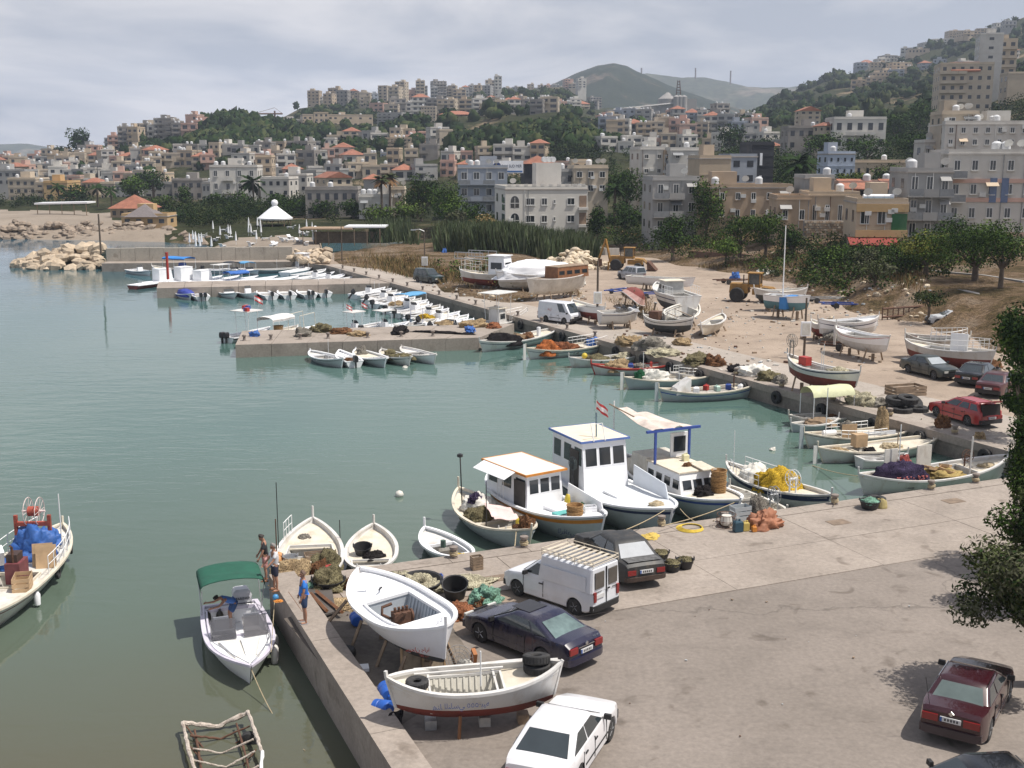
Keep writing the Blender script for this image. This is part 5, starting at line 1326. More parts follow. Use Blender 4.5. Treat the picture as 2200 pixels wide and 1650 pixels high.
bar([wp(394,1553,.33),wp(470,1560,.1),wp(532,1530,.43)],.07,crust,'crusted_pipe')
for a,b,c in (((408,1580),(474,1587),(536,1560)),((414,1608),(478,1618),(545,1588)),((416,1634),(486,1648),(548,1614)),((424,1664),(492,1680),(556,1645))):
 bar([wp(*a,.28),wp(*b,.02),wp(*c,.35)],.03,crust if b[1]>1600 else rust_iron,'cross_bar')
bar([wp(418,1568,.15),wp(440,1690,.12)],.035,rust_iron,'long_bar');bar([wp(508,1555,.2),wp(545,1690,.15)],.035,rust_iron,'long_bar')
for a,b in (((400,1560),(440,1612)),((545,1575),(500,1600)),((550,1610),(520,1650)),((405,1600),(440,1640))): bar([wp(*a,.3),wp(*b,-.05)],.022,rust_iron,'strut')
MB().lathe([(.18,-.12),(.26,-.1),(.26,.1),(.18,.12)],16,wp(535,1592,.05),axis='y').build('tyre',rubber,wf,40)
# ---------------------------------------------------------------- smaller boats, row by row
SR=random.Random(5)
pale_line=(navy_paint,blue_paint,red_paint,M('green line',(.05,.2,.12),.5),dark_bottom)
def small(label,a,b,B=1.8,L=None,kind='row',anchor=.5,h=.6,z=WATER,group=None,extra=(),**kw):
 o=dict(fb=.5,bow=.3,stern=.15,draft=.3)
 if kind=='row': o.update(well=(.25,.7),well_w=.84,posts=(.1,.15),top=SR.choice((white_paint,clean_white,grey_hull)),deck=SR.choice((cream_paint,white_paint)),rail=SR.choice((white_paint,clean_white)),stripe=SR.choice(pale_line+(None,None)),stripe_s=(.8,.86))
 if kind=='motor': o.update(transom=.82,well=(.08,.62),well_w=.84,well_mat=white_paint,posts=(None,None),top=clean_white,deck=clean_white,rail=clean_white,stern=0,power=2.1,lo=.85,stripe=SR.choice((None,blue_paint,navy_paint)),floor=-.05)
 if kind=='closed': o.update(transom=.85,well=None,posts=(None,None),deck_drop=.03,top=clean_white,deck=clean_white,rail=clean_white,stern=0,power=2.1,lo=.85)
 o.update(kw)
 x=bt(label,a,b,B,h=h,z=z,L=L,anchor=anchor,group=group,**o)
 if kind=='row': x.thwart(.5,.2,white_paint);x.cleats((.85,))
 if 'out' in extra: x.outboard()
 if 'out2' in extra: x.outboard(-.25);x.outboard(.25)
 if 'up' in extra: x.outboard(up=True)
 if 'console' in extra: x.console(-.1)
 if 'screen' in extra: x.console(.3,w=1.2,h=.35,l=.5)
 if 'rail' in extra: x.rail_(.6,.95,.4,(1,-1),5)
 if 'ttop' in extra: x.console(-.2);x.ttop(-.3,1.8,1.7,1.4)
 if 'pole' in extra: x.mast(.2,.1,1.6,.02)
 return x
G1='small boats moored at the front of the wide pier'
s_=small('white rowing boat, leftmost at the front of the wide pier',(662,752),(742,777),2.0,6.0,group=G1,stripe=dark_bottom);s_.mast(0,.2,1.6,.015)
s_=small('short outboard boat tucked beside the leftmost pier boat',(770,778),(722,752),1.7,4.4,'motor',group=G1,extra=('out',));mound('net_pile','dark net in the short outboard boat','net',s_.W(-.6,0,.1),(1.2,.8,.4),'brown',0,3)
s_=small('broad white boat with a domed foredeck at the pier middle',(758,748),(836,778),2.1,6.4,group=G1,stripe=dark_bottom,well=(.55,.72));mound('net_pile','green-grey bundle at the stern of the domed foredeck boat','bundle',s_.W(-1.9,0,s_.dz(.2)),(.9,.7,.6),'grey',0,5)
s_=small('white boat loaded with olive sacks at the front of the wide pier',(812,748),(890,775),1.9,5.6,group=G1);mound('net_pile','olive sack at the bow of the sack boat','sack',s_.W(1.2,0,.3),(2.0,1.2,.5),'olive',0,6);mound('net_pile','olive roll at the stern of the sack boat','net',s_.W(-1.4,.1,.35),(1.5,.7,.4),'olive',1.2,7)
s_=small('plain white skiff, rightmost at the front of the wide pier',(856,743),(943,770),1.9,6.2,group=G1,deck=white_paint,well=(.35,.6),stripe=None)
x=small('boat with a life-ring rack and cedar flags behind the pier end',(508,714),(560,705),2.2,5.6,'motor',group=None,extra=('out2',),h=.8)
x.ttop(-.2,2.3,2.0,2.2);
for k,(dx,dy,m_) in enumerate(((-.7,-.8,red_paint),(-.55,-.5,blue_paint),(.4,.6,red_paint),(.55,.3,blue_paint),(.8,.8,red_paint))):
 mb=MB();mb.box((-.2+dx,dy,x.dz(.5)+2.5),(.35,.3,.32));x.part('life_vest',mb,m_)
flag(x.W(.9,0,x.dz(.5)+3.6),'cedar flag on the life-ring rack boat',1.2,.3)
x=small('boat under a white scalloped canopy behind the wide pier',(560,716),(628,703),2.0,6.0,h=.7);x.canopy(-1.6,1.5,1.9,1.35,M('white scalloped canvas',(.68,.67,.66),.8,.08),.25,.18);bucket(x.W(.2,0,.5),'tan basket tub in the scalloped canopy boat',wicker,.5,.6,handles=False,name='tub')
x=small('cream cuddy boat with a bent rail frame behind the wide pier',(628,708),(668,702),2.0,5.0,'closed',h=.7);mb=MB();mb.tube([(-.9,-.8,.5),(-.9,-.8,2.0),(.9,-.8,2.15),(1.0,-.8,.6)],.03,5);x.part('rail_frame',mb,cream_paint);mb=MB();mb.tube([(-.9,.8,.5),(-.9,.8,2.0),(.9,.8,2.15),(1.0,.8,.6)],.03,5);x.part('rail_frame',mb,cream_paint)
x=small('tan-decked boat with a white sun top behind the wide pier',(735,706),(798,697),2.0,6.0,extra=('ttop',),h=.7);flag(x.W(-1.0,.3,2.9),'left one of two small cedar flags behind the pier',.9,.2);flag(x.W(.8,.2,2.9),'right one of two small cedar flags behind the pier',.9,.1)
x=small('outboard boat with a white sun top nearer the quay',(803,702),(858,695),2.0,5.6,'motor',extra=('ttop','out'),h=.7)
x=small('low white boat with blue flags beside the pier root',(860,697),(925,690),1.8,5.0,h=.6);x.mast(-.4,.2,1.5,.02,blue_paint);x.mast(1.0,.2,1.5,.02,blue_paint)
x=bt('white work boat with a raised sun top near the white van',(945,712),(1165,672),2.5,h=.8,L=11.0,fb=.7,bow=.5,stern=.3,well=(.3,.5),top=clean_white,deck=white_paint)
x.cabin(.0,1.2,1.3,1.5,front=.2,wins=1,front_wins=1);x.ttop(.6,3.0,3.2,2.4);x.rail_(.62,.95,.6,(1,-1),7)
G2='white boats moored to the upper far quay'
tips=[(758+184*k/20+SR.uniform(-2,2),631+80*k/20,758+184*k/20+134,631+80*k/20-21-.4*k) for k in range(21)]
tips.sort(key=lambda t: t[0])
for i,(a,b,c,d) in enumerate(tips):
 kd=('motor','row','row','motor','row')[i % 5]
 q,p=G(a,b,WATER+.5),G(c,d,WATER+.5)
 L=SR.uniform(6.2,7.6)
 ex=[]
 if kd=='motor': ex.append(SR.choice(('out','up'))); ex.append(SR.choice(('console','screen')))
 else: ex.append('pole')
 x=small('white %s, %s of the upper far quay row counted from the mole' % ('motor boat' if kd=='motor' else 'fishing boat',ordinal(i)),(a,b),(c,d),SR.uniform(1.8,2.1),L,kd,0.0,.6,group=G2,extra=ex) if kd=='row' else \
  small('white motor boat, %s of the upper far quay row counted from the mole' % ordinal(i),(a,b),(c,d),SR.uniform(1.8,2.1),L,kd,0.0,.6,group=G2,extra=ex)
 if i in (7,14,18): mound('net_pile','net heap in the %s boat of the upper far quay row' % ordinal(i),'net',x.W(-1.0,0,.3),(2.0,1.3,.6),('tan','yellow','olive')[(i // 2) % 3],0,i)
 if i==9: x.canopy(-1.6,1.6,1.9,1.5,M('light blue canvas',(.10,.30,.52),.8,.1),.12,.08)
G3='motor boats at the narrow marina pier'
fr=[((380,622),(415,636),'cover','boat under a blue cover, leftmost at the marina pier front'),((440,638),(412,622),'out2','white motor boat with two outboards beside the blue cover'),((470,620),(512,634),'screen','white runabout at the middle of the marina pier front'),((508,620),(560,635),'console','grey runabout with centre console at the marina pier front'),((590,636),(552,620),'out','grey outboard boat, fifth at the marina pier front'),((628,636),(600,618),'out','dark-engined boat, sixth at the marina pier front'),((672,634),(640,618),'out2','twin-engined boat, seventh at the marina pier front'),((704,630),(668,616),'out','low grey boat, rightmost at the marina pier front')]
for a,b,ex,lab in fr:
 x=small(lab,a,b,2.0,6.0,'motor',.5,.6,group=G3,extra=(ex,) if ex!='cover' else ('out',))
 if ex=='cover': mound('boat_cover','blue tarpaulin cover on the leftmost marina boat','cover',x.W(.3,0,.3),(4.4,1.9,.75),M('royal blue canvas',(.03,.05,.28),.7,.15,2,.2,6),x.t.rotation_euler.z,3,.12)
bk=[((303,609),(340,604),'red','red hulled cuddy boat at the marina pier end'),((342,603),(374,600),'box','white boat with a square cabin behind the marina pier end'),((388,601),(420,598),'box','white boat with a low square cabin behind the marina pier'),((426,601),(458,597),'box','white boat with a tall square cabin behind the marina pier'),((462,600),(490,597),'ttop','motor boat with a white sun top behind the marina pier'),((494,600),(530,597),'blue','motor boat with a blue bimini behind the marina pier'),((535,600),(572,597),'closed','flat white boat behind the middle of the marina pier'),((580,600),(618,597),'closed','flat cream boat behind the right half of the marina pier')]
for a,b,ex,lab in bk:
 x=small(lab,a,b,2.2,6.2,'closed',.5,.6,group=G3,**({'top': red_bottom} if ex=='red' else {}))
 if ex=='box': x.cabin(-1.6,.5,1.6,SR.uniform(1.1,1.9),m=clean_white,roof=clean_white,wins=0,front_wins=0,over=.03)
 if ex=='ttop': x.ttop(0,2.0,2.4,1.6)
 if ex=='blue': x.canopy(-1.8,1.2,1.8,.9,M('bimini blue',(.03,.12,.4),.8,.1),.25,.1)
mb=MB();mb.tube([(0,0,0),(0,0,2.2),(0,0,3.4)],[.18,.16,.2],8);o=mb.build('harbour_beacon',red_paint,smooth=50);o.location=G(361,600);tag(o,'red harbour beacon post on the end of the marina pier','beacon')
x=small('white skiff with a steering box beside the mole wall',(280,577),(324,584),2.2,6.6,'motor',.5,.6,extra=('console',))
x=bt('boat with blue canopy and blue drum beside the mole wall',(402,580),(345,577),2.6,h=.9,L=8.0,fb=.8,bow=.5,stern=.4,top=grey_hull,well=(.3,.6));x.canopy(-3.0,1.0,2.3,1.7,M('blue awning',(.03,.2,.55),.7,.15),.2,.12);mb=MB();mb.lathe([(.5,0),(.55,.2),(.55,1.1),(.5,1.3)],14,(-1.6,0,.6));x.part('blue_drum',mb,blue_paint,40)
for i,(a,b,ex,lab) in enumerate((((455,578),(490,580),('out',),'white runabout, first of three by the mole wall'),((488,577),(515,581),('screen',),'runabout with dark bimini, middle of three by the mole wall'),((520,577),(548,581),('screen',),'runabout with light blue bimini, last of three by the mole wall'))):
 x=small(lab,a,b,2.1,6.0,'motor',.5,.6,extra=ex,group='runabouts by the mole wall')
 if i: x.canopy(-1.5,.6,1.8,1.0,(black_paint,M('light blue canvas',(.10,.30,.52),.8,.1))[i-1],.2,.05)
for i,(a,b,kd) in enumerate((((552,578),(622,576),'row'),((605,585),(680,572),'closed'),((620,592),(705,580),'row'),((640,597),(715,587),'motor'),((668,602),(745,590),'motor'),((690,603),(762,596),'row'))):
 x=small('white boat, %s of the cluster in the corner by the rocks' % ordinal(i),a,b,2.2,8.0,kd,.4,.6,group='boats clustered in the far harbour corner',extra=('console',) if kd=='motor' else ('pole',))
x=small('box-cabin work boat in the harbour corner',(625,575),(690,566),2.2,7.0,'closed',.5,.6);x.cabin(-1.6,.0,1.6,2.0,m=clean_white,roof=clean_white,wins=1,front_wins=1)
# ---------------------------------------------------------------- boats in the yard
def yard(label,a,b,B,h=.7,zc=.9,L=None,**kw):
 o=dict(fb=.6,bow=.35,stern=.3,draft=.55,boot=True)
 o.update(kw);x=bt(label,a,b,B,h=h,z=zc,L=L,**o);props_under(x,(-x.L*.22,x.L*.22),wood,-.3 if zc>1.4 else 0);return x
x=yard('white boat with a dark red bottom beside the white van',(1230,648),(1300,664),2.0,bottom=red_bottom,top=clean_white,well=(.3,.7))
x=yard('blue-striped white cuddy boat by the lamp post',(1288,668),(1372,666),2.4,transom=.85,stern=0,stripe=navy_paint,stripe_s=(.62,.72),bottom=white_paint,well=(.1,.45),posts=(None,None));x.console(.4,1.6,.5,1.0,smoked);x.console(1.4,1.2,.3,.8)
x=yard('long striped boat with rusty box, front one of the yard pair',(1382,680),(1490,688),2.3,bottom=dark_bottom,stripe=dark_bottom,stripe_s=(.78,.84),well=(.3,.7),zc=.75);mb=MB();mb.box((-1.2,0,.8),(.9,.8,.9));x.part('rusty_box',mb,rust_iron);x.rail_(.3,.62,.7,(1,),5,white_metal)
x=yard('derelict hull with broken planks behind the long striped boat',(1425,682),(1492,655),2.4,top=dirty_white,rail=dirty_white,deck=dirty_white,well=(.15,.8),well_w=.9,rx=.35,zc=.9);x.thwart(.35,.15,wood);x.thwart(.6,.15,wood)
x=yard('small cream skiff lying on the dirt alone',(1508,700),(1554,676),1.9,top=cream_paint,rail=white_paint,bottom=cream_paint,zc=.45,draft=.4,fb=.5,rx=-.12,well=(.25,.72),well_w=.85)
x=yard('white motor yacht on stands in the middle of the yard',(1478,625),(1410,605),3.0,h=1.6,zc=1.5,fb=1.1,bow=.5,stern=0,draft=.7,transom=.9,top=white_paint,deck=white_paint,well=(.05,.4),bottom=dark_bottom,posts=(None,None),stripe=navy_paint,stripe_s=(.7,.74));x.cabin(-.8,1.4,1.9,1.2,front=.8,wins=2,front_wins=2,m=M('grey cabin',(.45,.45,.43),.5));x.rail_(.05,.35,.8,(1,-1),4)
x=yard('long white racing hull on a trailer behind the silver minivan',(1380,592),(1462,598),2.0,zc=.9,L=9,transom=.7,stern=0,well=(.2,.6),top=clean_white,bottom=clean_white,draft=.4,posts=(None,None))
x=yard('old cream hull with a boxy brown deckhouse on the bank',(1135,602),(1258,589),2.8,h=1.2,zc=1.15,fb=1.2,bow=.3,stern=.2,draft=.6,L=9.6,top=dirty_white,bottom=dirty_white,deck=wood,well=None,deck_drop=.1);x.cabin(-1.0,4.0,2.0,1.2,m=brown_wood,roof=wood,wins=4,front_wins=2,over=.05,front=.1)
x=yard('white wrapped boat under a big tarpaulin on the bank',(1232,581),(1068,589),3.4,h=1.3,zc=1.1,fb=1.1,bow=.5,L=10,stern=.2,top=clean_white,bottom=dirty_white,well=None);
cv=mound('boat_tarpaulin','white tarpaulin stretched over the wrapped boat on the bank','tarpaulin',x.W(0,0,.7),(9.8,3.5,1.9),M('white tarpaulin',(.74,.75,.78),.5,.06,.6,.3,2),x.t.rotation_euler.z,4,.18,n=40)
x=yard('red bottomed trawler with white wheelhouse behind the wrapped boat',(1022,580),(1100,584),2.8,h=1.2,zc=1.2,fb=.9,L=9,bow=.5,stern=.3,top=white_paint,bottom=red_bottom,well=None);x.cabin(-.2,2.0,1.9,2.2,m=clean_white,roof=clean_white,wins=1,front_wins=1);x.rail_(.05,.4,1.4,(1,-1),4)
mb=MB()
for yy in (-1.6,1.6):
 mb.tube([(-4.2,yy,2.6),(-.5,yy,2.6)],.06,4);mb.tube([(-4.2,yy,3.3),(-.5,yy,3.3)],.04,4)
for xx in (-4.2,-3.8,-2.7,-1.6,-.5): mb.tube([(xx,-1.6,2.6),(xx,-1.6,3.3)],.04,4);mb.tube([(xx,1.6,2.6),(xx,1.6,3.3)],.04,4)
x.part('gallows_frame',mb,steel)
x=yard('overturned pinkish hull among the trailers',(1350,608),(1384,622),2.4,zc=1.5,top=M('faded pink hull',(.48,.30,.26),.7,.25,2),bottom=red_bottom,rx=2.6,well=None,posts=(None,None))
x=yard('white sloop hull with a tall mast behind the yellow loader',(1648,620),(1742,628),2.4,h=1.3,zc=1.4,fb=.8,bow=.2,stern=0,draft=.6,transom=.6,top=clean_white,bottom=M('teal bottom',(.10,.22,.26),.7),deck=clean_white,well=(.15,.4),posts=(None,None));mb=MB();mb.tube([(-.6,0,.7),(-.6,0,7.4)],.07,6,r1=.05);x.part('mast',mb,white_metal);mb=MB();mb.box((.1,0,.2),(.7,2.45,1.15));x.part('blue_strap',mb,M('blue webbing',(.04,.2,.5),.7))
x=yard('second white hull leaning behind the sloop',(1620,612),(1735,612),2.2,h=1.2,zc=1.4,top=white_paint,well=(.2,.5))
x=yard('dark red skiff half hidden by the white boats',(1742,690),(1790,694),1.7,top=white_paint,bottom=red_bottom,zc=.8)
x=yard('white decked boat, rear one of the yard pair by the lamp post',(1757,690),(1888,684),2.3,h=.9,zc=1.0,fb=.8,top=clean_white,bottom=white_paint,stripe=navy_paint,stripe_s=(.72,.75),well=(.3,.7),deck=clean_white);
x=yard('white boat with thin red stripe, front one of the pair by the lamp post',(1797,702),(1912,726),2.2,h=.9,zc=1.1,fb=.7,top=clean_white,bottom=white_paint,stripe=red_paint,stripe_s=(.86,.9),well=(.25,.7),deck=clean_white,posts=(.1,.5));x.rudder(white_paint,0)
x=yard('wide cream hull with railing and board screen behind the parked black cars',(1960,738),(2120,760),2.4,h=.7,zc=.75,fb=.7,bow=.3,stern=.3,draft=.7,L=7.2,top=white_paint,bottom=red_bottom,well=(.25,.7),deck=cream_paint);x.rail_(.55,.95,.8,(1,-1),6);mb=MB();mb.box((.8,0,1.2),(1.2,.08,1.4),0,.3);x.part('board_screen',mb,clean_white)
x=yard('derelict red and cream barge hull beyond the cream hull',(1945,715),(2085,722),2.8,h=1.0,zc=.9,fb=.7,top=dirty_white,bottom=dirty_white,deck=rust_iron,rail=dirty_white,well=(.2,.8),boot=False);x.rail_(.4,.95,.6,(1,-1),7)
# ---------------------------------------------------------------- vehicles
tail_red=M('tail lamp red',(.22,.014,.014),.25,.1,coat=.4)
lamp_glass=M('lamp glass',(.55,.55,.52),.15,.05,coat=.4)
amber=M('amber lamp',(.5,.2,.03),.3)
plate_white=M('plate white',(.62,.62,.62),.5);plate_blue=M('plate blue',(.03,.1,.35),.5);plate_ink=M('plate ink',(.03,.03,.03),.6)
trim_black=M('black trim',(.018,.018,.019),.6,.1)
under=M('underbody',(.012,.012,.012),.9)
alloy=M('alloy rim',(.42,.42,.43),.3,.1,metal=.8)
hubcap=M('steel rim',(.22,.22,.22),.5,.2,metal=.5)
def carpaint(name,c,rough=.3,dust=.35,dustc=(.30,.27,.23)):
 return M(name,c,rough,.08,1.2,coat=.6 if rough<.45 else .1,stain=dustc,stain_amt=dust,stain_scale=.9)
def wheel(t,x,y,r,rim,w=.19):
 sd=1 if y>0 else-1
 mb=MB();mb.lathe([(r*.62,-w/2),(r*.9,-w/2),(r,-w*.36),(r,w*.36),(r*.9,w/2),(r*.62,w/2)],22,(x,y,r),axis='y');o=mb.build('tyre',rubber,t,40)
 mb=MB();f=y+sd*w*.42
 mb.lathe([(.01,f-sd*.02),(r*.2,f),(r*.3,f-sd*.03),(r*.55,f-sd*.02),(r*.64,f+sd*.005),(r*.64,f-sd*.1)],18,(x,0,r),axis='y')
 for k in range(5):
  a=k*math.pi*.4
  mb.tube([(x+r*.12*math.cos(a),f+sd*.005,r+r*.12*math.sin(a)),(x+r*.6*math.cos(a),f-sd*.002,r+r*.6*math.sin(a))],.028,4)
 mb.build('rim',rim,o,40)
def car(name,label,loc,rz,paint,S,cat='car',group=None,plate=True):
 L,W=S['L'],S['W'];hw=W/2
 t=thing(name,label,cat,loc,rz,group)
 fa,ra=S['fa'],S['fa']-S['wb'];r=S.get('r',.31);ar=r+.05
 prof=S['prof'];px_=[p[0] for p in prof];pz=[p[1] for p in prof]
 xs=set([-L/2,L/2]+px_)
 x=-L/2
 while x<L/2: xs.add(round(x,3));x += .16
 for c in (fa,ra):
  for k in range(-8,9): xs.add(round(c+ar*math.sin(k/8*math.pi/2),4))
 xs=sorted(q for q in xs if-L/2<=q<=L/2)
 zb0=S.get('zb',.2)
 def wid(x):
  q=abs(x)/(L/2);return hw*(1-.13*max(0,(q-.72)/.28) ** 2)
 def top(x): return float(np.interp(x,px_,pz))
 rings=[]
 for x in xs:
  zb=zb0+(.12*max(0,(abs(x)/(L/2)-.85)/.15))
  for c in (fa,ra):
   if abs(x-c)<ar: zb=max(zb,r*.95+math.sqrt(max(0,ar*ar-(x-c) ** 2)))
  zt,w=top(x),wid(x)
  zb=min(zb,zt-.1)
  e=zt-zb
  h=[(w*.93,zb),(w*.99,zb+.06*min(1,e)),(w,zb+e*.45),(w*.985,zb+e*.78),(w*.95,zt-.03*min(1,e*2)),(w*.86,zt),(w*.45,zt+.012),(0,zt+.016)]
  ring=[Vector((x,y,z)) for y,z in h]+[Vector((x,-y,z)) for y,z in h[-2::-1]]
  rings.append(ring)
 mb=MB();mb.loft(rings,False)
 mb.poly(rings[0],0);mb.poly(rings[-1][::-1],0)
 body=mb.build('body',paint,t,32)
 mb=MB();mb.box((0,0,.42),(L*.93,W*.7,.36));mb.build('underbody',under,t)
 def house(g):
  bz,rzf=g['bz'],g['rz'];b0,b1,t0,t1=g['b0'],g['b1'],g['t0'],g['t1'];wb_,wt=g.get('wb',.95)*hw,g.get('wt',.76)*hw
  def ring_(x0,x1,w,z,k=.0):
   return [Vector((x0,-w*.93,z)),Vector((x0+.06,-w,z)),Vector((x1-.08,-w,z)),Vector((x1,-w*.9,z)),Vector((x1+.02,0,z)),Vector((x1,w*.9,z)),Vector((x1-.08,w,z)),Vector((x0+.06,w,z)),Vector((x0,w*.93,z)),Vector((x0-.02,0,z))]
  zr=rzf-.07;f=(zr-bz)/(rzf-bz)
  R0=ring_(b0,b1,wb_,bz-.03);R1=ring_(b0+(t0-b0)*.97,b1+(t1-b1)*.97,wb_+(wt-wb_)*.97,zr)
  R2=ring_(t0+.05,t1-.05,wt*.94,rzf-.018);R3=ring_(t0+.22,t1-.25,wt*.7,rzf)
  mb=MB();mb.loft([R0,R1,R2,R3],True);mb.poly(R3);gh=mb.build('roof',paint,t,32)
  def sp(u,v,sd):      # u rear->front, v bottom->top on a side
   a,b=Vector((b0+.06,sd*wb_,bz)),Vector((b1-.08,sd*wb_,bz));c,d=Vector((R1[1].x,sd*R1[7].y,zr)),Vector((R1[2].x,sd*R1[7].y,zr))
   return a.lerp(b,u).lerp(c.lerp(d,u),v)
  def pane(p,name,m=car_glass):
   n=(p[1]-p[0]).cross(p[2]-p[0]).normalized();q=[v+n*.012 for v in p];k=[v-n*.02 for v in q]
   mb=MB();nn=len(p);mb._add(k+q,[tuple(range(nn,2*nn))]+[(i,(i+1) % nn,nn+(i+1) % nn,nn+i) for i in range(nn)],0);mb.build(name,m,t)
  for sd in (1,-1):
   for u0,u1 in g.get('side',((.05,.46),(.52,.95))):
    s0,s1=g.get('slr',.0) if u0<.1 else 0,g.get('slf',.0) if u1>.9 else 0
    p=[sp(u0,.1,sd),sp(u1,.1,sd),sp(u1-s1,.93,sd),sp(u0+s0,.93,sd)]
    if u0<.1 and g.get('round'): p=[sp(u0+.02,.1,sd),sp(u1,.1,sd),sp(u1,.93,sd),sp(u0+.2,.93,sd),sp(u0+.09,.7,sd)]
    pane(p if sd<0 else p[::-1],'side_window')
  if g.get('front',True):
   a,b,c,d=R0[3],R0[5],R1[5],R1[3]
   p=[a.lerp(d,.1).lerp(b.lerp(c,.1),.04),a.lerp(d,.1).lerp(b.lerp(c,.1),.96),a.lerp(d,.95).lerp(b.lerp(c,.95),.95),a.lerp(d,.95).lerp(b.lerp(c,.95),.05)]
   off=Vector((.02,0,.008));pane([v+off for v in p],'windscreen',S.get('wsm',car_glass))
  if g.get('rear',True):
   a,b,c,d=R0[8],R0[0],R1[0],R1[8]
   p=[a.lerp(d,.12).lerp(b.lerp(c,.12),.05),a.lerp(d,.12).lerp(b.lerp(c,.12),.95),a.lerp(d,.93).lerp(b.lerp(c,.93),.92),a.lerp(d,.93).lerp(b.lerp(c,.93),.08)]
   off=Vector((-.02,0,.008));pane([v+off for v in p],'rear_window',S.get('rwm',car_glass))
  return gh
 t['rest']=0
 for g in S['house']: house(g)
 for x in (fa,ra):
  for sd in (1,-1): wheel(t,x,sd*(hw-.11),r,S.get('rim',hubcap))
 bm=S.get('bump',trim_black)
 for sx in (1,-1):
  z0,z1=S.get('bz',(.30,.52));xx=sx*(L/2)
  w=wid(L/2)
  mb=MB();pts=[(-w*1.06,-.28),(-w*1.05,-.02),(-w*.8,.06),(w*.8,.06),(w*1.05,-.02),(w*1.06,-.28)]
  ring=[(xx+sx*p[1],p[0]) for p in pts]+[(xx+sx*-.3,w*.98),(xx+sx*-.3,-w*.98)]
  if sx>0: ring=ring[::-1]
  mb.prism(ring,z0,z1);mb.build('bumper',bm,t,30)
 zl=S.get('zl',.66);lw,lh=S.get('lamp',(.36,.16))
 for sd in (1,-1):
  mb=MB();mb.box((-L/2+.02,sd*(wid(L/2)-lw/2-.02),zl),(.09,lw,lh),0);mb.build('tail_lamp',tail_red,t)
  zf=S.get('zf',.62);mb=MB();mb.box((L/2-.03,sd*(wid(L/2)-.24),zf),(.09,.36,.14));mb.build('headlight',lamp_glass,t)
  mb=MB();g=S['house'][0];xm=g['b1']-S.get('mir',.25);mb.box((xm,sd*(hw+.07),g['bz']+.06),(.1,.2,.13),0,0,.9);mb.build('wing_mirror',trim_black,t)
  for hx in S.get('handles',(.0,-.75)):
   mb=MB();mb.box((hx,sd*(hw+.004),.76),(.17,.03,.035));mb.build('door_handle',trim_black,t)
  for dx in S.get('doors',(.85,-.1,-.95)):
   mb=MB();mb.box((dx,sd*(hw*.985),.58),(.012,.045,.55));mb.build('door_gap',trim_black,t)
  mb=MB();mb.box(((fa+ra)/2,sd*(hw-.015),S.get('strip',.5)),(S['wb']-2*ar-.1,.045,.05));mb.build('side_strip',S.get('stripm',trim_black),t)
 mb=MB();mb.box((L/2+.0,0,S.get('zf',.62)),(.05,W*.42,.13));mb.build('grille',trim_black,t)
 if plate:
  zp=S.get('zp',.62);mb=MB();mb.box((-L/2-.02,0,zp),(.03,.52,.13));pl=mb.build('number_plate',plate_white,t)
  mb=MB();mb.box((-L/2-.037,.235,zp),(.006,.05,.125));mb.build('plate_band',plate_blue,pl)
  mb=MB()
  for k in range(5): mb.box((-L/2-.037,.13-.075*k,zp),(.005,.04,.07))
  mb.build('plate_marks',plate_ink,pl)['kind']='stuff'
 return t
def by_wheels(f,b,side,S):
 """front and rear wheel contact points in the picture, on the visible side (+1 = car's left)"""
 p,q=G(*f),G(*b);d=(p-q).normalized();n=Vector((-d.y,d.x,0));c=(p+q)/2
 ctr=c-n*side*(S['W']/2-.1)-d*(S['fa']-S['wb']/2)
 return (ctr.x,ctr.y,.012),math.atan2(d.y,d.x)
def sedan(L=4.45,W=1.70,H=1.40,**k):
 h=L/2
 S=dict(L=L,W=W,wb=L*.595,fa=L*.315,prof=[(-h,.45),(-h+.03,.86),(-h+.14,.95),(-h+.75,.985),(.0,.965),(h*.42,.945),(h-.5,.86),(h-.06,.74),(h,.45)],
    house=[dict(b0=-h*.72,b1=h*.44,t0=-h*.44,t1=h*.10,bz=.955,rz=H,side=((.04,.40),(.45,.93)),slr=.02,slf=.0)])
 S.update(k);return S
Scl=sedan(4.57,1.72,1.37,wb=2.69,fa=1.42,prof=[(-2.285,.5),(-2.25,.86),(-2.1,.98),(-1.5,1.0),(0,.945),(.95,.93),(1.6,.85),(2.12,.70),(2.285,.5)],
   house=[dict(b0=-1.78,b1=1.05,t0=-.85,t1=.18,bz=.945,rz=1.36,side=((.06,.30),(.34,.93)),slf=.02,round=True,wt=.74)],rim=alloy,bump=None,lamp=(.34,.19),zl=.74,zp=.66,doors=(.8,-.55),handles=(-.35,),r=.315,strip=.42)
navy_metal=carpaint('midnight blue car paint',(.012,.012,.035),.25,.22)
Scl['bump']=navy_metal;Scl['rwm']=M('green rear glass',(.12,.17,.165),.08,.35,2.5,spec=.7,coat=.5);Scl['stripm']=navy_metal
loc,rz=by_wheels((1031,1378),(1172,1436),1,Scl)
coupe=car('parked_car','midnight blue coupe parked beside the open boat',loc,rz,navy_metal,Scl)
MB().box((.05,0,1.372),(.75,.8,.012)).build('sunroof',M('sunroof glass',(.012,.012,.016),.1),coupe);MB().box((-2.31,.0,.87),(.02,.09,.09),0,0,1,.785).build('boot_emblem',chrome,coupe);MB().box((-2.29,0,.80),(.03,.7,.025)).build('boot_trim',chrome,coupe)
text('CLK 230',.07,(-2.2,-.52,.93),(math.radians(65),0,-math.pi/2),chrome,coupe)
Spe=sedan(4.58,1.72,1.43,wb=2.74,fa=1.42,bz=(.34,.50),zp=.68,bump=M('dull brown bumper',(.055,.036,.028),.7,.4,5),wsm=M('milky glass',(.32,.34,.36),.2,.1),rwm=M('pale rear glass',(.40,.42,.44),.12,.1,coat=.4),lamp=(.32,.17))
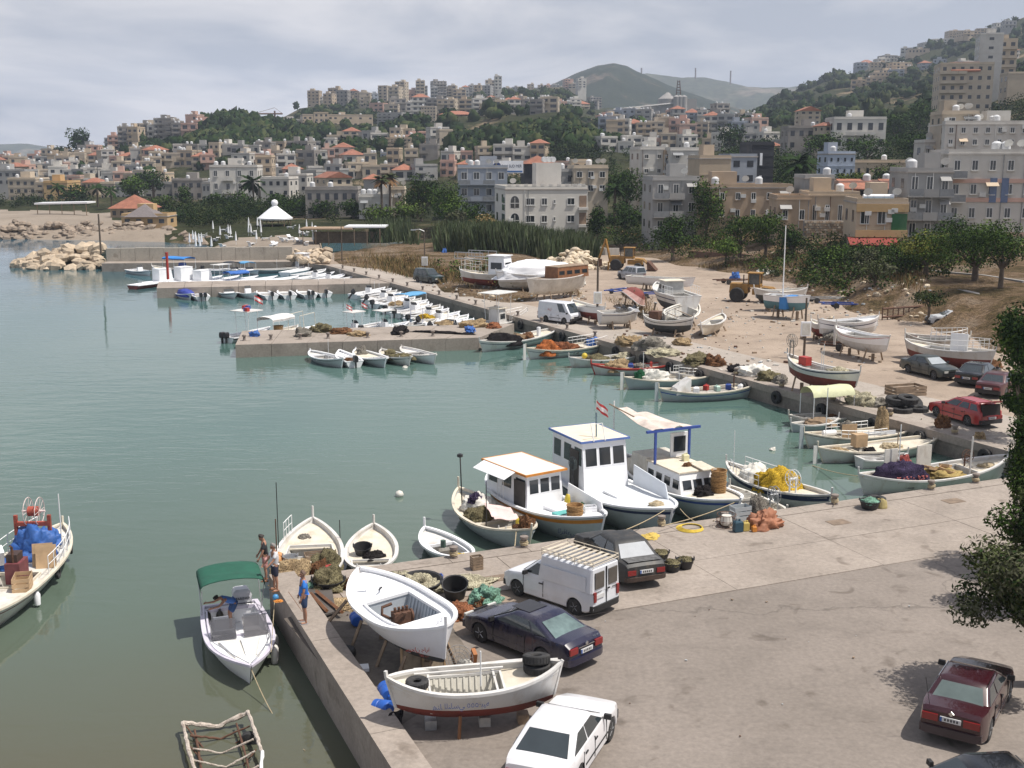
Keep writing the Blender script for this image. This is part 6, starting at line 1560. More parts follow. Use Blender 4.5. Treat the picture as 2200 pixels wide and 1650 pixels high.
pp,pq=G(1388,1268),G(1290,1196);rz=heading(pp,pq);d=Vector((math.cos(rz),math.sin(rz),0));c=pp+d*(2.29)
wreck=car('parked_car','battered dark grey saloon with rusty tail behind the white van',(c.x,c.y,.035),rz,M('scuffed charcoal paint',(.030,.031,.032),.55,.3,2.5,.05,12,stain=(.15,.12,.09),stain_amt=.55,stain_scale=2.5),Spe)
MB().box((-1.9,0,1.005),(.5,1.3,.01)).build('boot_scuff',M('bare scuffed metal',(.10,.10,.10),.7,.6,5),wreck)
Sv=dict(L=4.05,W=1.57,wb=2.58,fa=1.32,r=.29,prof=[(-2.02,.45),(-2.0,.9),(-1.9,.98),(.8,.98),(1.05,.96),(1.75,.86),(1.97,.74),(2.02,.45)],
   house=[dict(b0=.0,b1=1.18,t0=.05,t1=.52,bz=.965,rz=1.50,side=((.12,.9),),wt=.82,slf=.02,rear=False),dict(b0=-1.99,b1=.42,t0=-1.97,t1=.28,bz=.95,rz=1.79,side=(),front=False,rear=False,wb=.97,wt=.90)],
   lamp=(.12,.34),zl=.78,zp=.62,doors=(1.0,.1),handles=(.2,),strip=.45,bz=(.28,.48),mir=.32)
van_white=carpaint('van white',(.66,.68,.72),.35,.25,(.5,.47,.43));Sv['stripm']=van_white
loc,rz=by_wheels((1110,1279),(1240,1323),1,Sv)
van=car('delivery_van','white box van with an open roof rack on the quay',loc,rz,van_white,Sv,'van',plate=False)
for sd in (1,-1):
 p=[Vector((-2.005,sd*.36-.24,1.05)),Vector((-2.005,sd*.36-.24,1.58)),Vector((-2.0,sd*.36+.24,1.58)),Vector((-2.005,sd*.36+.24,1.05))]
 mb=MB();mb.box((-2.0,sd*.35,1.32),(.05,.46,.55));mb.build('rear_window',M('dusty glass',(.09,.08,.07),.15,.2),van)
 mb=MB();mb.box((-.8,sd*.775,1.2),(1.9,.02,.5));mb.build('side_panel',van_white,van)
mb=MB();mb.box((-2.02,0,1.1),(.04,.02,1.25));mb.build('door_gap',trim_black,van)
mb=MB();mb.box((-2.03,.38,.78),(.03,.5,.13));pl=mb.build('number_plate',plate_white,van)
MB().box((-2.045,-.1,.95),(.03,.1,.05)).build('door_handle',trim_black,van);text('RENAULT',.07,(-2.035,.42,.93),(math.pi/2,0,-math.pi/2),trim_black,van);text('EXPRESS',.07,(-2.035,-.42,.93),(math.pi/2,0,-math.pi/2),trim_black,van)
rackm=M('cream rack paint',(.56,.50,.40),.6,.15,4,stain=RUST,stain_amt=.5)
rk=MB()
for z in (1.86,1.98):
 rk.tube([(-1.98,-.68,z),(.25,-.68,z),(.25,.68,z),(-1.98,.68,z),(-1.98,-.68,z)],.016,5)
for x in (-1.98,-1.2,-.5,.25):
 for y in (-.68,.68): rk.tube([(x,y,1.76),(x,y,1.98)],.014,4)
rk.build('roof_rack',rackm,van)
for k in range(9):
 MB().box((-1.85+k*.255,0,1.885),(.11,1.34,.02)).build('rack_slat',rackm,van)
Sh=sedan(4.35,1.70,1.40,house=[dict(b0=-1.72,b1=.95,t0=-1.0,t1=.15,bz=.955,rz=1.40,side=((.04,.42),(.46,.93)),slr=.03)],strip=.45)
hp,hq=G(1170,1690),G(1262,1560);rz=heading(hp,hq);d=Vector((math.cos(rz),math.sin(rz),0));c=G(1212,1632)
hatch=car('parked_car','white saloon with tinted glass at the bottom edge of the yard',(c.x,c.y,.012),rz,carpaint('bright white car paint',(.74,.74,.76),.3,.12,(.5,.48,.46)),Sh)
Sm=sedan(4.45,1.69,1.39,wb=2.66,fa=1.40,prof=[(-2.22,.45),(-2.2,.9),(-2.1,1.0),(-1.4,1.02),(0,.965),(.9,.945),(1.7,.86),(2.16,.74),(2.22,.45)],lamp=(.40,.19),zl=.75,zp=.76,strip=.42,bump=M('dark plastic bumper',(.05,.035,.038),.5),rwm=M('greenish rear glass',(.10,.13,.125),.06,.2,2,coat=.5))
maroon=carpaint('maroon car paint',(.034,.006,.010),.25,.12,(.12,.08,.07));Sm['stripm']=chrome
mp,mq=G(2040,1603),G(2128,1447);rz=heading(mp,mq);d=Vector((math.cos(rz),math.sin(rz),0));c=mp+d*2.1
mar=car('parked_car','maroon saloon parked by the leafy trees at the yard edge',(c.x,c.y,.012),rz,maroon,Sm)
MB().box((-2.2,0,.92),(.03,.1,.1),0,0,1,.785).build('boot_emblem',chrome,mar);MB().tube([(-2.0,.6,1.0),(-2.15,.7,1.75)],.008,4).build('aerial',trim_black,mar)
for sd in (1,-1): MB().box((-.45,sd*.62,1.375),(1.1,.02,.02)).build('roof_strip',chrome,mar)
c=G(2100,1768);blk=carpaint('black car paint',(.008,.009,.012),.22,.15)
car('parked_car','black car cut off by the bottom right corner of the yard',(c.x,c.y,.012),math.radians(186),blk,sedan(4.6,1.75,1.42,wb=2.75))
Sr=sedan(4.45,1.68,1.42,wb=2.6,fa=1.42,prof=[(-2.22,.45),(-2.2,.62),(-2.12,.96),(.0,.965),(.95,.95),(1.75,.84),(2.16,.72),(2.22,.45)],house=[dict(b0=-2.12,b1=1.0,t0=-1.72,t1=.2,bz=.955,rz=1.42,side=((.03,.26),(.30,.58),(.62,.94)),rear=False)],strip=.5)
loc,rz=by_wheels((2014,896),(2077,915),1,Sr)
redm=carpaint('red car paint',(.33,.012,.014),.3,.12);est=car('parked_car','red estate car with its tailgate open on the far quay',loc,rz,redm,Sr)
mb=MB();mb.hexa([Vector(p) for p in ((-1.75,-.6,1.42),(-1.75,.6,1.42),(-2.75,.6,1.62),(-2.75,-.6,1.62),(-1.75,-.6,1.47),(-1.75,.6,1.47),(-2.75,.6,1.67),(-2.75,-.6,1.67))][::1]);tg=mb.build('tailgate',redm,est)
mb=MB();mb.box((-2.06,0,1.0),(.16,1.25,.72),0,0,1,0,.12);mb.build('load_opening',M('dark boot',(.018,.016,.015),.8),est)
for sd in (1,-1): MB().tube([(-1.5,sd*.58,1.45),(.0,sd*.6,1.46)],.02,5).build('roof_bar',trim_black,est)
Sb=sedan(4.5,1.66,1.40,wb=2.62,fa=1.35)
loc,rz=by_wheels((2001,814),(1957,803),-1,Sb)
rz=rz;car('parked_car','dark green boxy saloon parked nose out by the cream hull',loc,rz,carpaint('dark green car paint',(.022,.03,.026),.35,.3),dict(Sb,wsm=M('sky glass',(.35,.38,.40),.08,.1,coat=.5)))
Se=sedan(4.7,1.78,1.42,wb=2.8);loc,rz=by_wheels((2150,815),(2104,834),-1,Se)
car('parked_car','black rounded saloon parked between the green and maroon cars',loc,rz,blk,Se)
c=G(2163,852);car('parked_car','dark maroon old saloon half hidden by the bush',(c.x,c.y+1.2,.012),rz,carpaint('dull maroon paint',(.06,.012,.016),.4,.2),sedan(4.6,1.74,1.42))
Sw=sedan(4.3,1.65,1.38);c=G(2042,697);car('parked_car','abandoned pale saloon in the dry weeds',(c.x,c.y,-.05),math.radians(176),carpaint('chalky white paint',(.50,.52,.54),.6,.4),Sw,plate=False)
Sl=dict(L=4.1,W=1.65,wb=2.2,fa=1.25,r=.29,prof=[(-2.05,.45),(-2.03,.9),(-1.95,1.0),(1.5,1.0),(1.9,.98),(2.02,.85),(2.05,.45)],
   house=[dict(b0=-2.0,b1=1.93,t0=-1.9,t1=1.28,bz=.97,rz=1.95,side=((.70,.9),),wb=.97,wt=.88)],lamp=(.14,.25),zl=.8,strip=.5,doors=(.65,-.3),handles=(.5,),mir=.3)
loc,rz=by_wheels((1199,697),(1176,690),-1,Sl)
lv=car('delivery_van','white high-roof van parked on the far quay road',loc,math.radians(-42),van_white,Sl,'van')
text('ﻧﻘﻞ',.3,(-.5,-.82,1.25),(math.pi/2,0,0),M('faded red sign paint',(.5,.2,.17),.7),lv)
Ss=dict(L=4.4,W=1.75,wb=2.6,fa=1.4,r=.34,prof=[(-2.2,.45),(-2.18,.95),(-2.1,1.05),(1.0,1.03),(1.9,.95),(2.15,.85),(2.2,.45)],house=[dict(b0=-2.1,b1=1.1,t0=-1.9,t1=.35,bz=1.0,rz=1.72,side=((.04,.28),(.33,.6),(.65,.93)))],strip=.55)
c=G(920,609);car('parked_car','dark green people carrier on the quay road below the weeds',(c.x,c.y+1.0,.012),math.radians(-48),carpaint('bottle green paint',(.012,.03,.03),.3,.25),Ss)
c=G(1358,602);car('parked_car','silver minivan parked beside the yellow digger',(c.x,c.y+.8,.012),math.radians(120),carpaint('silver paint',(.36,.38,.42),.3,.2),dict(Ss,L=4.0))
c=G(985,494);car('parked_car','pale car on the lane beyond the reeds',(c.x,c.y,ground_z(c.x,c.y)+.1),math.radians(200),carpaint('grey car paint',(.35,.37,.38),.35,.2),sedan(4.3,1.68,1.4))
# ---- yellow wheel loader and backhoe
digger=M('machine yellow',(.31,.165,.035),.6,.25,2,.05,10,stain=(.12,.07,.04),stain_amt=.7)
def machine(label,loc,rz,bucket_big,boom):
 t=thing('wheel_loader' if not boom else 'backhoe_loader',label,'loader' if not boom else 'digger',loc,rz)
 for x in (-1.6,1.4):
  for y in (-1.0,1.0): wheel(t,x,y,.78 if (x<0 or not boom) else .55,digger,.5)
 MB().box((-1.5,0,1.45),(2.0,1.5,1.0),0,0,.92).build('engine_cover',digger,t)
 MB().box((.9,0,1.1),(2.0,1.1,.6)).build('front_frame',digger,t)
 mb=MB()
 for x in (-.5,.7):
  for y in (-.65,.65): mb.box((x,y,2.3),(.1,.1,1.5))
 mb.box((.1,0,3.08),(1.5,1.5,.1));cab=mb.build('cab_frame',digger,t)
 MB().box((.1,0,2.4),(1.12,1.24,1.2)).build('cab_glass',M('cab glass',(.10,.11,.11),.1,.2,alpha=.8),t)
 MB().box((.1,0,1.75),(1.3,1.3,.3)).build('cab_base',digger,t)
 mb=MB()
 for y in (-.5,.5): mb.tube([(.9,y,1.6),(2.0,y,1.5),(2.9,y,.7)],.12,5)
 mb.build('lift_arm',digger,t)
 k=1.25 if bucket_big else 1.1
 MB().hexa([Vector(p) for p in ((2.7,-k,.1),(3.9,-k,.12),(3.9,k,.12),(2.7,k,.1),(2.6,-k,1.3),(2.9,-k,1.2),(2.9,k,1.2),(2.6,k,1.3))]).build('bucket',rust_iron,t)
 MB().tube([(-1.2,.4,1.9),(-1.2,.4,2.8)],.06,6).build('exhaust',trim_black,t)
 if boom:
  mb=MB();mb.tube([(-2.5,0,1.0),(-3.2,0,4.2)],.2,4,r1=.14);mb.tube([(-3.2,0,4.2),(-4.1,0,1.6)],.15,4);mb.build('digging_boom',digger,t)
  MB().box((-4.0,0,1.0),(.6,.7,.9),0,0,.8).build('digging_bucket',rust_iron,t)
  for y in (-1.1,1.1): MB().box((-2.6,y,.6),(.2,.2,1.2)).build('stabiliser',digger,t)
 return t
c=G(1625,652);machine('yellow wheel loader with a rusty bucket in the yard',(c.x,c.y+1.5,0),math.radians(-22),True,False)
c=G(1352,582);machine('yellow backhoe digger with raised boom by the rubble heap',(c.x,c.y+1,0),math.radians(-15),False,True)
# ---------------------------------------------------------------- people
def skin_mesh(name,V,E,Rr,mat,parent,sub=2,root=0):
 me=bpy.data.meshes.new(name);me.from_pydata([tuple(v) for v in V],E,[]);me.update()
 o=bpy.data.objects.new(name,me);col.objects.link(o)
 o.modifiers.new('Skin','SKIN');sm=o.modifiers.new('Sub','SUBSURF');sm.levels=sub;sm.render_levels=sub
 if not me.skin_vertices: me.attributes  # layer is created by the modifier
 for i,r in enumerate(Rr):
  d=me.skin_vertices[0].data[i];d.radius=r if isinstance(r,tuple) else (r,r);d.use_root=(i==root)
 bpy.context.view_layer.update()
 m2=bpy.data.meshes.new_from_object(o.evaluated_get(bpy.context.evaluated_depsgraph_get()));bpy.data.objects.remove(o)
 m2.name=name;m2.materials.clear();m2.materials.append(mat);m2.shade_smooth()
 return link(name,m2,parent)
def person(label,loc,rz,shirt,shorts,hair='dark',bow=.0,arms=((0,0),(0,0)),lean=0.0,sleeves=True,shoe=None,bend=0.0,legs=(.0,.0),H_=1.76,belly=.0):
 """faces +x; bend tips the trunk forward at the hip"""
 t=thing('person',label,'person',loc,rz)
 k=H_/1.76
 def rot(p,a,c): # pitch forward about y through c
  q=p-c;return c+Vector((q.x*math.cos(a)+q.z*math.sin(a),q.y,-q.x*math.sin(a)+q.z*math.cos(a)))
 hip=Vector((0,0,.94))
 up=lambda x,y,z: rot(Vector((x,y,z)),bend+lean,hip)
 V,E,Rr=[],[],[]
 def add(p,r,par=None):
  V.append(Vector(p)*k);Rr.append(tuple(q*k for q in r) if isinstance(r,tuple) else r*k)
  if par is not None: E.append((par,len(V)-1))
  return len(V)-1
 pel=add((0,0,.94),(.15,.115));wa=add(up(0.01,0,1.1),(.15,.11+belly),pel);ch=add(up(.0,0,1.3),(.165,.115),wa);nk=add(up(-.005,0,1.46),(.085,.075),ch)
 hc=up(-.005,0,1.5)
 hd=lambda x,y,z: rot(up(x,y,z),bow,hc)
 n2=add(hd(.005,0,1.52),.056,nk);h1=add(hd(.025,0,1.58),(.068,.075),n2);h2=add(hd(.015,0,1.66),(.078,.095),h1);h3=add(hd(.0,0,1.73),(.06,.072),h2)
 add(hd(.115,0,1.615),.014,h1);
 for sd in (1,-1): add(hd(.0,sd*.088,1.635),.016,h2)
 hands=[]
 for sd,(f,o) in zip((1,-1),arms):
  sh=up(0,sd*.19,1.41);s=add(sh,.06,ch)
  el=sh+Vector((math.sin(f)*.28,sd*(.05+math.sin(o)*.2),-.28*math.cos(f)));e=add(el,.043,s)
  fo=f*1.5+.15;wr=el+Vector((math.sin(fo)*.25,sd*(.0+math.sin(o)*.05),-.25*math.cos(fo)));w=add(wr,.03,e)
  d=(wr-el).normalized();pm=add(wr+d*.06,(.036,.02),w);hands.append((wr,d,sd))
  nx=Vector((d.z,0,-d.x))*-1
  for q in range(4):
   y=(-.028+.019*q);b=wr+d*(.095)+Vector((0,0,0))+nx*y;b1=add(b,.0095,pm);b2=add(b+d*(.04-.006*abs(q-1.5))+Vector((0,-sd*.012,0)),.0085,b1);add(b+d*(.065-.008*abs(q-1.5))+Vector((0,-sd*.03,0)),.007,b2)
  th=add(wr+d*.045+nx*.04,.012,pm);add(wr+d*.085+nx*.055,.009,th)
 feet=[]
 for sd,f in zip((1,-1),legs):
  hp=add((0,sd*.095,.88),(.09,.095),pel);kn=Vector((math.sin(f)*.42+.01,sd*.115,.88-.4*math.cos(f)));kk=add(kn,(.058,.062),hp)
  an=Vector((kn.x-.02+math.sin(f*.2)*.1,sd*.125,.09));ca=add(kn.lerp(an,.35)+Vector((-.02,0,0)),(.052,.056),kk);a=add(an,.036,ca)
  hl=add(an+Vector((-.03,0,-.05)),.034,a);toe=add(an+Vector((.16,sd*.02,-.055)),(.042,.025),hl);feet.append((an,sd))
 body=skin_mesh('body',V,E,Rr,skin,t)
 P=[(up(0,0,.98),(.165,.135+belly)),(up(.01,0,1.1),(.165,.128+belly)),(up(0,0,1.3),(.18,.132)),(up(-.005,0,1.43),(.10,.085))]
 V2,E2,R2=[Vector(p)*k for p,r in P],[(0,1),(1,2),(2,3)],[tuple(q*k for q in r) for p,r in P]
 for sd,(f,o) in zip((1,-1),arms):
  sh=up(0,sd*.185,1.405);V2.append(sh*k);R2.append(.078*k);E2.append((2,len(V2)-1))
  if sleeves:
   V2.append((sh+Vector((math.sin(f)*.2,sd*(.04+math.sin(o)*.14),-.2*math.cos(f))))*k);R2.append(.07*k);E2.append((len(V2)-2,len(V2)-1))
 skin_mesh('shirt',V2,E2,R2,shirt,t,root=1)
 V3,E3,R3=[Vector((0,0,1.0))*k,Vector((0,0,.92))*k],[(0,1)],[(.158*k,(.125+belly)*k),(.168*k,.135*k)]
 for sd,f in zip((1,-1),legs):
  a=Vector((0.0,sd*.095,.86));b=Vector((math.sin(f)*.36+.01,sd*.115,.86-.34*math.cos(f)))
  V3 += [a*k,b*k];R3 += [.108*k,.092*k];E3 += [(1,len(V3)-2),(len(V3)-2,len(V3)-1)]
 skin_mesh('shorts',V3,E3,R3,shorts,t,root=1)
 if hair:
  hm={'dark': hair_m,'grey': M('grey hair',(.20,.19,.18),.7,.2,20),'bald': M('cropped hair',(.12,.075,.055),.7,.2,20)}[hair]
  mb=MB();c0=Vector((-.012,0,1.675));g=.104 if hair!='bald' else .1
  rows=[]
  for i in range(7):
   ph=i/6*math.pi/2
   rows.append([hd(*(c0+Vector((math.cos(a)*math.cos(ph)*g*(1.06 if math.cos(a)<.3 else .78),math.sin(a)*math.cos(ph)*g*.93,math.sin(ph)*g*1.02+(-.05 if math.cos(a)<-.2 else .012)*math.cos(ph)))))*k for a in [q*2*math.pi/14 for q in range(14)]])
  mb.loft(rows,True,True);mb.build('hair',hm,t,80)
 for sd in (1,-1):
  mb=MB();mb.lathe([(.001,-.009),(.009,0),(.001,.009)],6,hd(.098,sd*.034,1.645)*k);mb.build('eye',hair_m,t)
 mb=MB();mb.box(hd(.1,0,1.575)*k,(.012,.045,.008));mb.build('mouth',M('lips',(.22,.09,.07),.6),t)
 for an,sd in feet:
  mb=MB();c=(an+Vector((.055,sd*.008,-.078)))*k
  mb.lathe([(.05,0),(.055,.012),(.05,.03)],12,(0,0,0));mb.v=[(x*2.7+c.x,y*.95+c.y,z+c.z-.012) for x,y,z in mb.v];mb.build('shoe',shoe or brown_wood,t,50)
 return t
pat=M('red and white patterned cloth',(.28,.03,.03),.85,.5,14,c2=(.55,.30,.28))
person('man in black shirt and patterned red shorts looking down at the water',G(571,1247,.05),math.radians(195),M('black shirt cloth',(.022,.024,.028),.85,.2,6),pat,'dark',.55,((.25,.1),(.25,.1)),.03,H_=1.78)
person('grey haired man in white shirt and navy shorts beside the man in black',G(592,1268,.30),math.radians(215),M('white shirt cloth',(.66,.66,.68),.85,.05,6),M('navy shorts cloth',(.02,.022,.045),.85,.2,6),'grey',.25,((.5,-.2),(.45,-.2)),.0,H_=1.72)
person('man in bright blue polo shirt and blue shorts standing on the wall',G(655,1338,.29),math.radians(200),M('bright blue shirt cloth',(.03,.18,.60),.85,.12,5),M('denim shorts cloth',(.025,.05,.12),.85,.25,6),'bald',.12,((.15,.1),(.1,.1)),.0,shoe=M('grey trainer',(.28,.28,.30),.7),H_=1.78,belly=.02)
person('man in blue vest bending over in the speedboat',sb.W(-2.3,.1,.05),math.radians(215),M('blue vest cloth',(.06,.16,.45),.85,.1,5),M('blue work shorts',(.04,.09,.22),.85),'dark',.2,((.9,.0),(1.0,.0)),.0,False,None,1.15,(.5,.4),1.7)
for k,(x,y) in enumerate(((-2.0,-.62),(-1.95,-.2))):
 mb=MB();mb.lathe([(.11,0),(.13,.03),(.13,.4),(.1,.5),(.04,.56),(.04,.62)],12);o=mb.build('dive_cylinder',M('black cylinder',(.03,.028,.02),.4,.3,8),smooth=50);o.location=sb.W(x-.5,y-.2,.05);tag(o,('dark diving cylinder in the speedboat stern, left one','dark diving cylinder in the speedboat stern, right one')[k],'cylinder')
# ---------------------------------------------------------------- quay furniture and gear
def bollard(label,loc,group,s=1.0,ropes=True):
 t=thing('bollard',label,'bollard',loc,RND.uniform(0,6),group)
 MB().lathe([(.16*s,0),(.16*s,.05),(.11*s,.09),(.1*s,.30*s),(.17*s,.36*s),(.17*s,.44*s),(.08*s,.47*s)],12).build('post',M('bollard iron',(.20,.17,.15),.8,.3,5,stain=RUST,stain_amt=.6),t,40)
 if ropes:
  mb=MB()
  for q in range(3): mb.ring((.01*q,.015*q,.12+.055*q),.14*s+.015*(q % 2),.03,'z',14,5)
  mb.build('rope_turns',rope_mat,t,60)['kind']='stuff'
 return t
for k,(x,y) in enumerate(((975,1198),(1126,1175),(1421,1130),(1556,1122),(1793,1083),(2000,1052),(2096,1037))):
 bollard('iron bollard wound with rope on the near quay, %s from the men' % ordinal(k),G(x,y,.045),'bollards along the near quay')
for k in range(24):
 bollard('rusty bollard on the far quay edge, %s from the inner corner' % ordinal(k),fq(3+k*4.95,.38,.05),'bollards along the far quay',1.1,k<9)
for k,px in enumerate((525,582,645,705,790,862,930)):
 bollard('black bollard on the wide pier, %s from its end' % ordinal(k),G(px,733-k*1.6-1,-.12),'bollards on the wide pier',1.1,False)
net_things=[
 (705,1262,(1.3,1.25,.6),'olive','olive net heaped in a round tub beside the man in blue'),(668,1268,(.6,.5,.2),'teal','thin teal net scrap at the feet of the man in blue'),(760,1262,(.8,.6,.35),'brown','dark net bundle behind the white boat ashore'),
 (720,1300,(1.5,1.3,.1),'tan','flat tan net spread under the white boat ashore'),(893,1262,(1.9,1.5,.5),'pale','wide pale net heap in a crushed black tub'),(1018,1255,(1.6,1.1,.25),'pale','spread pale net behind the black tub'),(1047,1292,(1.2,1.0,.45),'teal','teal net ball in front of the blue coupe'),
 (985,1322,(1.1,.9,.35),'rustnet','russet wire heap beside the blue coupe nose'),(1035,1300,(.5,.5,.25),'brown','brown gear lump under the teal net'),
 (1625,1112,(.9,.7,.8),'grey','grey net heap behind the orange tarpaulin'),(1395,1155,(.9,.6,.12),M('loose yellow rope',(.50,.36,.08),.8,.3,8,.4,30),'loose yellow rope heap by the dark saloon'),
 (1557,1128,(.45,.45,.3),'brown','rope pile by the fourth bollard'),
 (1355,742,(3.0,2.0,.7),'tan','tan net heap on the far quay by the tide rail'),(1398,752,(2.8,2.0,.9),'grey','grey tarpaulin heap on the far quay'),(1425,763,(2.6,1.8,.5),'pale','pale net heap below the grey tarpaulin on the far quay'),(1500,778,(3.6,2.0,.6),'olive','long olive net heap on the far quay edge'),(1535,784,(1.6,1.4,.7),'brown','brown net heap at the end of the long olive one'),
 (1590,800,(1.6,1.2,.6),'black','black gear heap on the far quay'),(1618,806,(2.4,1.8,.7),'white','white plastic net heap on the far quay'),(1650,816,(2.0,1.4,.6),'olive','olive net bundles with a yellow float on the far quay'),(1675,822,(1.4,1.0,.5),'grey','grey sack heap next to the red bottomed boat'),
 (1850,868,(1.9,1.6,.75),'pale','conical pale net heap beside the tyres'),(1885,872,(1.2,1.0,.5),'grey','grey gear pile beside the conical net heap'),(2025,918,(.9,.7,.6),'brown','brown net bundle at the quay edge below the red estate'),(2105,942,(.7,.6,.3),'tan','small tan rope heap beyond the red estate'),
 (548,722,(1.1,.9,.45),'blue','blue bag heap at the pier end'),(690,712,(2.6,1.6,.6),'olive','olive net mound on the wide pier'),(730,716,(2.0,1.4,.45),'brown','brown sack mound on the wide pier'),(650,722,(1.6,1.4,.6),'grey','grey net cone near the front edge of the wide pier'),(858,716,(2.4,1.4,.55),'black','black net mound on the wide pier'),(770,720,(2.4,1.6,.3),'tan','flat tan net on the wide pier'),(945,716,(5.0,.6,.2),'black','long dark net roll on the wide pier'),(1020,702,(2.6,1.5,.6),'tan','tan and brown net mound at the pier root'),(1060,704,(1.5,1.2,.45),'rustnet','russet net mound at the pier root'),(1010,712,(1.6,1.0,.4),'blue','blue net strip beside the tan mound'),
 (1465,740,(1.6,1.4,.5),'tan','tan net box heap standing alone on the dirt'),(1810,740,(3.6,1.8,1.2),'grey','covered trailer load of grey gear'),(1235,612,(3.0,2.4,1.6),'white','white tarpaulin heap beside the lamp post'),(1580,600,(2.6,1.2,.8),'blue','blue tarpaulin bundle on a trailer'),(2120,800,(2.2,1.6,.8),'brown','rusty wire heap behind the black saloon'),
 (1640,595,(3.0,1.8,.9),'white','pale rubbish heap behind the loader'),(955,553,(1.0,.8,1.2),'blue','folded blue umbrella in the weeds')]
for k,(x,y,s,m,lab) in enumerate(net_things):
 mound('net_pile' if 'net' in lab else 'gear_heap',lab,'net' if 'net' in lab else 'gear heap',G(x,y,.02 if 'pier' not in lab else-.12),s,m,k*.7,k+20,.42)
bucket(G(706,1264,.0),'round black tub under the olive net heap',None,.6,.35)
bucket(G(978,1282,.02),'big black rubber tub tipped on the quay',None,.46,.6,tilt=.35,n=20)
bucket(G(905,1268,.02),'crushed black tub holding the pale net heap',None,.75,.42,tilt=.1,n=20)
bucket(G(940,1315,.02),'small black pail behind the white boat ashore',None,.22,.24)
for k,(x,y) in enumerate(((1418,1205),(1444,1226),(1471,1220))):
 bucket(G(x,y,.04),'black tub of hooks and line beside the dark saloon, %s' % ('farthest one','nearest one','rightmost one')[k],None,.34,.34,'olive',group='line tubs beside the dark saloon')
bucket(G(1868,1092,.04),'black tub holding a teal net on the near quay',None,.45,.36,'teal')
tyre(G(1882,1074,.2),'black tyre lying behind the teal net tub',.42,.13)
mound('fender_heap','yellowish buoy beside the teal net tub','buoy',G(1893,1090,.04),(.5,.5,.4),M('dull yellow',(.34,.28,.12),.7),0,3,.1)
crate(G(1024,1222,.04),'upper half of an upright slatted wooden crate on the quay',wood,(.42,.32,.5),.4,slats=5)
crate(G(993,1250,.03),'shallow white plastic fish crate on the quay',cream_paint,(.75,.45,.22),.25)
can(G(945,1253,.03),'small blue stove can on the quay',blue_paint,(.24,.24,.34))
can(G(706,1238,.25),'red plastic jerrycan on the quay corner',M('red plastic',(.48,.05,.04),.5),(.36,.3,.4),.5)
can(G(1585,1142,.04),'dark blue jerrycan beside the wire basket',M('petrol blue plastic',(.02,.06,.09),.5),(.36,.26,.5),.3);can(G(1602,1140,.04),'yellow oil can beside the dark blue jerrycan',M('oil yellow plastic',(.5,.38,.1),.5),(.26,.2,.4),.2);can(G(1620,1142,.04),'small red tin in front of the orange tarpaulin',orange_paint,(.18,.18,.25),.2)
crate(G(1590,1115,.04),'grey fish box behind the jerrycans',grey_hull,(.8,.5,.6),.35)
mound('tarpaulin','orange tarpaulin crumpled on the near quay','tarpaulin',G(1640,1132,.04),(1.5,.9,.55),M('orange tarpaulin cloth',(.31,.13,.07),.7,.2,2,.4,5),.3,5,.5,folds=.12)
t=thing('wire_basket','round wire fish trap on the near quay','fish trap',G(1560,1132,.04))
for z in (.05,.3,.55): MB().ring((0,0,z),.42-.1*abs(z-.3),.014,'z',18,4).build('hoop',rust_iron,t)
for q in range(9): a=q*.7;MB().tube([(.38*math.cos(a),.38*math.sin(a),.05),(.42*math.cos(a),.42*math.sin(a),.3),(.36*math.cos(a),.36*math.sin(a),.55)],.008,4).build('wire',rust_iron,t)
MB().lathe([(.2,.1),(.26,.2),(.2,.5)],12).build('bait_pot',dirty_white,t)
tyre(G(738,1402,.12),'worn black tyre lying beside the low wall',.36,.12)
tyre(G(1318,1160,.42),'tyre leaning behind the dark saloon',.3,.1,1.3,.4)
mb=MB();mb.box((0,0,.06),(.62,.36,.1),0,.2);o=mb.build('cooler_lid',clean_white,smooth=30);o.location=G(770,1440,.0);tag(o,'white cool-box lid lying by the low wall','lid')
barrel_blue=M('blue drum plastic',(.02,.10,.42),.5,.15,3)
def drum(loc,label,s=1.0,rx=1.57,rz=0.3):
 t=thing('plastic_drum',label,'drum',loc,rz,None,rx)
 MB().lathe([(.2*s,-.3*s),(.24*s,-.27*s),(.24*s,-.1*s),(.22*s,-.08*s),(.24*s,-.05*s),(.24*s,.25*s),(.2*s,.3*s)],16).build('shell',barrel_blue,t,40);MB().lathe([(.05,.3*s),(.05,.36*s)],8).build('cap',barrel_blue,t)
drum(G(832,1487,.24),'bright blue drum lying at the open boat stern, farther one');drum(G(822,1520,.22),'dull blue drum lying at the open boat stern, nearer one',.9,1.4,1.0);drum(G(765,1330,.2),'blue drum in the shade under the white boat ashore',.8)
cloth('black_sheet','black sheet and nets under the open boat stern','sheet',[G(812,1600,.02),G(858,1590,.05),G(868,1520,.35),G(838,1530,.3)],'black',3,.06)
t=thing('door_panel','old panelled door standing between the two boats ashore','door',G(910,1448,.0),.12,None,-.25)
MB().box((0,0,.45),(1.35,.05,.9)).build('leaf',wood,t)
for x in (-.33,.33): MB().box((x,-.03,.45),(.5,.03,.68)).build('raised_panel',M('grey-brown panel',(.30,.24,.17),.8,.3,4),t)
for x in (-.64,0,.64): MB().box((x,-.035,.45),(.07,.03,.88)).build('stile',plywood,t)
t=thing('wire_fan','round wire fan guard leaning behind the open boat','fan guard',G(985,1418,.4),.3,None,.9)
for q in range(4): MB().ring((0,0,.04*q),.12+.1*q,.008,'z',18,4).build('hoop',steel,t)
for q in range(14): a=q*.449;MB().tube([(.05*math.cos(a),.05*math.sin(a),0),(.42*math.cos(a),.42*math.sin(a),.12)],.006,3).build('spoke',steel,t)
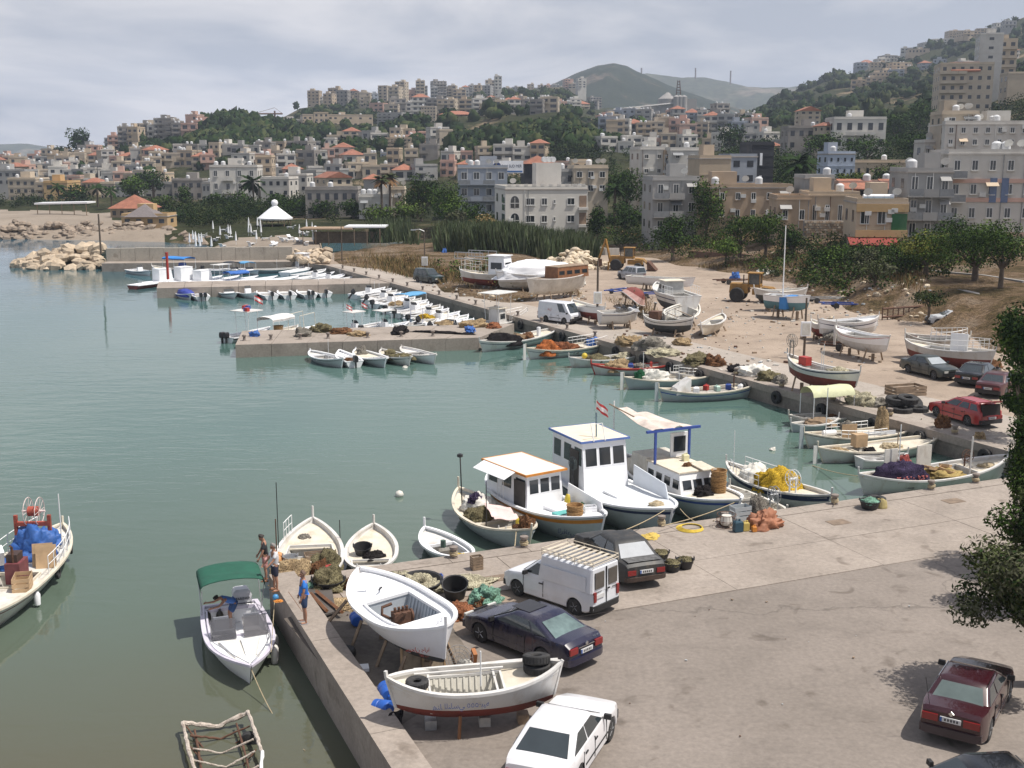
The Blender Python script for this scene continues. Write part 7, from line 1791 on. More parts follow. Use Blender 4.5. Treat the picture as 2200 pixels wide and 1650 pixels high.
mound('paint_roller','rolled white cloth with a teal end by the open boat','cloth roll',G(1000,1432,.15),(.6,.2,.22),'white',-.4,5,.1);mb=MB();mb.box((0,0,.25),(.12,.3,.5),0,.3,1,.3);o=mb.build('wood_offcut',M('orange timber',(.35,.14,.05),.7),None);o.location=G(1018,1430,.0);tag(o,'orange brown wood offcut behind the open boat','timber')
mb=MB();mb.prism([(p.x,p.y) for p in (G(655,1345),G(722,1322),G(712,1268),G(632,1272))],.10,.16);tag(mb.build('slip_platform',M('dark steel plate',(.085,.075,.068),.8,.25,2)),'dark steel slip plate beside the man in blue','platform')
for k,(a,b) in enumerate((((620,1275),(650,1318)),((668,1275),(702,1312)),((680,1270),(735,1315)))):
 mb=MB();mb.tube([G(*a,.24),G(*b,.24)],.07,4);tag(mb.build('timber_beam',brown_wood),'reddish timber beam on the slip plate, %s' % ('nearest the wall','middle one','farthest from the wall')[k],'timber','timbers on the slip plate')
mb=MB();mb.lathe([(.01,-.11),(.08,-.08),(.11,0),(.08,.08),(.01,.11)],12);o=mb.build('ball',M('light blue ball',(.05,.22,.45),.4),smooth=60);o.location=G(592,1283,.4);tag(o,'light blue ball on the low wall','ball')
mound('sandals','small pile of orange line on the low wall','line',G(598,1292,.29),(.3,.22,.05),orange_paint,0,3)
mb=MB();mb.lathe([(.02,-.2),(.16,-.13),(.22,0),(.16,.13),(.02,.2)],14);o=mb.build('mooring_buoy',dirty_white,smooth=60);o.location=G(858,1062,WATER+.1);tag(o,'grey mooring buoy floating alone in the basin','buoy')
for k,(x,y) in enumerate(((1660,967),(1702,872),(870,790))):
 mound('floating_bag',('white bird-like scrap floating in the basin','white pole marker by the canopy boat','white float near the plain skiff')[k],'float',G(x,y,WATER),(.4,.25,.15),'white',.4,k)
for k,(x,y,z,a) in enumerate(((1925,860,.35,.2),(1925,860,.6,.1),(1945,872,.1,0),(1960,866,.3,.6),(1950,858,.7,.15),(1972,880,.1,0),(1938,882,.1,0))):
 tyre(G(x,y,z),'big black tyre in the heap by the far quay, %s' % ordinal(k),.62,.18,a,.3,'tyres heaped by the far quay')
crate(G(1945,848,.6),'brown wooden pallet box behind the tyre heap',wood,(2.2,1.2,.6),.3,slats=3)
for k in range(14):      # tyre fenders hanging on the far quay face
 p=fq(5+k*4.3+RND.uniform(-.6,.6),-.2,-.55)
 tyre(p,'tyre fender hanging on the far quay face, %s from the inner corner' % ordinal(k),.42,.13,math.pi/2,math.atan2(DF.y,DF.x),'tyre fenders on the far quay face')
for k,(a,b,lab) in enumerate(((b5.W(4.2,-.3,1.3),G(1126,1175,.3),None),(b6.W(5.0,-.2,1.6),G(1310,1150,.5),'tan mooring rope from the wheelhouse boat bow'),(b7.W(4.7,-.2,1.4),G(1421,1130,.3),'tan mooring rope from the awning boat bow'),(b6.W(4.6,.8,1.4),G(1535,1118,.1),'slack rope from the wheelhouse boat to the fish trap'),(b4.W(3.0,-.4,1.0),G(1105,1180,.05),'pale rope from the pink cloth boat to the quay'),(b9.W(3.3,.3,1.0),G(1793,1083,.2),'rope from the yellow-net boat to the quay'),(b10.W(-4.5,-.2,1.0),G(1745,1000,WATER),'rope from the purple-net boat down to the water'),(r3.W(4.0,0,.9),G(2100,942,.1),'sagging rope from the cream decked boat to the quay'),(r2.W(3.7,0,.9),G(2015,905,.1),'sagging rope from the board-sided boat to the quay'),(q1.W(3.4,0,.9),G(1690,822,.1),'rope from the blue-striped boat to the quay'))):
 if lab: rope([a,b],.022,rope_mat,lab,sag=.35 if 'sag' in lab or 'slack' in lab else .1)
t=thing('rope_ring','neat coil of yellow hose on the near quay','hose',G(1482,1135,.05))
for q in range(5): MB().ring((.02*q,.01*q,.012*q),.55-.03*q,.022,'z',26,5).build('turn',yellow_rope,t)
# ---------------------------------------------------------------- posts
def post(label,px,ytop,ybase,r=.12,box=True,arm=0,name='lamp_post',m=None,zb=0.0):
 b=G(px,ybase,zb);top=AT(px,ytop,b.y)
 t=thing(name,label,'post',b)
 MB().tube([(0,0,0),(0,0,top.z-zb)],r,8,r1=r*.75).build('shaft',m or M('post wood',(.10,.075,.055),.8,.3,3),t)
 if box:
  MB().box((0,-.18,2.3),(.75,.2,1.1)).build('meter_box',clean_white,t);MB().box((0,-.29,2.3),(.6,.02,.9)).build('box_door',dirty_white,t)
 if arm:
  h=top.z-zb;MB().tube([(0,0,h),(arm*.5,0,h+.25),(arm,0,h+.2)],.05,5).build('lamp_arm',steel,t);MB().box((arm*1.15,0,h+.17),(.6,.25,.12)).build('lantern',steel,t)
post('brown post with white meter box beside the cuddy boat',1283,560,692);post('slim post with white meter box above the winch boat on chocks',1727,640,770,.1);post('street lamp beside the reeds above the green people carrier',913,497,600,.09,True,-1.2);post('thin dark post on the weedy bank',735,486,563,.09,False);post('dark post standing on the mole head',217,460,545,.14,False,0,zb=2.3)
# ---------------------------------------------------------------- buildings
BR=random.Random(23)
def wallm(n,c,var=.1,st=(.25,.22,.19),sa=.45,orr=.08): return M('wall '+n,c,.85,var,.35,.1,4,stain=st,stain_amt=sa,stain_scale=.25,objrand=orr)
WL={'white': wallm('white render',(.54,.52,.48)),'cream': wallm('cream render',(.47,.40,.31)),'grey': wallm('grey render',(.33,.325,.315)),'beige': wallm('beige stone',(.46,.37,.27)),'concrete': wallm('bare concrete',(.27,.25,.23),.2,(.15,.13,.12),.6),
  'pink': wallm('pink render',(.50,.33,.27)),'ochre': wallm('ochre render',(.50,.34,.17)),'blue': wallm('pale blue render',(.42,.48,.58)),'tan': wallm('tan stone',(.40,.30,.21),.2),'brown': wallm('brown brick',(.20,.12,.09),.2),'dark': wallm('dark cladding',(.035,.037,.045),.2,sa=.2),'bgrey': wallm('blue grey render',(.30,.33,.38)),'green': wallm('green screen',(.03,.13,.05))}
roof_red=M('red roof tiles',(.26,.105,.065),.8,.3,.8,.4,6,objrand=.12)
roof_flat=M('flat roof screed',(.34,.31,.28),.9,.2,.4,objrand=.15)
tank_m=M('roof tank',(.55,.56,.57),.4,.1)
frame_m=M('white window frame',(.60,.60,.58),.6,.1)
shutter=M('grey shutters',(.22,.23,.24),.7,.2);door_m=M('old door paint',(.14,.12,.11),.7,.3)
def bframe(t_loc,yaw): return Matrix.Translation(t_loc) @ Matrix.Rotation(yaw,4,'Z')
FOOT=[]
def PY(x,y,z):
 dz=H-z;return 825+F*(dz*CP-y*SP)/(y*CP+dz*SP)
def solve_Y(px,py,hint):
 best,bd=hint,1e9
 for Y in np.arange(max(230,hint*.6),hint*1.5,hint*.01):
  x=(px-1100)/F*CP*Y;e=abs(PY(x,Y,ground_z(x,Y))-py)+abs(Y-hint)/hint*6
  if e<bd: best,bd=Y,e
 return best
def building(label,x0,x1,yt,yb,Y,wall='white',yaw=0.0,depth=None,floors=3,cols=4,roof='flat',near=False,group=None,balc=(),style='win',tanks=1,name=None,win=(.46,.44),sidewin=True,slab=True,skip=(),below=3.0,hipk=.28):
 a,b=AT(x0,yb,Y),AT(x1,yb,Y)
 W=abs(b.x-a.x)/max(.3,math.cos(yaw));Hh=AT((x0+x1)/2,yt,Y).z-a.z
 D=depth or min(W,16)
 c=(a+b)/2
 FOOT.append((c.x,c.y+D/2,W/2+1,D/2+1))
 t=thing(name or ('house' if floors<4 else 'apartment_building'),label,'house' if floors<4 else 'building',c,yaw,group)
 m=WL[wall] if isinstance(wall,str) else wall
 below=max(below,c.z-ground_z(c.x,c.y)+2,c.z-ground_z(c.x,c.y+D)+1)
 MB().box((0,D/2,(Hh-below)/2),(W,D,Hh+below)).build('wall',m,t)
 if roof=='flat':
  mb=MB();e=.25
  mb.box((0,D/2,Hh+.10),(W+e,D+e,.20));mb.build('roof',m if BR.random()<.5 else roof_flat,t)
  for sx in (1,-1): pass
  mb=MB()
  for sy,w_,d_,xx,yy in ((0,W,.18,0,.09),(0,W,.18,0,D-.09)): mb.box((xx,yy,Hh+.2+.25),(w_,d_,.5))
  for sx in (1,-1): mb.box((sx*(W/2-.09),D/2,Hh+.45),(.18,D-.37,.5))
  mb.build('parapet',m,t)
  k=BR.random()
  if k<.75 and W>5: MB().box((BR.uniform(-.25,.25)*W,D*.6,Hh+1.3),(min(4,W*.35),min(4,D*.4),2.6)).build('stair_house',m,t)
  for q in range(tanks):
   x_=BR.uniform(-.4,.4)*W
   mb=MB();mb.lathe([(.6,.3),(.62,.4),(.62,1.5),(.3,1.75),(.05,1.8)],10,(x_,D*BR.uniform(.15,.5),Hh));mb.box((x_,D*.3,Hh+.25),(.2,.2,.3));mb.build('water_tank',tank_m,t,40)
 elif roof=='hip':
  o=.5;zt=Hh+min(W,D)*hipk;r=min(W,D)/2
  mb=MB();p=[(-W/2-o,-o,Hh),(W/2+o,-o,Hh),(W/2+o,D+o,Hh),(-W/2-o,D+o,Hh)]
  r1,r2=((-W/2+r,D/2,zt),(W/2-r,D/2,zt)) if W>=D else ((0,r,zt),(0,D-r,zt))
  if W>=D: mb._add(p+[r1,r2],[(0,1,5,4),(1,2,5),(2,3,4,5),(3,0,4),(3,2,1,0)])
  else: mb._add(p+[r1,r2],[(0,1,4),(1,2,5,4),(2,3,5),(3,0,4,5),(3,2,1,0)])
  mb.build('roof',roof_red,t)
 elif roof=='gable':
  o=.4;zt=Hh+W*.22
  mb=MB();mb._add([(-W/2-o,-o,Hh),(0,-o,zt),(W/2+o,-o,Hh),(-W/2-o,D+o,Hh),(0,D+o,zt),(W/2+o,D+o,Hh)],[(0,1,4,3),(1,2,5,4),(0,3,5,2),(0,2,1),(3,4,5)]);mb.build('roof',roof_red,t)
 fh=Hh/floors;cw=W/cols
 far=MB();fbal=MB()
 for f in range(floors):
  for q in range(cols):
   if (f,q) in skip or (not near and BR.random()<.1): continue
   x_,z_=-W/2+cw*(q+.5),fh*(f+.55)
   ww,wh=cw*win[0],fh*win[1]
   isb=f>0 and (balc=='all' or q in balc)
   if near:
    w=MB();
    for sx in (1,-1): w.box((x_+sx*ww/2,-.03,z_),(.09,.12,wh+.09))
    for sz in (1,-1): w.box((x_,-.03,z_+sz*wh/2),(ww-.09,.12,.09))
    w.box((x_,-.03,z_),(.06,.08,wh-.09));wo=w.build('window',frame_m,t)
    MB().box((x_,-.004,z_),(ww-.08,.03,wh-.08)).build('pane',glass_dark,wo)
    MB().box((x_,-.1,z_-wh/2-.1),(ww+.25,.24,.08)).build('sill',m,wo)
    if isb:
     bo=MB().box((x_,-.7,fh*f),(cw*.96,1.4,.16)).build('balcony',m,t)
     MB().box((x_,-1.36,fh*f+.52),(cw*.96,.08,.9)).build('balcony_rail',m if q % 2 else shutter,bo)
   else:
    far.poly([(x_-ww/2,-.03,z_-wh/2),(x_+ww/2,-.03,z_-wh/2),(x_+ww/2,-.03,z_+wh/2),(x_-ww/2,-.03,z_+wh/2)],0)
    if isb:
     fbal.box((x_,-.6,fh*f),(cw*.95,1.2,.2));fbal.box((x_,-1.15,fh*f+.5),(cw*.95,.1,.8))
 if sidewin:
  n2=max(1,int(D/4.5));dw_=D/n2
  for f in range(floors):
   for q in range(n2):
    y_,z_=dw_*(q+.5),fh*(f+.55);ww,wh=dw_*.3,fh*.42
    for sx in (1,-1):
     p=[(sx*(W/2+.03),y_-ww/2,z_-wh/2),(sx*(W/2+.03),y_+ww/2,z_-wh/2),(sx*(W/2+.03),y_+ww/2,z_+wh/2),(sx*(W/2+.03),y_-ww/2,z_+wh/2)]
     far.poly(p if sx>0 else p[::-1],0)
 if far.f: far.build('side_windows' if near else 'windows',glass_far,t,kind='stuff')
 if fbal.f: fbal.build('balconies',m,t,kind='stuff')
 if slab and floors>2 and not near:
  mb=MB()
  for f in range(1,floors): mb.box((0,D/2,fh*f),(W+.12,D+.12,.22))
  mb.build('floor_bands',m,t,kind='stuff')
 if near:
  for q in range(BR.randint(2,5)):
   x_,z_=BR.uniform(-.45,.45)*W,fh*(BR.randint(0,floors-1)+BR.uniform(.25,.8));MB().box((x_,-.2,z_),(.8,.34,.55)).build('air_conditioner',frame_m,t)
  for q in range(2): x_=BR.uniform(-.48,.48)*W;MB().tube([(x_,-.09,0),(x_,-.09,Hh)],.05,5).build('drainpipe',BR.choice((shutter,frame_m,rust_iron)),t)
  for q in range(BR.randint(1,3)):
   x_,y_=BR.uniform(-.45,.45)*W,BR.uniform(.05,.4)*D;d=MB();d.lathe([(.02,0),(.35,.05),(.6,.2)],10,(0,0,0));d.v=[(x+x_,y_-z*.8-y*.3,Hh+1.5+y*.8) for x,y,z in d.v];d.build('satellite_dish',frame_m,t);MB().tube([(x_,y_,Hh),(x_,y_,Hh+1.5)],.04,4).build('dish_pole',steel,t)
  for q in range(BR.randint(0,2)):
   x_,z_=-W/2+cw*(BR.randint(0,cols-1)+.5),fh*(BR.randint(0,floors-1)+.85);MB().hexa([Vector(p) for p in ((x_-cw*.35,-1.0,z_-.55),(x_+cw*.35,-1.0,z_-.55),(x_+cw*.35,0,z_),(x_-cw*.35,0,z_),(x_-cw*.35,-1.0,z_-.5),(x_+cw*.35,-1.0,z_-.5),(x_+cw*.35,0,z_+.05),(x_-cw*.35,0,z_+.05))]).build('window_awning',BR.choice((shutter,WL['beige'],WL['grey'])),t)
 t['dims']=(W,D,Hh)
 return t,W,D,Hh
def B(*a,**k): return building(*a,**k)
# ---- named buildings, near to far
t,W,D,Hh=building('white square building with arched corner windows behind the reeds',1086,1262,408,534,205,wallm('warm white render',(.62,.60,.55),.06,sa=.2),math.radians(9),13,3,5,near=True,tanks=0,skip=[(f,q) for f in range(3) for q in range(5)],below=1,name='apartment_building')
fz=lambda y: AT(1170,y,205).z-AT(1170,534,205).z
def wnd(t,x,z,w,h,mull=1,m=glass_dark,y=0.0,sill=True):
 wb_=MB()
 for sx in (1,-1): wb_.box((x+sx*w/2,y-.03,z),(.09,.12,h+.09))
 for sz in (1,-1): wb_.box((x,y-.03,z+sz*h/2),(w-.09,.12,.09))
 for k in range(mull): wb_.box((x-w/2+w*(k+1)/(mull+1),y-.03,z),(.06,.08,h-.09))
 wo=wb_.build('window',frame_m,t);MB().box((x,y-.006,z),(w-.08,.03,h-.08)).build('pane',m,wo)
 if sill: MB().box((x,y-.08,z-h/2-.1),(w+.2,.2,.08)).build('sill',frame_m,wo)
X_=lambda px: (px-1174)/176*W
for yy in (433,470):
 for px,w in ((1139,1.5),(1169,.95),(1191,.3),(1226,1.25)): wnd(t,X_(px),fz(yy),w,1.15 if w>.5 else .6,1 if w>.5 else 0)
 ao=MB();px=X_(1106);pts=[(px-.75,-.9),(px+.75,-.9)]+[(px+.75*math.cos(a),.2+.95*math.sin(a)) for a in [math.pi*k/10 for k in range(11)]]
 pz=fz(yy+2);v=[(p[0],-.02,p[1]+pz) for p in pts];w0_=[(px+(p[0]-px)*1.15,-.01,p[1]*1.1+pz) for p in pts]
 ao.poly(w0_);fo=ao.build('arched_window',frame_m,t);g=MB();g.poly(v);g.build('pane',glass_dark,fo);MB().box((px,-.04,pz-.1),(1.5,.05,.09)).build('transom',frame_m,fo);MB().box((px,-.04,pz),(.09,.05,1.7)).build('mullion',frame_m,fo)
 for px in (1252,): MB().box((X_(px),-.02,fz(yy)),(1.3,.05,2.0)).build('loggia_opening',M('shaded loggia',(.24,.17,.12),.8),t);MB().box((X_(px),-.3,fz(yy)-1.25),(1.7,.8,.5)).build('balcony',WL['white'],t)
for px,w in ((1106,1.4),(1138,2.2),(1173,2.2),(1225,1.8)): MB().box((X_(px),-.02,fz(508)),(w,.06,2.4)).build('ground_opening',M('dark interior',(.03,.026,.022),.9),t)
for k in range(10): MB().box((-W/2+W*(k+.5)/10,.1,Hh+.85),(W/24,.25,.35)).build('merlon',WL['white'],t)
for yy in (430,446,466,482): MB().box((-W/2-.03,2.2,fz(yy)),(.06,3.0,1.0)).build('glazed_strip',M('blue grey glass',(.10,.13,.15),.1),t)
for k in range(3):
 mb=MB();mb.lathe([(.5,-.6),(.5,.6)],10,(X_(1180+9*k),5,Hh+5.2),axis='y');mb.build('water_tank',tank_m,t,40)
MB().box((X_(1185),5,Hh+2.3),(4.5,4,4.6)).build('roof_tower',WL['white'],t)
t,W,D,Hh=B('blue grey flats with open balconies behind the white building',985,1090,362,500,250,'bgrey',0.05,12,4,4,near=True,balc=(0,1,2,3),tanks=2)
sg=thing('roof_sign','white rooftop advertising sign with blue sun logo','sign',AT(1092,375,252),0.05)
MB().box((0,0,1.6),(6.4,.15,2.6)).build('board',clean_white,sg);text('SAM SUD MER',.85,(.75,-.09,1.75),(math.pi/2,0,0),M('sign ink',(.02,.03,.08),.6),sg,sx=.8)
mb=MB();mb.lathe([(.01,0),(.85,0)],20,(-2.4,-.09,1.75),axis='y');mb.v=[(x,-.085,z) for x,y,z in mb.v];mb.build('logo_disc',M('logo blue',(.03,.08,.3),.5),sg);mb=MB();mb.lathe([(.01,0),(.5,0)],18,(-2.6,-.1,1.6),axis='y');mb.v=[(x,-.1,z) for x,y,z in mb.v];mb.build('logo_sun',yellow_plastic,sg)
MB().box((.4,-.09,.65),(5.2,.02,.3)).build('wave_line',M('sign blue',(.05,.15,.4),.5),sg)
for x in (-2.5,0,2.5): MB().box((x,.1,0),(.1,.1,.8)).build('strut',steel,sg)
B('house with a red hipped roof over a dark band by the roof sign',1128,1190,352,420,265,'dark',0.1,9,2,3,'hip');B('cream flat-roofed house with three windows right of the red hipped roof',1232,1306,362,420,235,'cream',.08,10,2,3,near=True);B('grey terrace house joining the cream house',1190,1236,370,430,238,'grey',.08,9,2,2)
B('small cream roof tower house above the cream house',1228,1271,349,364,244,'cream',.05,5,1,2,tanks=0)
B('plain white block with few windows, left of the white pair',1374,1428,322,415,240,'white',.08,12,3,2,near=True,win=(.3,.28));B('plain white block with dark corner loggia, right of the white pair',1438,1502,324,405,236,'white',.08,12,3,2,near=True,win=(.25,.26));B('shadowed cream infill between the white pair',1426,1440,330,405,239,'tan',.08,9,3,1,near=True,balc=(0,),win=(.8,.6),tanks=0)
B('bare plastered gable wall block beside the dark modern block',1500,1568,342,440,212,'beige',.06,10,3,1,skip=[(0,0),(1,0),(2,0)],tanks=0,sidewin=False);B('bluish grey lean-to beside the black tower',1566,1625,338,400,228,'bgrey',.05,10,2,2,tanks=0)
t,W,D,Hh=B('black clad modern tower with white vertical sign strips',1612,1660,312,400,232,'dark',.05,10,4,1,skip=[(f,0) for f in range(4)],sidewin=False,tanks=0)
for z,h in ((.66,.3),(.2,.12)): MB().box((-.3,-.05,Hh*z),(.5,.08,Hh*h)).build('sign_panel',clean_white,t)  # white vertical sign, plain white paint on the black cladding
t,W,D,Hh=B('old grey two-storey house with shuttered balconies',1400,1500,388,505,188,'grey',.04,11,3,3,near=True,balc=(0,1),tanks=0,win=(.34,.5));
B('long low tan house with weathered walls',1500,1700,405,478,186,'tan',.0,9,2,6,near=True,tanks=2,win=(.28,.4));B('white flat block with a grid screen wall',1728,1790,385,432,182,'grey',-.05,9,1,1,skip=[(0,0)],sidewin=False)
vs=thing('vent_screen','pierced concrete screen of small square holes on the white flat block','screen',AT(1770,418,181.2))
for i in range(5):
 for j in range(5): MB().box((-.55+.3*i,0,.3+.4*j),(.18,.06,.24)).build('screen_hole',dark_hole,vs)
MB().box((.05,.06,1.1),(1.8,.08,2.4)).build('screen_wall',WL['grey'],vs)
for k,(xa,xb,lab) in enumerate(((1800,1872,'terrace house with an orange pergola roof, left one'),(1890,1945,'terrace house with an orange tiled lean-to, right one'))):
 t,W,D,Hh=B(lab,xa,xb,398,440,184,'pink',-.05,8,1,2,tanks=1);MB().hexa([Vector(p) for p in ((-W/2,-3.0,Hh-.6),(W/2,-3.0,Hh-.6),(W/2,2,Hh+.8),(-W/2,2,Hh+.8),(-W/2,-3.0,Hh-.45),(W/2,-3.0,Hh-.45),(W/2,2,Hh+.95),(-W/2,2,Hh+.95))]).build('pergola_roof',roof_red,t)
 for x in (-W/2+.2,W/2-.2): MB().box((x,-2.8,Hh/2-.4),(.12,.12,Hh)).build('pergola_post',frame_m,t)
t,W,D,Hh=B('tan stone house with a rubble garden wall',1668,1738,430,500,168,'tan',-.08,9,1,2,near=True,tanks=0,win=(.3,.3));B('weathered tan row house with balconies next to the stone house',1735,1842,422,500,170,'beige',-.08,9,1,4,near=True,tanks=1,win=(.3,.42))
gw=thing('rubble_wall','rough rubble garden wall below the tan row house','wall',AT(1785,512,162),-.08)
for r_ in range(7):
 for q in range(18):
  w_=BR.uniform(.32,.46);MB().box((-3.5+q*.41+(r_ % 2)*.2,BR.uniform(-.05,.05),.2+r_*.33),(w_,.4,.27),0,0,BR.uniform(.88,1)).build('stone',WL['tan'] if (q+r_) % 3 else WL['cream'],gw)
MB().box((0,.3,1.2),(7.6,.4,2.5)).build('mortar',WL['concrete'],gw)
t,W,D,Hh=B('ochre banded house with a green shade screen',1836,1942,438,560,150,'beige',-.1,9,2,3,near=True,tanks=0,skip=[(1,2),(0,0),(0,1),(0,2)],win=(.5,.5))
for z,h in ((Hh-.5,1.0),(Hh*.48,.9)): MB().box((0,-.2,z),(W+.1,.3,h)).build('ochre_band',WL['ochre'],t)
MB().box((W*.34,-.12,Hh*.68),(W*.3,.1,Hh*.3)).build('green_screen',WL['green'],t)
MB().hexa([Vector(p) for p in ((-W/2-1,-2.2,Hh*.28),(W*.3,-2.2,Hh*.28),(W*.3,0,Hh*.4),(-W/2-1,0,Hh*.4),(-W/2-1,-2.2,Hh*.3),(W*.3,-2.2,Hh*.3),(W*.3,0,Hh*.42),(-W/2-1,0,Hh*.42))]).build('red_awning',M('dark red awning',(.22,.035,.025),.8),t)
for k in range(3):
 sh=thing('solar_heater','white solar water heater on the ochre banded house, %s from the left' % ordinal(k),'solar heater',AT(1866+22*k,437,152));MB().lathe([(.28,-.65),(.28,.65)],10,(0,.3,.9),axis='x').build('tank',clean_white,sh,40);MB().hexa([Vector(p) for p in ((-.6,-.9,.1),(.6,-.9,.1),(.6,.3,.8),(-.6,.3,.8),(-.6,-.9,.16),(.6,-.9,.16),(.6,.3,.86),(-.6,.3,.86))]).build('collector',M('solar panel',(.12,.2,.26),.1),sh)
t,W,D,Hh=B('grey house with deep open loggias and hanging laundry',1940,2032,372,570,152,'grey',-.12,12,4,3,near=True,balc=(0,1,2),tanks=2,win=(.42,.6))
t,W,D,Hh=B('white building with salmon bands at the right edge',2026,2205,332,585,156,'white',-.14,12,5,5,near=True,balc=(0,),tanks=3,win=(.34,.42))
for z in (.16,.33,.62,.78): MB().box((0,-.06,Hh*z),(W+.1,.2,.55)).build('salmon_band',WL['pink'],t)
for x in (.02,.15): MB().box((W*x,-.12,Hh*.7),(.9,.12,3.2)).build('stair_glazing',M('tall blue panes',(.08,.12,.22),.1),t)
B('upper white block with grey windows behind the salmon banded building',2030,2205,268,345,205,'white',-.12,13,3,7,near=True,tanks=3,win=(.36,.46));B('white roof storey of the upper white block',2024,2100,246,275,208,'cream',-.12,9,1,2,near=True,tanks=1);B('low white annex left of the upper white block',1985,2030,308,345,212,'white',-.1,8,1,3,near=True,tanks=1)
B('pale blue washed house with small windows',1776,1834,332,405,250,'blue',.0,9,3,4,tanks=1,win=(.3,.32));B('long tan low house with tall windows beside the pale blue house',1834,1946,350,405,255,'beige',-.02,9,1,6,tanks=1,win=(.3,.5))
B('white villa with awnings on terraces',1790,1900,256,325,330,'white',-.05,12,2,5,tanks=1,balc=(1,2,3));B('dark beige villa on columns',1692,1768,275,325,345,'concrete',.0,10,2,4,tanks=1);B('salmon gabled tower house above the villas',1718,1762,238,268,420,'cream',.0,8,3,3,'gable');B('orange roofed house left of the white villa',1770,1800,270,300,335,'cream',.1,9,2,2,'hip')
t,W,D,Hh=B('tall beige apartment block with salmon balconies on the slope',2014,2120,138,300,420,'cream',-.2,16,8,6,tanks=0,balc=(0,1,2),win=(.4,.4));MB().hexa([Vector(p) for p in ((-W*.3,-.5,Hh*.90),(W*.25,-.5,Hh*.90),(W*.25,3,Hh*1.02),(-W*.3,3,Hh*1.02),(-W*.3,-.5,Hh*.92),(W*.25,-.5,Hh*.92),(W*.25,3,Hh*1.04),(-W*.3,3,Hh*1.04))]).build('tiled_dormer',roof_red,t)
B('slender white stair tower block behind the beige apartment block',2094,2140,74,270,470,'white',-.2,10,10,1,tanks=0,win=(.2,.3));B('cream balcony tower on the right of the stair tower',2136,2172,86,260,475,'cream',-.2,12,9,2,tanks=0,balc=(0,1));B('plain cream wall house right of the towers',2164,2210,158,205,440,'cream',-.1,10,2,1,tanks=0,skip=[(0,0),(1,0)])
B('white four-storey apartment block with stacked loggias above the beach',456,556,360,470,330,'white',.1,14,4,4,near=True,balc=(1,),tanks=4,win=(.3,.45));B('grey tower wing behind the white four-storey block',552,586,338,430,350,'beige',.1,12,5,2)
B('cream hotel block with three window rows by the beach',20,80,386,436,395,'cream',.0,12,3,4,tanks=1);B('ochre house with a blue glass roof by the beach',96,147,393,434,385,'ochre',.0,12,2,2,tanks=0);B('cream balcony wing joining the ochre house',78,98,395,434,388,'cream',.0,10,3,1,balc=(0,));B('grey house behind the cream hotel block',-20,55,368,400,420,'grey',.0,12,2,5)
for k,(xa,xb,y0,y1,Y,wl,rf) in enumerate(((218,248,395,435,385,'cream','flat'),(250,292,396,435,380,'grey','flat'),(288,375,396,430,390,'grey','flat'),(372,436,388,432,385,'concrete','flat'),(180,214,392,428,400,'cream','hip'),(436,470,395,440,370,'grey','flat'),(600,660,378,415,345,'white','flat'),(560,622,385,425,330,'white','flat'))):
 B('%s low house in the row behind the beach trees, %s from the left' % ({'cream': 'cream','grey': 'grey','concrete': 'dark','white': 'white'}[wl],ordinal((1,2,3,4,0,5,7,6)[k])),xa,xb,y0,y1,Y,wl,BR.uniform(-.1,.1),10,2,4,rf,group='low houses behind the beach')
B('orange roofed house with an open attic among the palms',705,756,382,420,330,'cream',.5,10,2,3,'gable');B('grey house with a small orange roof right of the attic house',782,822,385,425,335,'grey',.1,9,2,2,'hip');B('white garden house with roof tanks behind the palms',772,842,424,470,262,'white',.05,10,1,3,near=True,tanks=4,win=(.2,.3));B('salmon house corner with an arched window among the palms',838,870,408,465,265,'cream',.05,8,2,1,near=True,tanks=0,win=(.3,.3));B('unfinished grey terrace house left of the white garden house',658,770,408,470,270,'concrete',.05,10,2,6,tanks=2)
B('grey apartment slab in the valley, left of the orange roofed slab',574,622,330,385,540,'grey',.0,14,6,5,tanks=2);B('orange roofed apartment slab in the valley',620,696,330,388,545,'pink',-.1,14,5,6,'hip',hipk=.15);B('plain grey block right of the orange roofed slab',694,746,322,352,600,'grey',.0,12,4,4)
t,W,D,Hh=B('huge beige school complex on the hill shoulder',655,800,248,300,770,'beige',.25,22,4,14,tanks=2,win=(.5,.3));B('beige tower of the school complex',676,706,243,275,745,'beige',.2,14,3,3,tanks=0);B('white strip building left of the school complex',560,655,258,273,790,'white',.1,12,2,14);B('blue grey shed with a flat top on the left ridge',452,500,246,262,780,'bgrey',.2,16,1,2,skip=[(0,0),(0,1)],tanks=0,sidewin=False)
B('brown brick twin block with orange roofs on the terraces',944,1028,246,284,660,'brown',.15,16,4,8,'hip',hipk=.14);B('grey stepped apartment block left of the brown twin block',810,864,244,276,720,'grey',-.3,16,5,5,balc='all');B('cream block with dark square windows on the hill',905,936,230,256,760,'cream',.0,12,4,5);B('beige six-storey block standing over the valley houses',820,884,298,328,560,'beige',.0,14,4,7,balc=(0,1,2),tanks=3)
for k in range(4): B('dark gabled terrace house in the valley, %s from the left' % ordinal(k),818+29*k,845+29*k,330,362,520,('bgrey','grey','bgrey','white')[k],.1,10,3,3,'gable' if k % 2 else 'flat',group='dark gabled terrace in the valley')
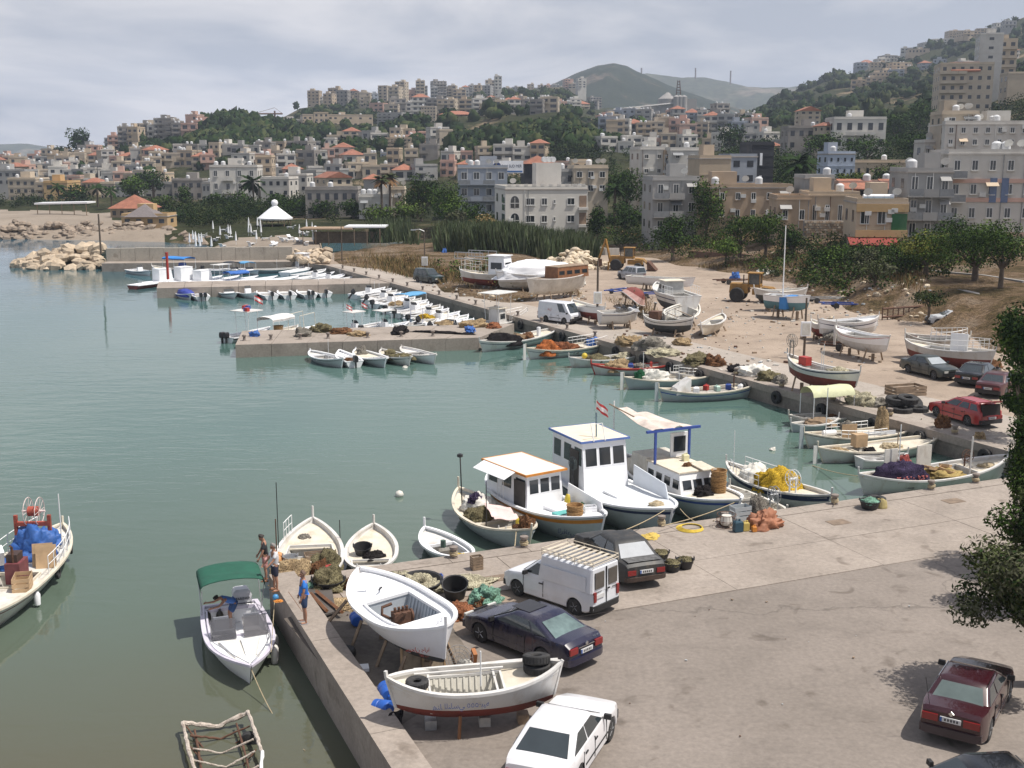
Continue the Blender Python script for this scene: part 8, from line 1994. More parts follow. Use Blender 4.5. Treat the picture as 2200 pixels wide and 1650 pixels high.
# ---- clusters climbing the hills
def cluster(what,line,n,w,h,walls,fl,group,jx=6,jy=4,hips=.06,bal=.6,Ys=None,yawr=.35):
 items=[]
 for i in range(n):
  f=(i+.5)/n
  px=np.interp(f,[p[0] for p in line],[p[1] for p in line])+BR.uniform(-jx,jx);py=np.interp(f,[p[0] for p in line],[p[2] for p in line])+BR.uniform(-jy,jy);Y=np.interp(f,[p[0] for p in line],[p[3] for p in line])
  Y=solve_Y(px,py,Y)
  items.append((px,py,Y))
 items.sort()
 for i,(px,py,Y) in enumerate(items):
  ww,hh=BR.uniform(*w),BR.uniform(*h);wl=BR.choice(walls);rf='hip' if BR.random()<hips else 'flat';floors=max(1,int(round(hh/F*Y/3.1)))
  cn={'white': 'white','cream': 'cream','grey': 'grey','beige': 'beige','concrete': 'raw concrete','pink': 'pinkish','tan': 'tan','bgrey': 'blue grey','brown': 'brown'}[wl]
  B('%s %s %s, %s from the left' % (cn,'orange-roofed' if rf=='hip' else 'flat-roofed',what,ordinal(i)),px-ww/2,px+ww/2,py-hh,py,Y,wl,BR.uniform(-yawr,yawr),min(18,max(9,ww/F*Y*BR.uniform(.7,1.2))),floors,max(2,int(ww/F*Y/3.4)),rf,group=group,balc='all' if BR.random()<bal else (0,2),tanks=BR.randint(0,2),win=(BR.uniform(.35,.72),BR.uniform(.36,.56)))
LT=('white','cream','grey','beige','white','pink','cream')
cluster('block on the left ridge line',[(0,230,326,730),(.5,330,305,730),(1,440,286,720)],15,(20,36),(26,46),LT+('concrete','concrete'),0,'blocks on the left ridge')
cluster('house along the far left shore hill',[(0,-30,372,640),(1,220,345,700)],18,(20,36),(18,36),LT,0,'houses on the far left hill')
cluster('house on the left slope, upper row',[(0,20,388,540),(.5,150,366,600),(1,330,345,610)],21,(20,36),(18,36),LT,0,'left slope upper row')
cluster('house on the left slope, middle row',[(0,0,402,480),(.5,160,392,520),(1,340,372,540)],20,(24,40),(20,36),LT,0,'left slope middle row')
cluster('house on the left slope, lower row',[(0,150,412,440),(1,345,398,470)],10,(26,42),(20,34),LT,0,'left slope lower row',hips=.12)
cluster('house right of the steep lane',[(0,290,350,600),(1,450,362,560)],12,(22,36),(18,34),LT,0,'houses right of the steep lane',hips=.12)
cluster('block on the central hilltop',[(0,675,234,1080),(.3,780,228,1100),(.6,900,216,1180),(1,1075,206,1250)],28,(15,28),(20,44),LT+('concrete','bgrey'),0,'central hilltop blocks',jx=8)
cluster('block on the second hill tier',[(0,800,250,860),(.5,990,246,840),(1,1190,246,760)],16,(24,40),(24,42),LT+('concrete','concrete','beige'),0,'second hill tier')
cluster('house on the far slope under the mountain',[(0,1000,228,1150),(1,1290,232,1200)],24,(13,26),(10,22),LT+('concrete',),0,'far slope houses upper',hips=.1)
cluster('block on the saddle below the mountain',[(0,1010,208,1380),(.5,1130,203,1480),(1,1255,190,1600)],18,(10,20),(10,22),LT,0,'saddle blocks',bal=.2)
cluster('block in the right-centre town, back row',[(0,1285,275,760),(.5,1440,272,740),(1,1640,268,760)],17,(20,36),(24,42),LT+('concrete','bgrey'),0,'right-centre town back row',hips=.15)
cluster('block in the right-centre town, middle row',[(0,1290,300,600),(.5,1450,298,580),(1,1650,290,600)],15,(24,40),(26,48),LT+('bgrey',),0,'right-centre town middle row',hips=.12)
cluster('house in the right-centre town, front row',[(0,1300,330,470),(.5,1440,322,440),(1,1680,318,460)],11,(26,46),(20,34),LT+('bgrey','white'),0,'right-centre town front row',hips=.14)
cluster('house in the valley strip, upper row',[(0,500,362,520),(.5,760,352,510),(1,1180,345,440)],21,(26,44),(20,36),LT+('bgrey','concrete'),0,'valley strip upper row',hips=.12)
cluster('house in the valley strip, lower row',[(0,580,392,430),(.5,850,385,410),(1,1230,375,370)],18,(28,48),(20,32),LT,0,'valley strip lower row',hips=.12)
cluster('block below the school complex',[(0,715,316,640),(1,975,306,620)],11,(24,42),(20,34),LT+('concrete',),0,'blocks below the school complex')
cluster('house on the green hill flank',[(0,365,338,560),(1,720,330,580)],13,(22,38),(18,32),LT+('concrete',),0,'houses on the green hill flank')
cluster('low building on the right mountainside, upper row',[(0,1850,150,1150),(.5,1960,118,1150),(1,2190,50,1150)],16,(18,44),(8,16),('grey','white','beige','bgrey'),0,'right mountainside upper row',jy=8,hips=.1)
cluster('low building on the right mountainside, lower row',[(0,1830,192,900),(.5,1960,160,900),(1,2180,130,800)],15,(22,46),(10,20),('grey','white','beige','bgrey'),0,'right mountainside lower row',jy=10,hips=.15)
cluster('house between the palms and the black tower',[(0,1650,340,320),(1,1790,322,320)],4,(26,40),(18,28),LT,0,'houses above the black tower',hips=.14)
# ---- cement works on the skyline
fac=thing('cement_works','grey cement works with silos, lattice tower and long sheds','factory',AT(1400,250,1100))
base=AT(1400,250,1100);fm_=M('dusty factory grey',(.28,.27,.26),.85,.2,.05)
def fx(px,y): return AT(px,y,1100)-base
def fbox(n,x0,x1,yt,yb,d=18,yy=0,m=fm_): a,b,c=fx(x0,yb),fx(x1,yb),fx(x0,yt);MB().box(((a.x+b.x)/2,yy+d/2,(a.z+c.z)/2-3),(b.x-a.x,d,c.z-a.z+6)).build(n,m,fac)
fbox('long_shed',1305,1400,235,252,25,10);fbox('long_shed',1380,1440,226,250,20,6);fbox('silo_block',1466,1496,212,246,16);fbox('mill_house',1450,1470,205,246,14);fbox('dark_shed',1496,1545,234,252,18,0,WL['dark'])
for k in range(3): p=fx(1452+8*k,246);q=fx(1452,208);MB().lathe([(3.0,p.z-4),(3.0,q.z),(.3,q.z+1.5)],12,(p.x,-2,0)).build('silo',fm_,fac,40)
p,q=fx(1436,246),fx(1436,212);MB().lathe([(9,p.z-4),(9,q.z),(1.0,q.z+6)],18,(p.x,8,0)).build('domed_silo',fm_,fac,30)
a,b=fx(1318,236),fx(1452,222);MB().tube([(a.x,-2,a.z),(b.x,-2,b.z)],1.0,4).build('conveyor',WL['grey'],fac)
tb,tt=fx(1459,208),fx(1459,172)
for sx in (-2.2,2.2): MB().tube([(tb.x+sx,5,tb.z),(tb.x+sx*.4,5,tt.z)],.45,4).build('tower_leg',rust_iron,fac)
for k in range(6): z=tb.z+(tt.z-tb.z)*(k+.5)/6;MB().box((tb.x,5,z),(5.0-.6*k,4,.5)).build('tower_platform',rust_iron,fac)
# ---- tower crane and masts
def mast(label,px,yt,yb,Y,jib=0,name='radio_mast',cat='mast'):
 a,b=AT(px,yb,Y),AT(px,yt,Y);t=thing(name,label,cat,a);MB().tube([(0,0,-5),(0,0,b.z-a.z)],.0006*Y+.1,4).build('shaft',rust_iron,t)
 if jib: MB().tube([(-jib*.3,0,b.z-a.z-2),(jib,0,b.z-a.z-2)],.5,4).build('jib',rust_iron,t);MB().tube([(-jib*.3,0,b.z-a.z-2),(0,0,b.z-a.z+2),(jib*.8,0,b.z-a.z-2)],.15,3).build('tie',rust_iron,t)
mast('tower crane standing on the left ridge',517,240,258,800,6,'tower_crane','crane');mast('tower crane with a long jib beside the school complex',591,238,262,820,-18,'tower_crane','crane')
for k,(px,yt,yb) in enumerate(((1378,146,160),(1494,146,166),(1569,152,178))): mast('thin radio mast on the far mountain skyline, %s from the left' % ordinal(k),px,yt,yb,3450)
# ---- beach pavilions
p=G(592,492,.5);FOOT.append((p.x,p.y+4,8,8))
tent=thing('round_tent','white conical tent with a ball on top by the beach','tent',G(592,492,.5));MB().lathe([(3.6,2.0),(3.65,2.3),(.7,4.6),(.5,4.8)],20).build('canopy',clean_white,tent,30);MB().lathe([(.05,4.6),(.6,4.9),(.75,5.4),(.55,5.9),(.05,6.1)],14).build('ball',clean_white,tent,60)
for k in range(8): MB().tube([(3.2*math.cos(k*.785),3.2*math.sin(k*.785),-.5),(3.2*math.cos(k*.785),3.2*math.sin(k*.785),2.1)],.09,5).build('post',wood,tent)
p=G(275,470,.8);t,W,D,Hh=building('orange tiled beach restaurant with hipped roof',238,320,448,470,p.y,'tan',0,9,1,5,'hip',hipk=.35,below=1);p=G(308,482,.6);t,W,D,Hh=building('ochre timber beach kiosk with grey pyramid roof',262,360,466,486,p.y-15,'ochre',0,7,1,4,'flat',below=1,tanks=0);r_=MB();r_._add([(-4,-1,Hh),(3,-1,Hh),(3,6,Hh),(-4,6,Hh),(-.5,2.5,Hh+2.6)],[(0,1,4),(1,2,4),(2,3,4),(3,0,4)]);r_.build('pyramid_roof',M('slate roof',(.16,.14,.14),.8),t)
pv=thing('beach_shelter','long white flat beach shelter on thin posts','shelter',G(142,462,1.2));MB().box((0,0,3),(13,6,.4),0,0,1,0,-.02).build('roof',clean_white,pv)
for k in range(5): MB().box((-6+3*k,-2.5,1.3),(.15,.15,3.4)).build('post',wood,pv)
pv=thing('beach_bar','thatched and white roofed beach bar with black posts','bar',G(725,524,.4));MB().box((-1.5,0,2.7),(9,6,.25)).build('roof',M('thatch',(.28,.2,.13),.9,.3,3),pv);MB().box((5,1,3.0),(7,6,.25)).build('canvas_roof',clean_white,pv)
for k in range(7): MB().box((-5.5+2.2*k,-2.6,1.3),(.12,.12,2.8)).build('post',wood,pv)
MB().box((1.5,2,1.0),(12,.2,2.0)).build('back_wall',wood,pv)
u0=thing('beach_umbrella','closed white beach umbrella','umbrella',(0,0,0));MB().tube([(0,0,0),(0,0,2.4)],.04,5).build('pole',white_metal,u0);MB().lathe([(.05,.7),(.2,.75),(.14,1.6),(.04,2.35)],8).build('folded_canopy',clean_white,u0,40)
l0=thing('sun_lounger','white sun lounger','lounger',(0,0,0));MB().box((0,0,.35),(1.4,.65,.1)).build('bed',clean_white,l0);MB().box((.85,0,.55),(.6,.65,.08),0,0,1,0,-.6).build('backrest',clean_white,l0)
for x in (-.6,.6): MB().box((x,0,.16),(.06,.6,.32)).build('leg',white_metal,l0)
us=sorted([(BR.uniform(395,680),BR.uniform(497,527)) for _ in range(26)]);ls=sorted([(BR.uniform(390,690),BR.uniform(500,529)) for _ in range(24)])
for src,pts,nm,g in ((u0,us,'closed white beach umbrella','closed beach umbrellas'),(l0,ls,'white sun lounger on the sand','sun loungers on the beach')):
 first=True
 for i,(px,py) in enumerate(pts):
  p=G(px,py,.4);p.z=max(-.6,ground_z(p.x,p.y))+.02;rz=BR.uniform(0,6.28);lab='%s, %s from the left' % (nm,ordinal(i))
  if first: src.location=p;src.rotation_euler.z=rz;src['label']=lab;src['group']=g;first=False
  else: clone(src,p,rz,lab,g)
# ---------------------------------------------------------------- vegetation and rocks
NPR=np.random.default_rng(4)
def leafm(n,c,var=.35,orr=.1,tr=.0):
 m=M('leaf '+n,c,.75,var,.8,spec=.08,objrand=orr);return m
LG=[leafm('dark green',(.017,.036,.008)),leafm('green',(.036,.068,.012)),leafm('light green',(.07,.112,.02)),leafm('olive',(.05,.062,.022)),leafm('grey olive',(.085,.088,.052)),leafm('yellow green',(.12,.125,.025)),leafm('dry straw',(.26,.19,.085)),leafm('brown dry',(.17,.10,.05))]
bark=M('bark',(.10,.075,.055),.9,.3,3,.5,12)
def leaf_cloud(blobs,n,size,squash=.85,seed=0,shell=.55,aspect=1.6):
 """leaf quads through the volume of several ellipsoid clumps -> verts, quads, shade value"""
 rg=np.random.default_rng(seed+100)
 blobs=np.array(blobs,float)         # x y z rx ry rz
 vol=blobs[:,3]*blobs[:,4]*blobs[:,5];pick=rg.choice(len(blobs),n,p=vol ** .75/(vol ** .75).sum())
 d=rg.normal(size=(n,3));d /= np.linalg.norm(d,axis=1)[:,None]
 r=shell+(1.08-shell)*rg.random(n) ** .6
 b=blobs[pick];c=b[:,:3]+d*r[:,None]*b[:,3:]
 nrm=d*.9+rg.normal(size=(n,3))*.7+np.array([0,0,.35]);nrm /= np.linalg.norm(nrm,axis=1)[:,None]
 u=np.cross(nrm,rg.normal(size=(n,3)));u /= np.linalg.norm(u,axis=1)[:,None]+1e-9;w=np.cross(nrm,u)
 s=size*(.6+.8*rg.random(n))[:,None]
 k=.5/aspect
 V=np.stack([c-u*s*.5,c+w*s*k,c+u*s*.5,c-w*s*k],1).reshape(-1,3)
 Q=np.arange(n*4).reshape(n,4)
 return V,Q,pick
def blob_set(rg,c,R,n,k=(.32,.55),flat=.8):
 out=[]
 for i in range(n):
  d=rg.normal(size=3);d /= np.linalg.norm(d);q=rg.random() ** .5*.75
  p=np.array(c)+d*q*np.array(R);r=rg.uniform(*k)
  out.append((*p,R[0]*r,R[1]*r,R[2]*r*flat))
 return out
def tree(label,px,yb,Y,hgt,wid,mats=(0,1,2),leaves=1800,leaf=.42,seed=0,trunk=.35,zoff=0.0,name='tree',cat='tree',group=None,nb=14,stem=None,shape='round',z=None,loc=None):
 if loc is None:
  p=AT(px,yb,Y);gz=ground_z(p.x,p.y);p.z=min(p.z,gz+1.5) if z is None else z
 else: p=Vector(loc)
 rg=np.random.default_rng(seed+7)
 t=thing(name,label,cat,p,rg.uniform(0,6.28),group)
 tz=hgt*trunk
 if shape=='round': R,c=(wid/2,wid/2,(hgt-tz)/2),(0,0,tz+(hgt-tz)/2)
 elif shape=='col': R,c=(wid/2,wid/2,(hgt-tz)/2),(0,0,tz+(hgt-tz)/2)
 bl=blob_set(rg,c,R,nb)
 mb=MB();r0=max(.08,wid*.035)
 mb.tube([(0,0,min(-.6,(ground_z(p.x,p.y) if p.y>60 else 0)-p.z-.4)),(rg.normal()*.1,rg.normal()*.1,tz*.6),(0,0,c[2])],[r0*1.25,r0,r0*.4],7)
 for b in bl[:6]: mb.tube([(0,0,tz*.8),(b[0]*.5,b[1]*.5,(tz*.8+b[2])/2),(b[0],b[1],b[2])],[r0*.55,r0*.35,r0*.12],5)
 mb.build('trunk',bark,t,60)
 V,Q,pk=leaf_cloud(bl,leaves,leaf,seed=seed)
 cols_=np.array(mats)[rg.integers(0,len(mats),len(bl))]
 sel=list(dict.fromkeys(list(mats)));mi=np.array([sel.index(q) for q in cols_])[pk]
 rr=rg.random(len(mi));mi=np.where(rr<.3,rg.integers(0,len(sel),len(mi)),mi)
 np_mesh('crown',V,Q,[LG[q] for q in sel],t,midx=mi)
 return t
def palm(label,px,ytop,yb,Y,group=None,fr=26,dry=False,L=None,seed=1):
 p=AT(px,yb,Y);top=AT(px,ytop,Y);h=top.z-p.z;L=L or max(2.0,h*.42);t=thing('palm_tree',label,'palm',p,0,group);rg=random.Random(seed)
 hh=h-L*.35
 MB().tube([(0,0,min(-1,ground_z(p.x,p.y)-p.z-.5)),(.1,0,hh*.5),(0,0,hh)],[.3,.24,.26],8).build('trunk',bark,t,60)
 cr=MB()
 for k in range(fr):
  a=rg.uniform(0,6.28);e=rg.uniform(-.5,1.25);n=7;pts=[]
  for i in range(n+1):
   f=i/n;el=e-f*f*1.5;pts.append(Vector((math.cos(a)*L*f*math.cos(e*.6),math.sin(a)*L*f*math.cos(e*.6),hh+math.sin(e)*L*f-f*f*L*.55)))
  for i in range(n):
   sdv=Vector((-math.sin(a),math.cos(a),0))
   for sd in (1,-1):
    q=pts[i];r=pts[i+1];w=L*.2*(1-abs(2*(i+.5)/n-.9))
    cr.poly([q,r,r+sdv*sd*w*.8+Vector((0,0,-w*.5))+(r-q)*.4,q+sdv*sd*w+Vector((0,0,-w*.5))+(r-q)*.4],1 if (dry and e<.1) else 0)
 cr.build('crown',[LG[0] if not dry else LG[3],LG[7]],t)
TR=[
 (958,488,232,9.5,8.6,(0,1,2),2600,'broad round dark green tree left of the white square building'),(905,470,250,10,8,(0,1),2200,'dark tree behind the broken palm by the white garden house'),(1020,505,225,6,6,(0,1),1600,'dark bushy tree touching the left side of the white square building'),
 (1347,425,236,9.5,8.6,(0,1,1),2600,'big round tree in front of the plain white pair'),(1290,415,240,5,4,(1,2),900,'small bushy tree beside the cream flat-roofed house'),(1282,525,196,7.6,3.4,(0,1),1500,'narrow dark tree at the right side of the white square building'),(1518,522,184,10.8,5.6,(0,1,2),2800,'tall dark leafy tree in front of the old grey house'),
 (1445,545,172,6.2,7.0,(0,1,0),2400,'wide dark bush tree at the yard edge left of the tall tree'),(1590,530,165,5.0,7.0,(0,1,2),2200,'spreading green tree right of the tall dark tree'),(1645,540,160,5.4,6.0,(1,2,0),2200,'bright green garden tree below the long tan house'),(1700,548,157,4.6,6.0,(0,1),2000,'dark garden tree behind the brown garden wall'),(1560,555,160,3.4,5.0,(1,2),1500,'low green garden bush tree beside the brown wall'),
 (1345,500,215,6,8,(0,0,1),2000,'dark shaded tree below the big round tree'),(1420,440,220,4,5,(0,1),1000,'small dark tree behind the old grey house'),
 (2095,597,119,6.2,9.0,(1,2,1,0),6500,'leafy street tree with pale trunk before the salmon banded building'),(2150,600,112,5.8,6.4,(1,2,0),4200,'leafy street tree right of the pale-trunked one'),(1990,590,124,5.2,7.4,(5,1,2),4600,'yellowish green tree left of the pale-trunked street tree'),(1925,588,128,3.6,6.0,(0,1,3),2200,'dark oleander bush on the bank below the red awning'),(1860,590,130,3.2,5.0,(0,3,4),2000,'grey green bush on the bank below the ochre house'),(1800,585,136,3.4,5.0,(1,2,0),2000,'green bush with pale flowers on the bank'),(1760,575,142,3.0,4.6,(1,0),1600,'round bush at the end of the brown garden wall'),(1880,612,121,2.6,4.4,(3,4),1500,'dusty olive bush hanging over the yard bank'),(1995,665,106,1.8,3.4,(0,3),1200,'low dark bush at the foot of the retaining wall'),
 (2048,560,140,6,6,(0,1),1800,'shaded tree between the loggia house and the street trees'),
 (1830,410,240,4,8,(2,5),1500,'light green tree mass behind the pergola roofs'),(1905,395,245,4.5,8,(2,4),1500,'pale green tree mass left of the loggia house'),(1765,330,320,7,12,(0,1),1500,'dark tree belt below the dark beige villa'),(1860,345,310,7,14,(0,1),1600,'dark tree belt below the white villa'),(1960,345,290,7,13,(0,1),1600,'dark tree belt left of the upper white block'),(1920,275,390,9,14,(0,1),1400,'dark pines beside the white villa'),(1975,262,400,10,12,(0,1),1400,'dark pines left of the beige apartment block'),(1570,320,420,9,12,(0,0),1300,'dark tree above the black tower'),
 (505,470,300,7,9,(0,1),1800,'dark tree right of the white four-storey block'),(600,470,290,7,9,(0,1),1800,'dark tree left of the unfinished terrace house'),(630,480,280,6,8,(0,1),1600,'dark tree below the unfinished terrace house'),(700,480,270,6,8,(0,1),1600,'dark tree before the white garden house'),(760,470,265,5,6,(0,1),1300,'bushy tree left of the broken palm'),(870,490,240,6,8,(2,3),1600,'feathery pale green tamarisk by the lane'),(815,490,240,5,8,(2,3),1500,'feathery tamarisk left of the lane'),(545,480,285,5,8,(0,3),1400,'low dark tree behind the conical tent'),(460,470,310,7,7,(0,1),1500,'dark tree left of the white four-storey block'),(400,470,320,9,5,(0,1),1300,'tall cypress-like tree left of the white four-storey block'),(350,465,330,6,9,(3,1),1400,'olive tree behind the orange tiled restaurant'),(290,440,360,10,10,(1,2),1500,'bright green tree on the left slope'),(330,420,380,9,11,(0,1),1400,'dark tree on the left slope above the beach houses'),(165,435,370,6,10,(0,1),1200,'dark tree right of the ochre beach house'),(170,330,640,17,14,(0,0),1400,'tall dark pine on the left ridge'),(130,325,660,10,10,(0,0),900,'dark round pine left of the tall pine'),
 (985,490,212,3.6,4.5,(3,4),900,'grey tamarisk bush by the parked pale car'),(1040,505,200,3.6,5,(3,6),900,'brownish tamarisk bush left of the white square building')]
for i,(px,yb,Y,h,w,ms,n,lab) in enumerate(TR):
 tree(lab,px,yb,Y,h,w,ms,n,max(.16,.0019*Y),i,.2 if Y<130 and h>5 else .08,nb=20)
palm('tall date palm beside the white four-storey block',545,378,452,318,seed=2,L=4.5);palm('shaggy fan palm, left of the pair by the garden house',820,378,468,258,'shaggy fan palms',34,True,2.4,3);palm('shaggy fan palm, right of the pair by the garden house',838,372,462,262,'shaggy fan palms',34,True,2.6,4);palm('lone shaggy palm right of the garden house',897,388,455,258,'shaggy fan palms',34,True,2.6,5);palm('big date palm below the dark beige villa',1713,330,410,225,None,34,False,4.6,6);palm('slim palm in front of the ochre beach house',127,392,442,365,None,20,False,3.2,7);palm('small palm behind the beach kiosk',210,396,445,350,None,20,False,3.2,8);palm('small palm left of the beach restaurant',240,400,450,340,None,20,False,3,9);palm('low palm below the big round tree',1320,395,435,222,None,24,False,2.6,10);palm('low palm in front of the plain white pair',1412,385,430,215,None,22,False,2.2,11)
def near_tree(label,ctr,R,n,leaf,mats,seed,trunk_to,nb=26):
 rg=np.random.default_rng(seed);t=thing('tree',label,'tree',trunk_to)
 c=Vector(ctr)-Vector(trunk_to)
 bl=blob_set(rg,tuple(c),R,nb,(.26,.46))
 mb=MB();mb.tube([(0,0,-.2),(c.x*.25,c.y*.25,c.z*.4),tuple(c)],[.28,.22,.07],8)
 for b in bl[:12]: mb.tube([tuple(c*.6),tuple((c*.6+Vector(b[:3]))/2+Vector((0,0,.2))),b[:3]],[.09,.05,.015],5)
 mb.build('trunk',bark,t,60)
 V,Q,pk=leaf_cloud(bl,n,leaf,seed=seed,shell=.25,aspect=2.4)
 mi=np.array([rg.integers(0,len(mats)) for _ in bl])[pk];rr=rg.random(len(mi));mi=np.where(rr<.35,rg.integers(0,len(mats),len(mi)),mi)
 np_mesh('crown',V,Q,[LG[q] for q in mats],t,midx=mi)
p=AT(2185,1262,31);near_tree('dark olive tree overhanging the maroon saloon at the right edge',p,(2.0,2.0,1.85),13000,.15,(3,4,0,3,4),3,(p.x+1.2,p.y+.5,0))
p=AT(2240,1130,37);near_tree('dark leafy tree filling the gap above the olive tree',p,(1.6,1.5,1.6),9000,.17,(0,1,3),9,(p.x+.6,p.y,0))
p=AT(2222,1000,41);near_tree('taller green tree behind the olive tree at the right edge',p,(1.55,1.6,2.1),11000,.17,(0,1,0,2),4,(p.x+.5,p.y,0))
p=AT(2215,730,62);near_tree('bright green shrub tree at the right edge beyond the quay corner',p,(2.1,2.2,3.0),7000,.26,(1,2,0),5,(p.x+.5,p.y,0));p=AT(2190,850,58);near_tree('low green bush beside the old maroon saloon',p,(1.1,1.5,1.5),3500,.22,(1,0,2),6,(p.x+.3,p.y,0),12)
# ---- woods on the hills
_a=np.arange(8)*math.pi/4;CORE=np.concatenate([np.column_stack([np.cos(_a)*math.cos(p),np.sin(_a)*math.cos(p),np.full(8,math.sin(p))]) for p in (-.9,-.2,.5,1.15)]);CQ=np.array([(i*8+j,i*8+(j+1) % 8,i*8+8+(j+1) % 8,i*8+8+j) for i in range(3) for j in range(8)]+[(24,26,28,30)])
LG += [leafm('hill wood',(.010,.021,.006)),leafm('hill scrub',(.024,.040,.011))]
def woods(name,label,patches,mats,leaf_k=.0016,per=34,seed=0):
 rg=np.random.default_rng(seed);Vs,Qs,Ms,off=[],[],[],0
 for (x0,x1,Y0,Y1,n,s0,s1,gap) in patches:
  k=0
  while k<n:
   px,Y=rg.uniform(x0,x1),rg.uniform(Y0,Y1);k += 1
   x=(px-1100)/F*CP*Y
   if noise.noise(Vector((x*.014,Y*.014,9)))<gap: continue
   if Y>225 and any(abs(x-f[0])<f[2]+2 and f[1]-f[3]-min(40,Y*.05)<Y<f[1]+f[3]+2 for f in FOOT) and rg.random()<.93: continue
   z=ground_z(x,Y)
   if Y<230 and (z<.3 or not in_land(x,Y,5.5) and Y<200): continue
   s=rg.uniform(s0,s1);h=s*rg.uniform(.7,1.15)
   nb=4;bl=[]
   for q in range(nb): bl.append((x+rg.normal()*s*.28,Y+rg.normal()*s*.28,z+h*rg.uniform(.25,.62),s*.34,s*.34,h*.33))
   V,Q,pk=leaf_cloud(bl,per if Y>430 or Y<225 else per*4,max(.25,leaf_k*Y*(1 if Y>430 else .8)),seed=int(rg.integers(1e6)),shell=.5,aspect=1.2)
   if Y>430:
    cv=CORE*(np.array([s,s,h])*.46)*(1+.25*rg.normal(size=(len(CORE),1)))+np.array([x,Y,z+h*.42]);Q=np.concatenate([Q,CQ+len(V)]);V=np.concatenate([V,cv])
   Vs.append(V);Qs.append(Q+off);off += len(V)
   base_m=rg.integers(0,len(mats));Ms.append(np.where(rg.random(len(Q))<.65,base_m,rg.integers(0,len(mats),len(Q))))
 o=np_mesh(name,np.concatenate(Vs),np.concatenate(Qs),[LG[q] for q in mats],midx=np.concatenate(Ms),kind='stuff');return tag(o,label,'trees')
woods('left_hill_woods','dense dark woods and scrub on the left green hill',[(300,720,470,690,650,4,8,-.45),(430,640,600,780,180,5,9,-.6),(-60,330,400,720,230,3,6.5,-.2),(-60,460,330,400,110,3,6,-.2),(370,760,246,330,330,2.5,6,-.5),(760,1080,222,300,120,3,6,-.3)],(8,9,8,0,3),seed=1)
woods('middle_hill_woods','dense dark woods on the hills above the valley houses',[(960,1290,390,560,560,3.5,7,-.5),(740,980,520,720,300,4.5,8,-.3),(640,1000,780,1050,170,5,8,-.2),(560,1250,300,470,150,3,6,-.2),(1000,1280,600,1250,140,5,9,-.1)],(8,9,8,0,3),seed=2)
woods('right_town_trees','scattered dark trees between the right-centre houses',[(1280,1700,300,520,170,3,6.5,-.2),(1280,1720,520,900,120,4,8,-.1),(1550,2000,230,420,230,3.5,7,-.35)],(8,9,0,1),seed=3)
woods('right_mountain_woods','dark scrub woods on the right mountainside',[(1600,2320,520,1000,600,4.5,8.5,-.1),(1650,2320,980,1330,260,6,10,-.05),(1880,2320,260,520,260,4,8,-.3)],(8,9,8,0,3),seed=4)
# ---- reeds, weeds and dry grass
def blades(name,label,cat,areas,mats,seed,wk=.06):
 rg=np.random.default_rng(seed);Vs,Ms=[],[]
 for (pts,n,h0,h1,zb,lean) in areas:
  pts=np.array([tuple(G(x,y,0))[:2] for x,y in pts]);
  u=rg.random((n,len(pts)));w=rg.dirichlet(np.ones(len(pts))*.8,n);P=w @ pts
  hh=rg.uniform(h0,h1,n);a=rg.uniform(0,6.28,n);wd=hh*wk*rg.uniform(.6,1.3,n)
  z=np.array([max(0,ground_z(x,y)) for x,y in P])+zb
  b=np.column_stack([P,z]);side=np.column_stack([np.cos(a),np.sin(a),np.zeros(n)])*wd[:,None];tip=np.column_stack([rg.normal(size=n)*lean*hh,rg.normal(size=n)*lean*hh,hh])
  Vs.append(np.stack([b-side,b+side,b+tip*.6+side*.8,b+tip],1).reshape(-1,3));Ms.append(rg.integers(0,len(mats),n))
 V=np.concatenate(Vs);o=np_mesh(name,V,np.arange(len(V)).reshape(-1,4),[LG[q] for q in mats],midx=np.concatenate(Ms),kind='stuff');return tag(o,label,cat)
reed_g=leafm('reed',(.085,.115,.055));LG.append(reed_g);LG.append(leafm('reed pale',(.13,.15,.085)))
blades('reeds','tall grey green reed bed before the white square building','reeds',[([(930,552),(1262,560),(1262,548),(940,535)],9000,2.4,4.6,0,.2),([(1160,565),(1290,560),(1240,545)],900,2.6,4.2,0,.14),([(790,530),(900,535),(880,510),(800,508)],1400,2.0,3.6,0,.2),([(380,470),(470,478),(450,468)],500,2,3.5,0,.2)],(10,11,10,3),3,.04)
blades('dry_grass','straw coloured dry grass on the banks','grass',[([(720,565),(930,600),(1010,628),(1060,640),(930,560),(760,545)],6500,.3,.9,0,.35),([(1020,600),(1250,640),(1240,615),(1060,590)],4500,.3,.9,0,.35),([(1500,575),(1760,600),(1700,580)],2600,.3,.8,0,.35),([(1740,600),(1900,640),(2000,690),(1900,600),(1990,625)],5500,.3,.9,0,.35),([(1380,690),(1430,700),(1400,640),(1290,640)],1200,.2,.5,0,.3)],(6,6,7,3),5,.05)
woods('garden_shrubs','dense green garden shrubs behind the yard wall and bank',[(1540,1960,126,160,260,1.4,2.8,-.6),(1380,1600,168,192,90,2,3.6,-.4),(1880,2120,118,146,90,1.4,2.6,-.3),(1270,1420,190,215,60,2,3.5,-.4)],(0,1,2,3),.0013,60,8)
woods('bank_weeds','green weed bushes scattered over the dry banks',[(700,1240,122,168,130,.8,2.2,-.2),(1240,1560,150,190,50,.8,2,-.2),(1560,2000,108,160,150,.8,2.2,-.2),(680,1080,168,215,130,1.2,3,-.2),(1250,1700,175,215,90,1.5,3.5,-.2)],(3,1,2,7),.0009,60,6)
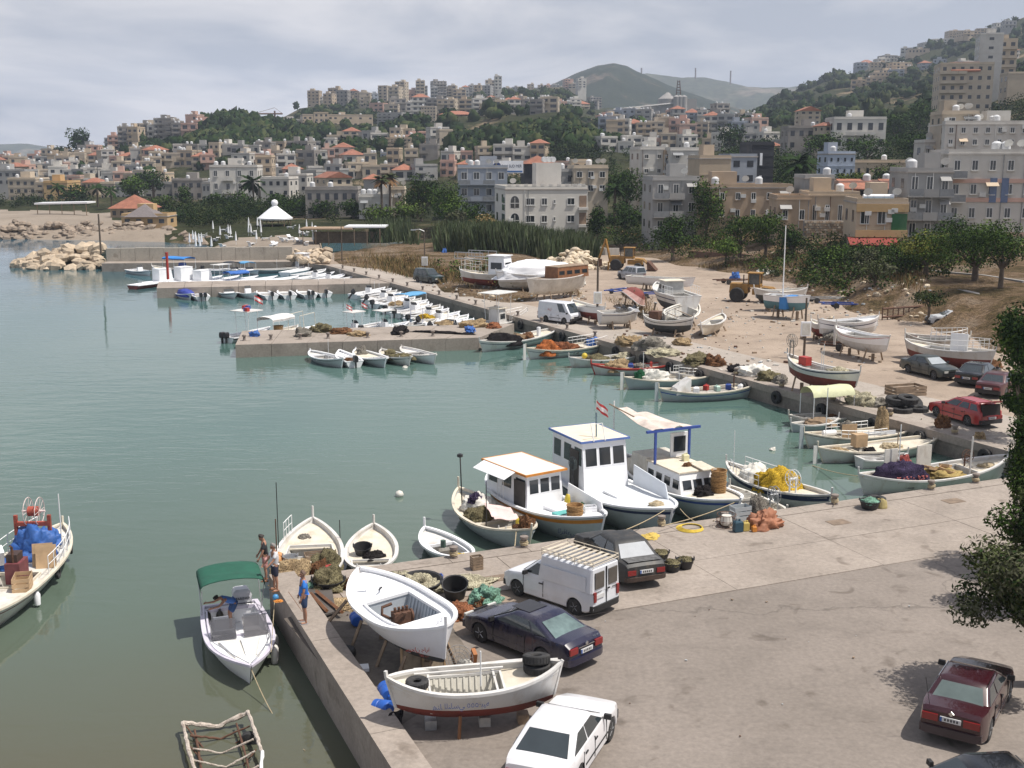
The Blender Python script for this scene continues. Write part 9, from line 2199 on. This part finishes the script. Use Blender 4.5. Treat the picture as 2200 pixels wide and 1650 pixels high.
# ---- rocks
def rock_meshes(m,n=6,seed=0):
 out=[]
 for k in range(n):
  mb=MB();rows=[]
  for i in range(5):
   ph=-math.pi/2+math.pi*i/4;r=max(.05,math.cos(ph))
   rows.append([Vector((math.cos(a)*r,math.sin(a)*r,math.sin(ph)*.75))*(1+.38*noise.noise(Vector((math.cos(a)*r*1.3+k*5+seed,math.sin(a)*r*1.3,math.sin(ph)*1.3)))) for a in [q*math.pi/3.5 for q in range(7)]])
  mb.loft(rows,True,True);me=bpy.data.meshes.new('rock');me.from_pydata(mb.v,[],mb.f);me.materials.append(m);me.update();out.append(me)
 return out
pale_rock=M('pale limestone',(.42,.34,.25),.9,.25,.8,.6,5,objrand=.22);grey_rock=M('grey brown rock',(.25,.20,.155),.9,.3,.8,.6,5,objrand=.25);chalk=M('chalky rubble',(.52,.44,.33),.9,.2,.8,.6,5,objrand=.18)
def rocks(name,label,cat,meshes,spots,parent_loc):
 t=thing(name,label,cat,parent_loc)
 for (p,s,q) in spots:
  o=bpy.data.objects.new('rock',BR.choice(meshes));col.objects.link(o);o.parent=t;o.location=p-Vector(parent_loc);o.scale=(s*BR.uniform(.8,1.3),s*BR.uniform(.8,1.2),s*BR.uniform(.65,1.0));o.rotation_euler=(BR.uniform(-.5,.5),BR.uniform(-.5,.5),BR.uniform(0,6.28))
 return t
rm=rock_meshes(pale_rock);sp=[]
for i in range(150):
 f=BR.random();w=math.sin(min(1,f*1.3+.1)*math.pi/2);p=G(20+200*f,577,WATER);hh=3.4*min(1,f*1.8+.12)
 dy=BR.uniform(-1,1);z=WATER+hh*(1-abs(dy))*BR.uniform(.55,1.0);sp.append((Vector((p.x,p.y+3.0+dy*5.5*w,max(WATER,z))),BR.uniform(.75,1.35),0))
rocks('rock_breakwater','pale boulder breakwater head at the end of the mole','breakwater',rm,sp,tuple(G(120,575,WATER)))
rg_=rock_meshes(grey_rock,6,3);sp=[]
for i in range(210):
 f=BR.random();px=-60+500*f;y0=np.interp(px,[-60,330,440],[514,515,527]);p=G(px,y0,WATER);d=BR.random();hmax=np.interp(px,[-60,300,360,440],[3.0,2.8,1.6,.5]);sp.append((Vector((p.x,p.y+d*7,WATER+hmax*d*BR.uniform(.7,1.1))),BR.uniform(.6,1.2),0))
rocks('shore_rocks','long line of brown boulders below the far beach','rocks',rg_,sp,tuple(G(200,512,WATER)))
sp=[(lambda p,d: Vector((p.x,p.y,.15+d)))(G(BR.uniform(622,705),BR.uniform(548,568),0),BR.uniform(0,.8)) for _ in range(60)]
rocks('corner_rocks','tan rocks at the root of the mole','rocks',rm,[(p,BR.uniform(.4,.9),0) for p in sp],tuple(G(660,560)))
rc=rock_meshes(chalk,6,6);sp=[]
for i in range(130):
 px=BR.gauss(1235,36);d=BR.uniform(-1,1);p=G(px,574,0);hm=2.6*math.exp(-((px-1235)/48) ** 2)+.3;sp.append((Vector((p.x,p.y+d*4,max(.1,hm*(1-abs(d))*BR.uniform(.5,1)))),BR.uniform(.3,.75),0))
rocks('rubble_heap','cream rubble heap behind the wrapped boats','rubble',rc,sp,tuple(G(1235,574)));sp=[]
for i in range(70):
 k=BR.random()
 if k<.4: p=G(BR.uniform(1020,1250),BR.uniform(605,645))
 elif k<.6: p=G(BR.uniform(1640,1760),BR.uniform(575,600))
 else: p=G(BR.uniform(1780,2000),BR.uniform(600,690))
 p.z=max(0,ground_z(p.x,p.y))+.05;sp.append((p,BR.uniform(.12,.4),0))
rocks('bank_stones','scattered pale stones and rubble on the yard banks','stones',rc,sp,tuple(G(1500,620)))
# ---- garden walls and bank structures
def wallrun(name,label,pts,h,m,Y=None,th=.35,cat='wall',seg=6):
 t=thing(name,label,cat,pts[0])
 for a,b in zip(pts[:-1],pts[1:]):
  for i in range(seg):
   p,q=Vector(a).lerp(Vector(b),i/seg),Vector(a).lerp(Vector(b),(i+.995)/seg);d=(q-p).normalized();n=Vector((-d.y,d.x,0))*th/2
   o=Vector(pts[0]);MB().hexa([p+n-o-Vector((0,0,1)),p-n-o-Vector((0,0,1)),q-n-o-Vector((0,0,1)),q+n-o-Vector((0,0,1)),p+n-o+Vector((0,0,h)),p-n-o+Vector((0,0,h)),q-n-o+Vector((0,0,h)),q+n-o+Vector((0,0,h))][::1]).build('wall_panel',m,t)
 return t
brownwall=M('brown garden wall render',(.20,.12,.085),.9,.2,.6,.1,5,stain=(.12,.09,.07),stain_amt=.6)
wallrun('garden_wall','long brown garden wall at the back of the yard',[G(1480,562),G(1600,570),G(1765,598)],1.6,brownwall)
wallrun('retaining_wall','stained grey retaining wall under the street trees',[G(1965,662),G(2040,668),G(2120,690)],2.4,WL['concrete'],th=.6)
wallrun('kerb_wall','pale low road wall by the street trees',[AT(2000,590,130),AT(2110,600,124),AT(2200,614,116)],.5,WL['grey'])
wallrun('lane_wall','white lane wall right of the white square building',[G(1262,540),G(1300,548),G(1330,548)],1.1,WL['white'])
tr=thing('timber_slipway','long rusty slipway frame lying below the retaining wall','slipway',G(1890,690))
a,b=G(1895,688),G(2040,678);o=G(1890,690)
for z in (.3,1.1): MB().tube([a-o+Vector((0,0,z)),b-o+Vector((0,0,z))],.1,4).build('rail',rust_iron,tr)
for k in range(14): p=a.lerp(b,k/13)-o;MB().tube([p+Vector((0,0,0)),p+Vector((0,0,1.2))],.06,4).build('strut',rust_iron,tr)
def trailer(label,px,py,rz,L=4.0,m=rust_iron):
 t=thing('boat_trailer',label,'trailer',G(px,py),rz)
 for y in (-.7,.7): MB().box((0,y,.5),(L,.1,.12)).build('side_beam',m,t)
 for x in (-.4,0,.4): MB().box((x*L,0,.5),(.1,1.3,.1)).build('cross_beam',m,t)
 MB().tube([(L/2,.7,.5),(L/2+1.4,0,.5),(L/2,-.7,.5)],.05,4).build('drawbar',m,t)
 for y in (-.85,.85): MB().lathe([(.14,-.08),(.3,-.08),(.3,.08),(.14,.08)],14,(-.3,y,.3),axis='y').build('wheel',rubber,t,40)
for k,(px,py,rz,lab) in enumerate(((1565,610,.2,'rusty boat trailer right of the racing hull'),(1755,650,.1,'low boat trailer behind the lamp post'),(1800,662,-.1,'bent boat trailer by the weeds'),(1812,752,-.3,'trailer under the covered gear load'),(1330,632,.8,'blue anchor trailer below the overturned hull'),(1385,640,.4,'rusty trailer frame beside the overturned hull'),(1690,640,.2,'launching trolley beside the sloop'))): trailer(lab,px,py,rz,3.6,(rust_iron,steel,blue_paint)[k % 3] if k!=4 else blue_paint)
LR=random.Random(3)
mb=MB()
for k in range(900):       # litter, scraps and pebbles too small to pick apart
 q=LR.random()
 if q<.35: p=G(LR.uniform(900,1260),LR.uniform(600,650))
 elif q<.6: p=G(LR.uniform(1560,2000),LR.uniform(590,700))
 elif q<.96: p=G(LR.uniform(1300,1900),LR.uniform(640,800))
 else: p=G(LR.uniform(700,2000),LR.uniform(1230,1600))
 if not in_land(p.x,p.y,.5): continue
 s=LR.uniform(.04,.24) if p.y>60 else LR.uniform(.015,.05);z=max(0,ground_z(p.x,p.y)) if p.y>60 else .03
 mb.box((p.x,p.y,z+s*.3),(s*LR.uniform(.6,2),s,s*.6),LR.choice((0,0,1,2,3)) if p.y>60 else LR.choice((1,3,3,2)),LR.uniform(0,3))
lt=mb.build('litter',[dirty_white,wood,grey_hull,rust_iron]);lt['kind']='stuff';tag(lt,'small scraps and litter strewn over the yard','litter')
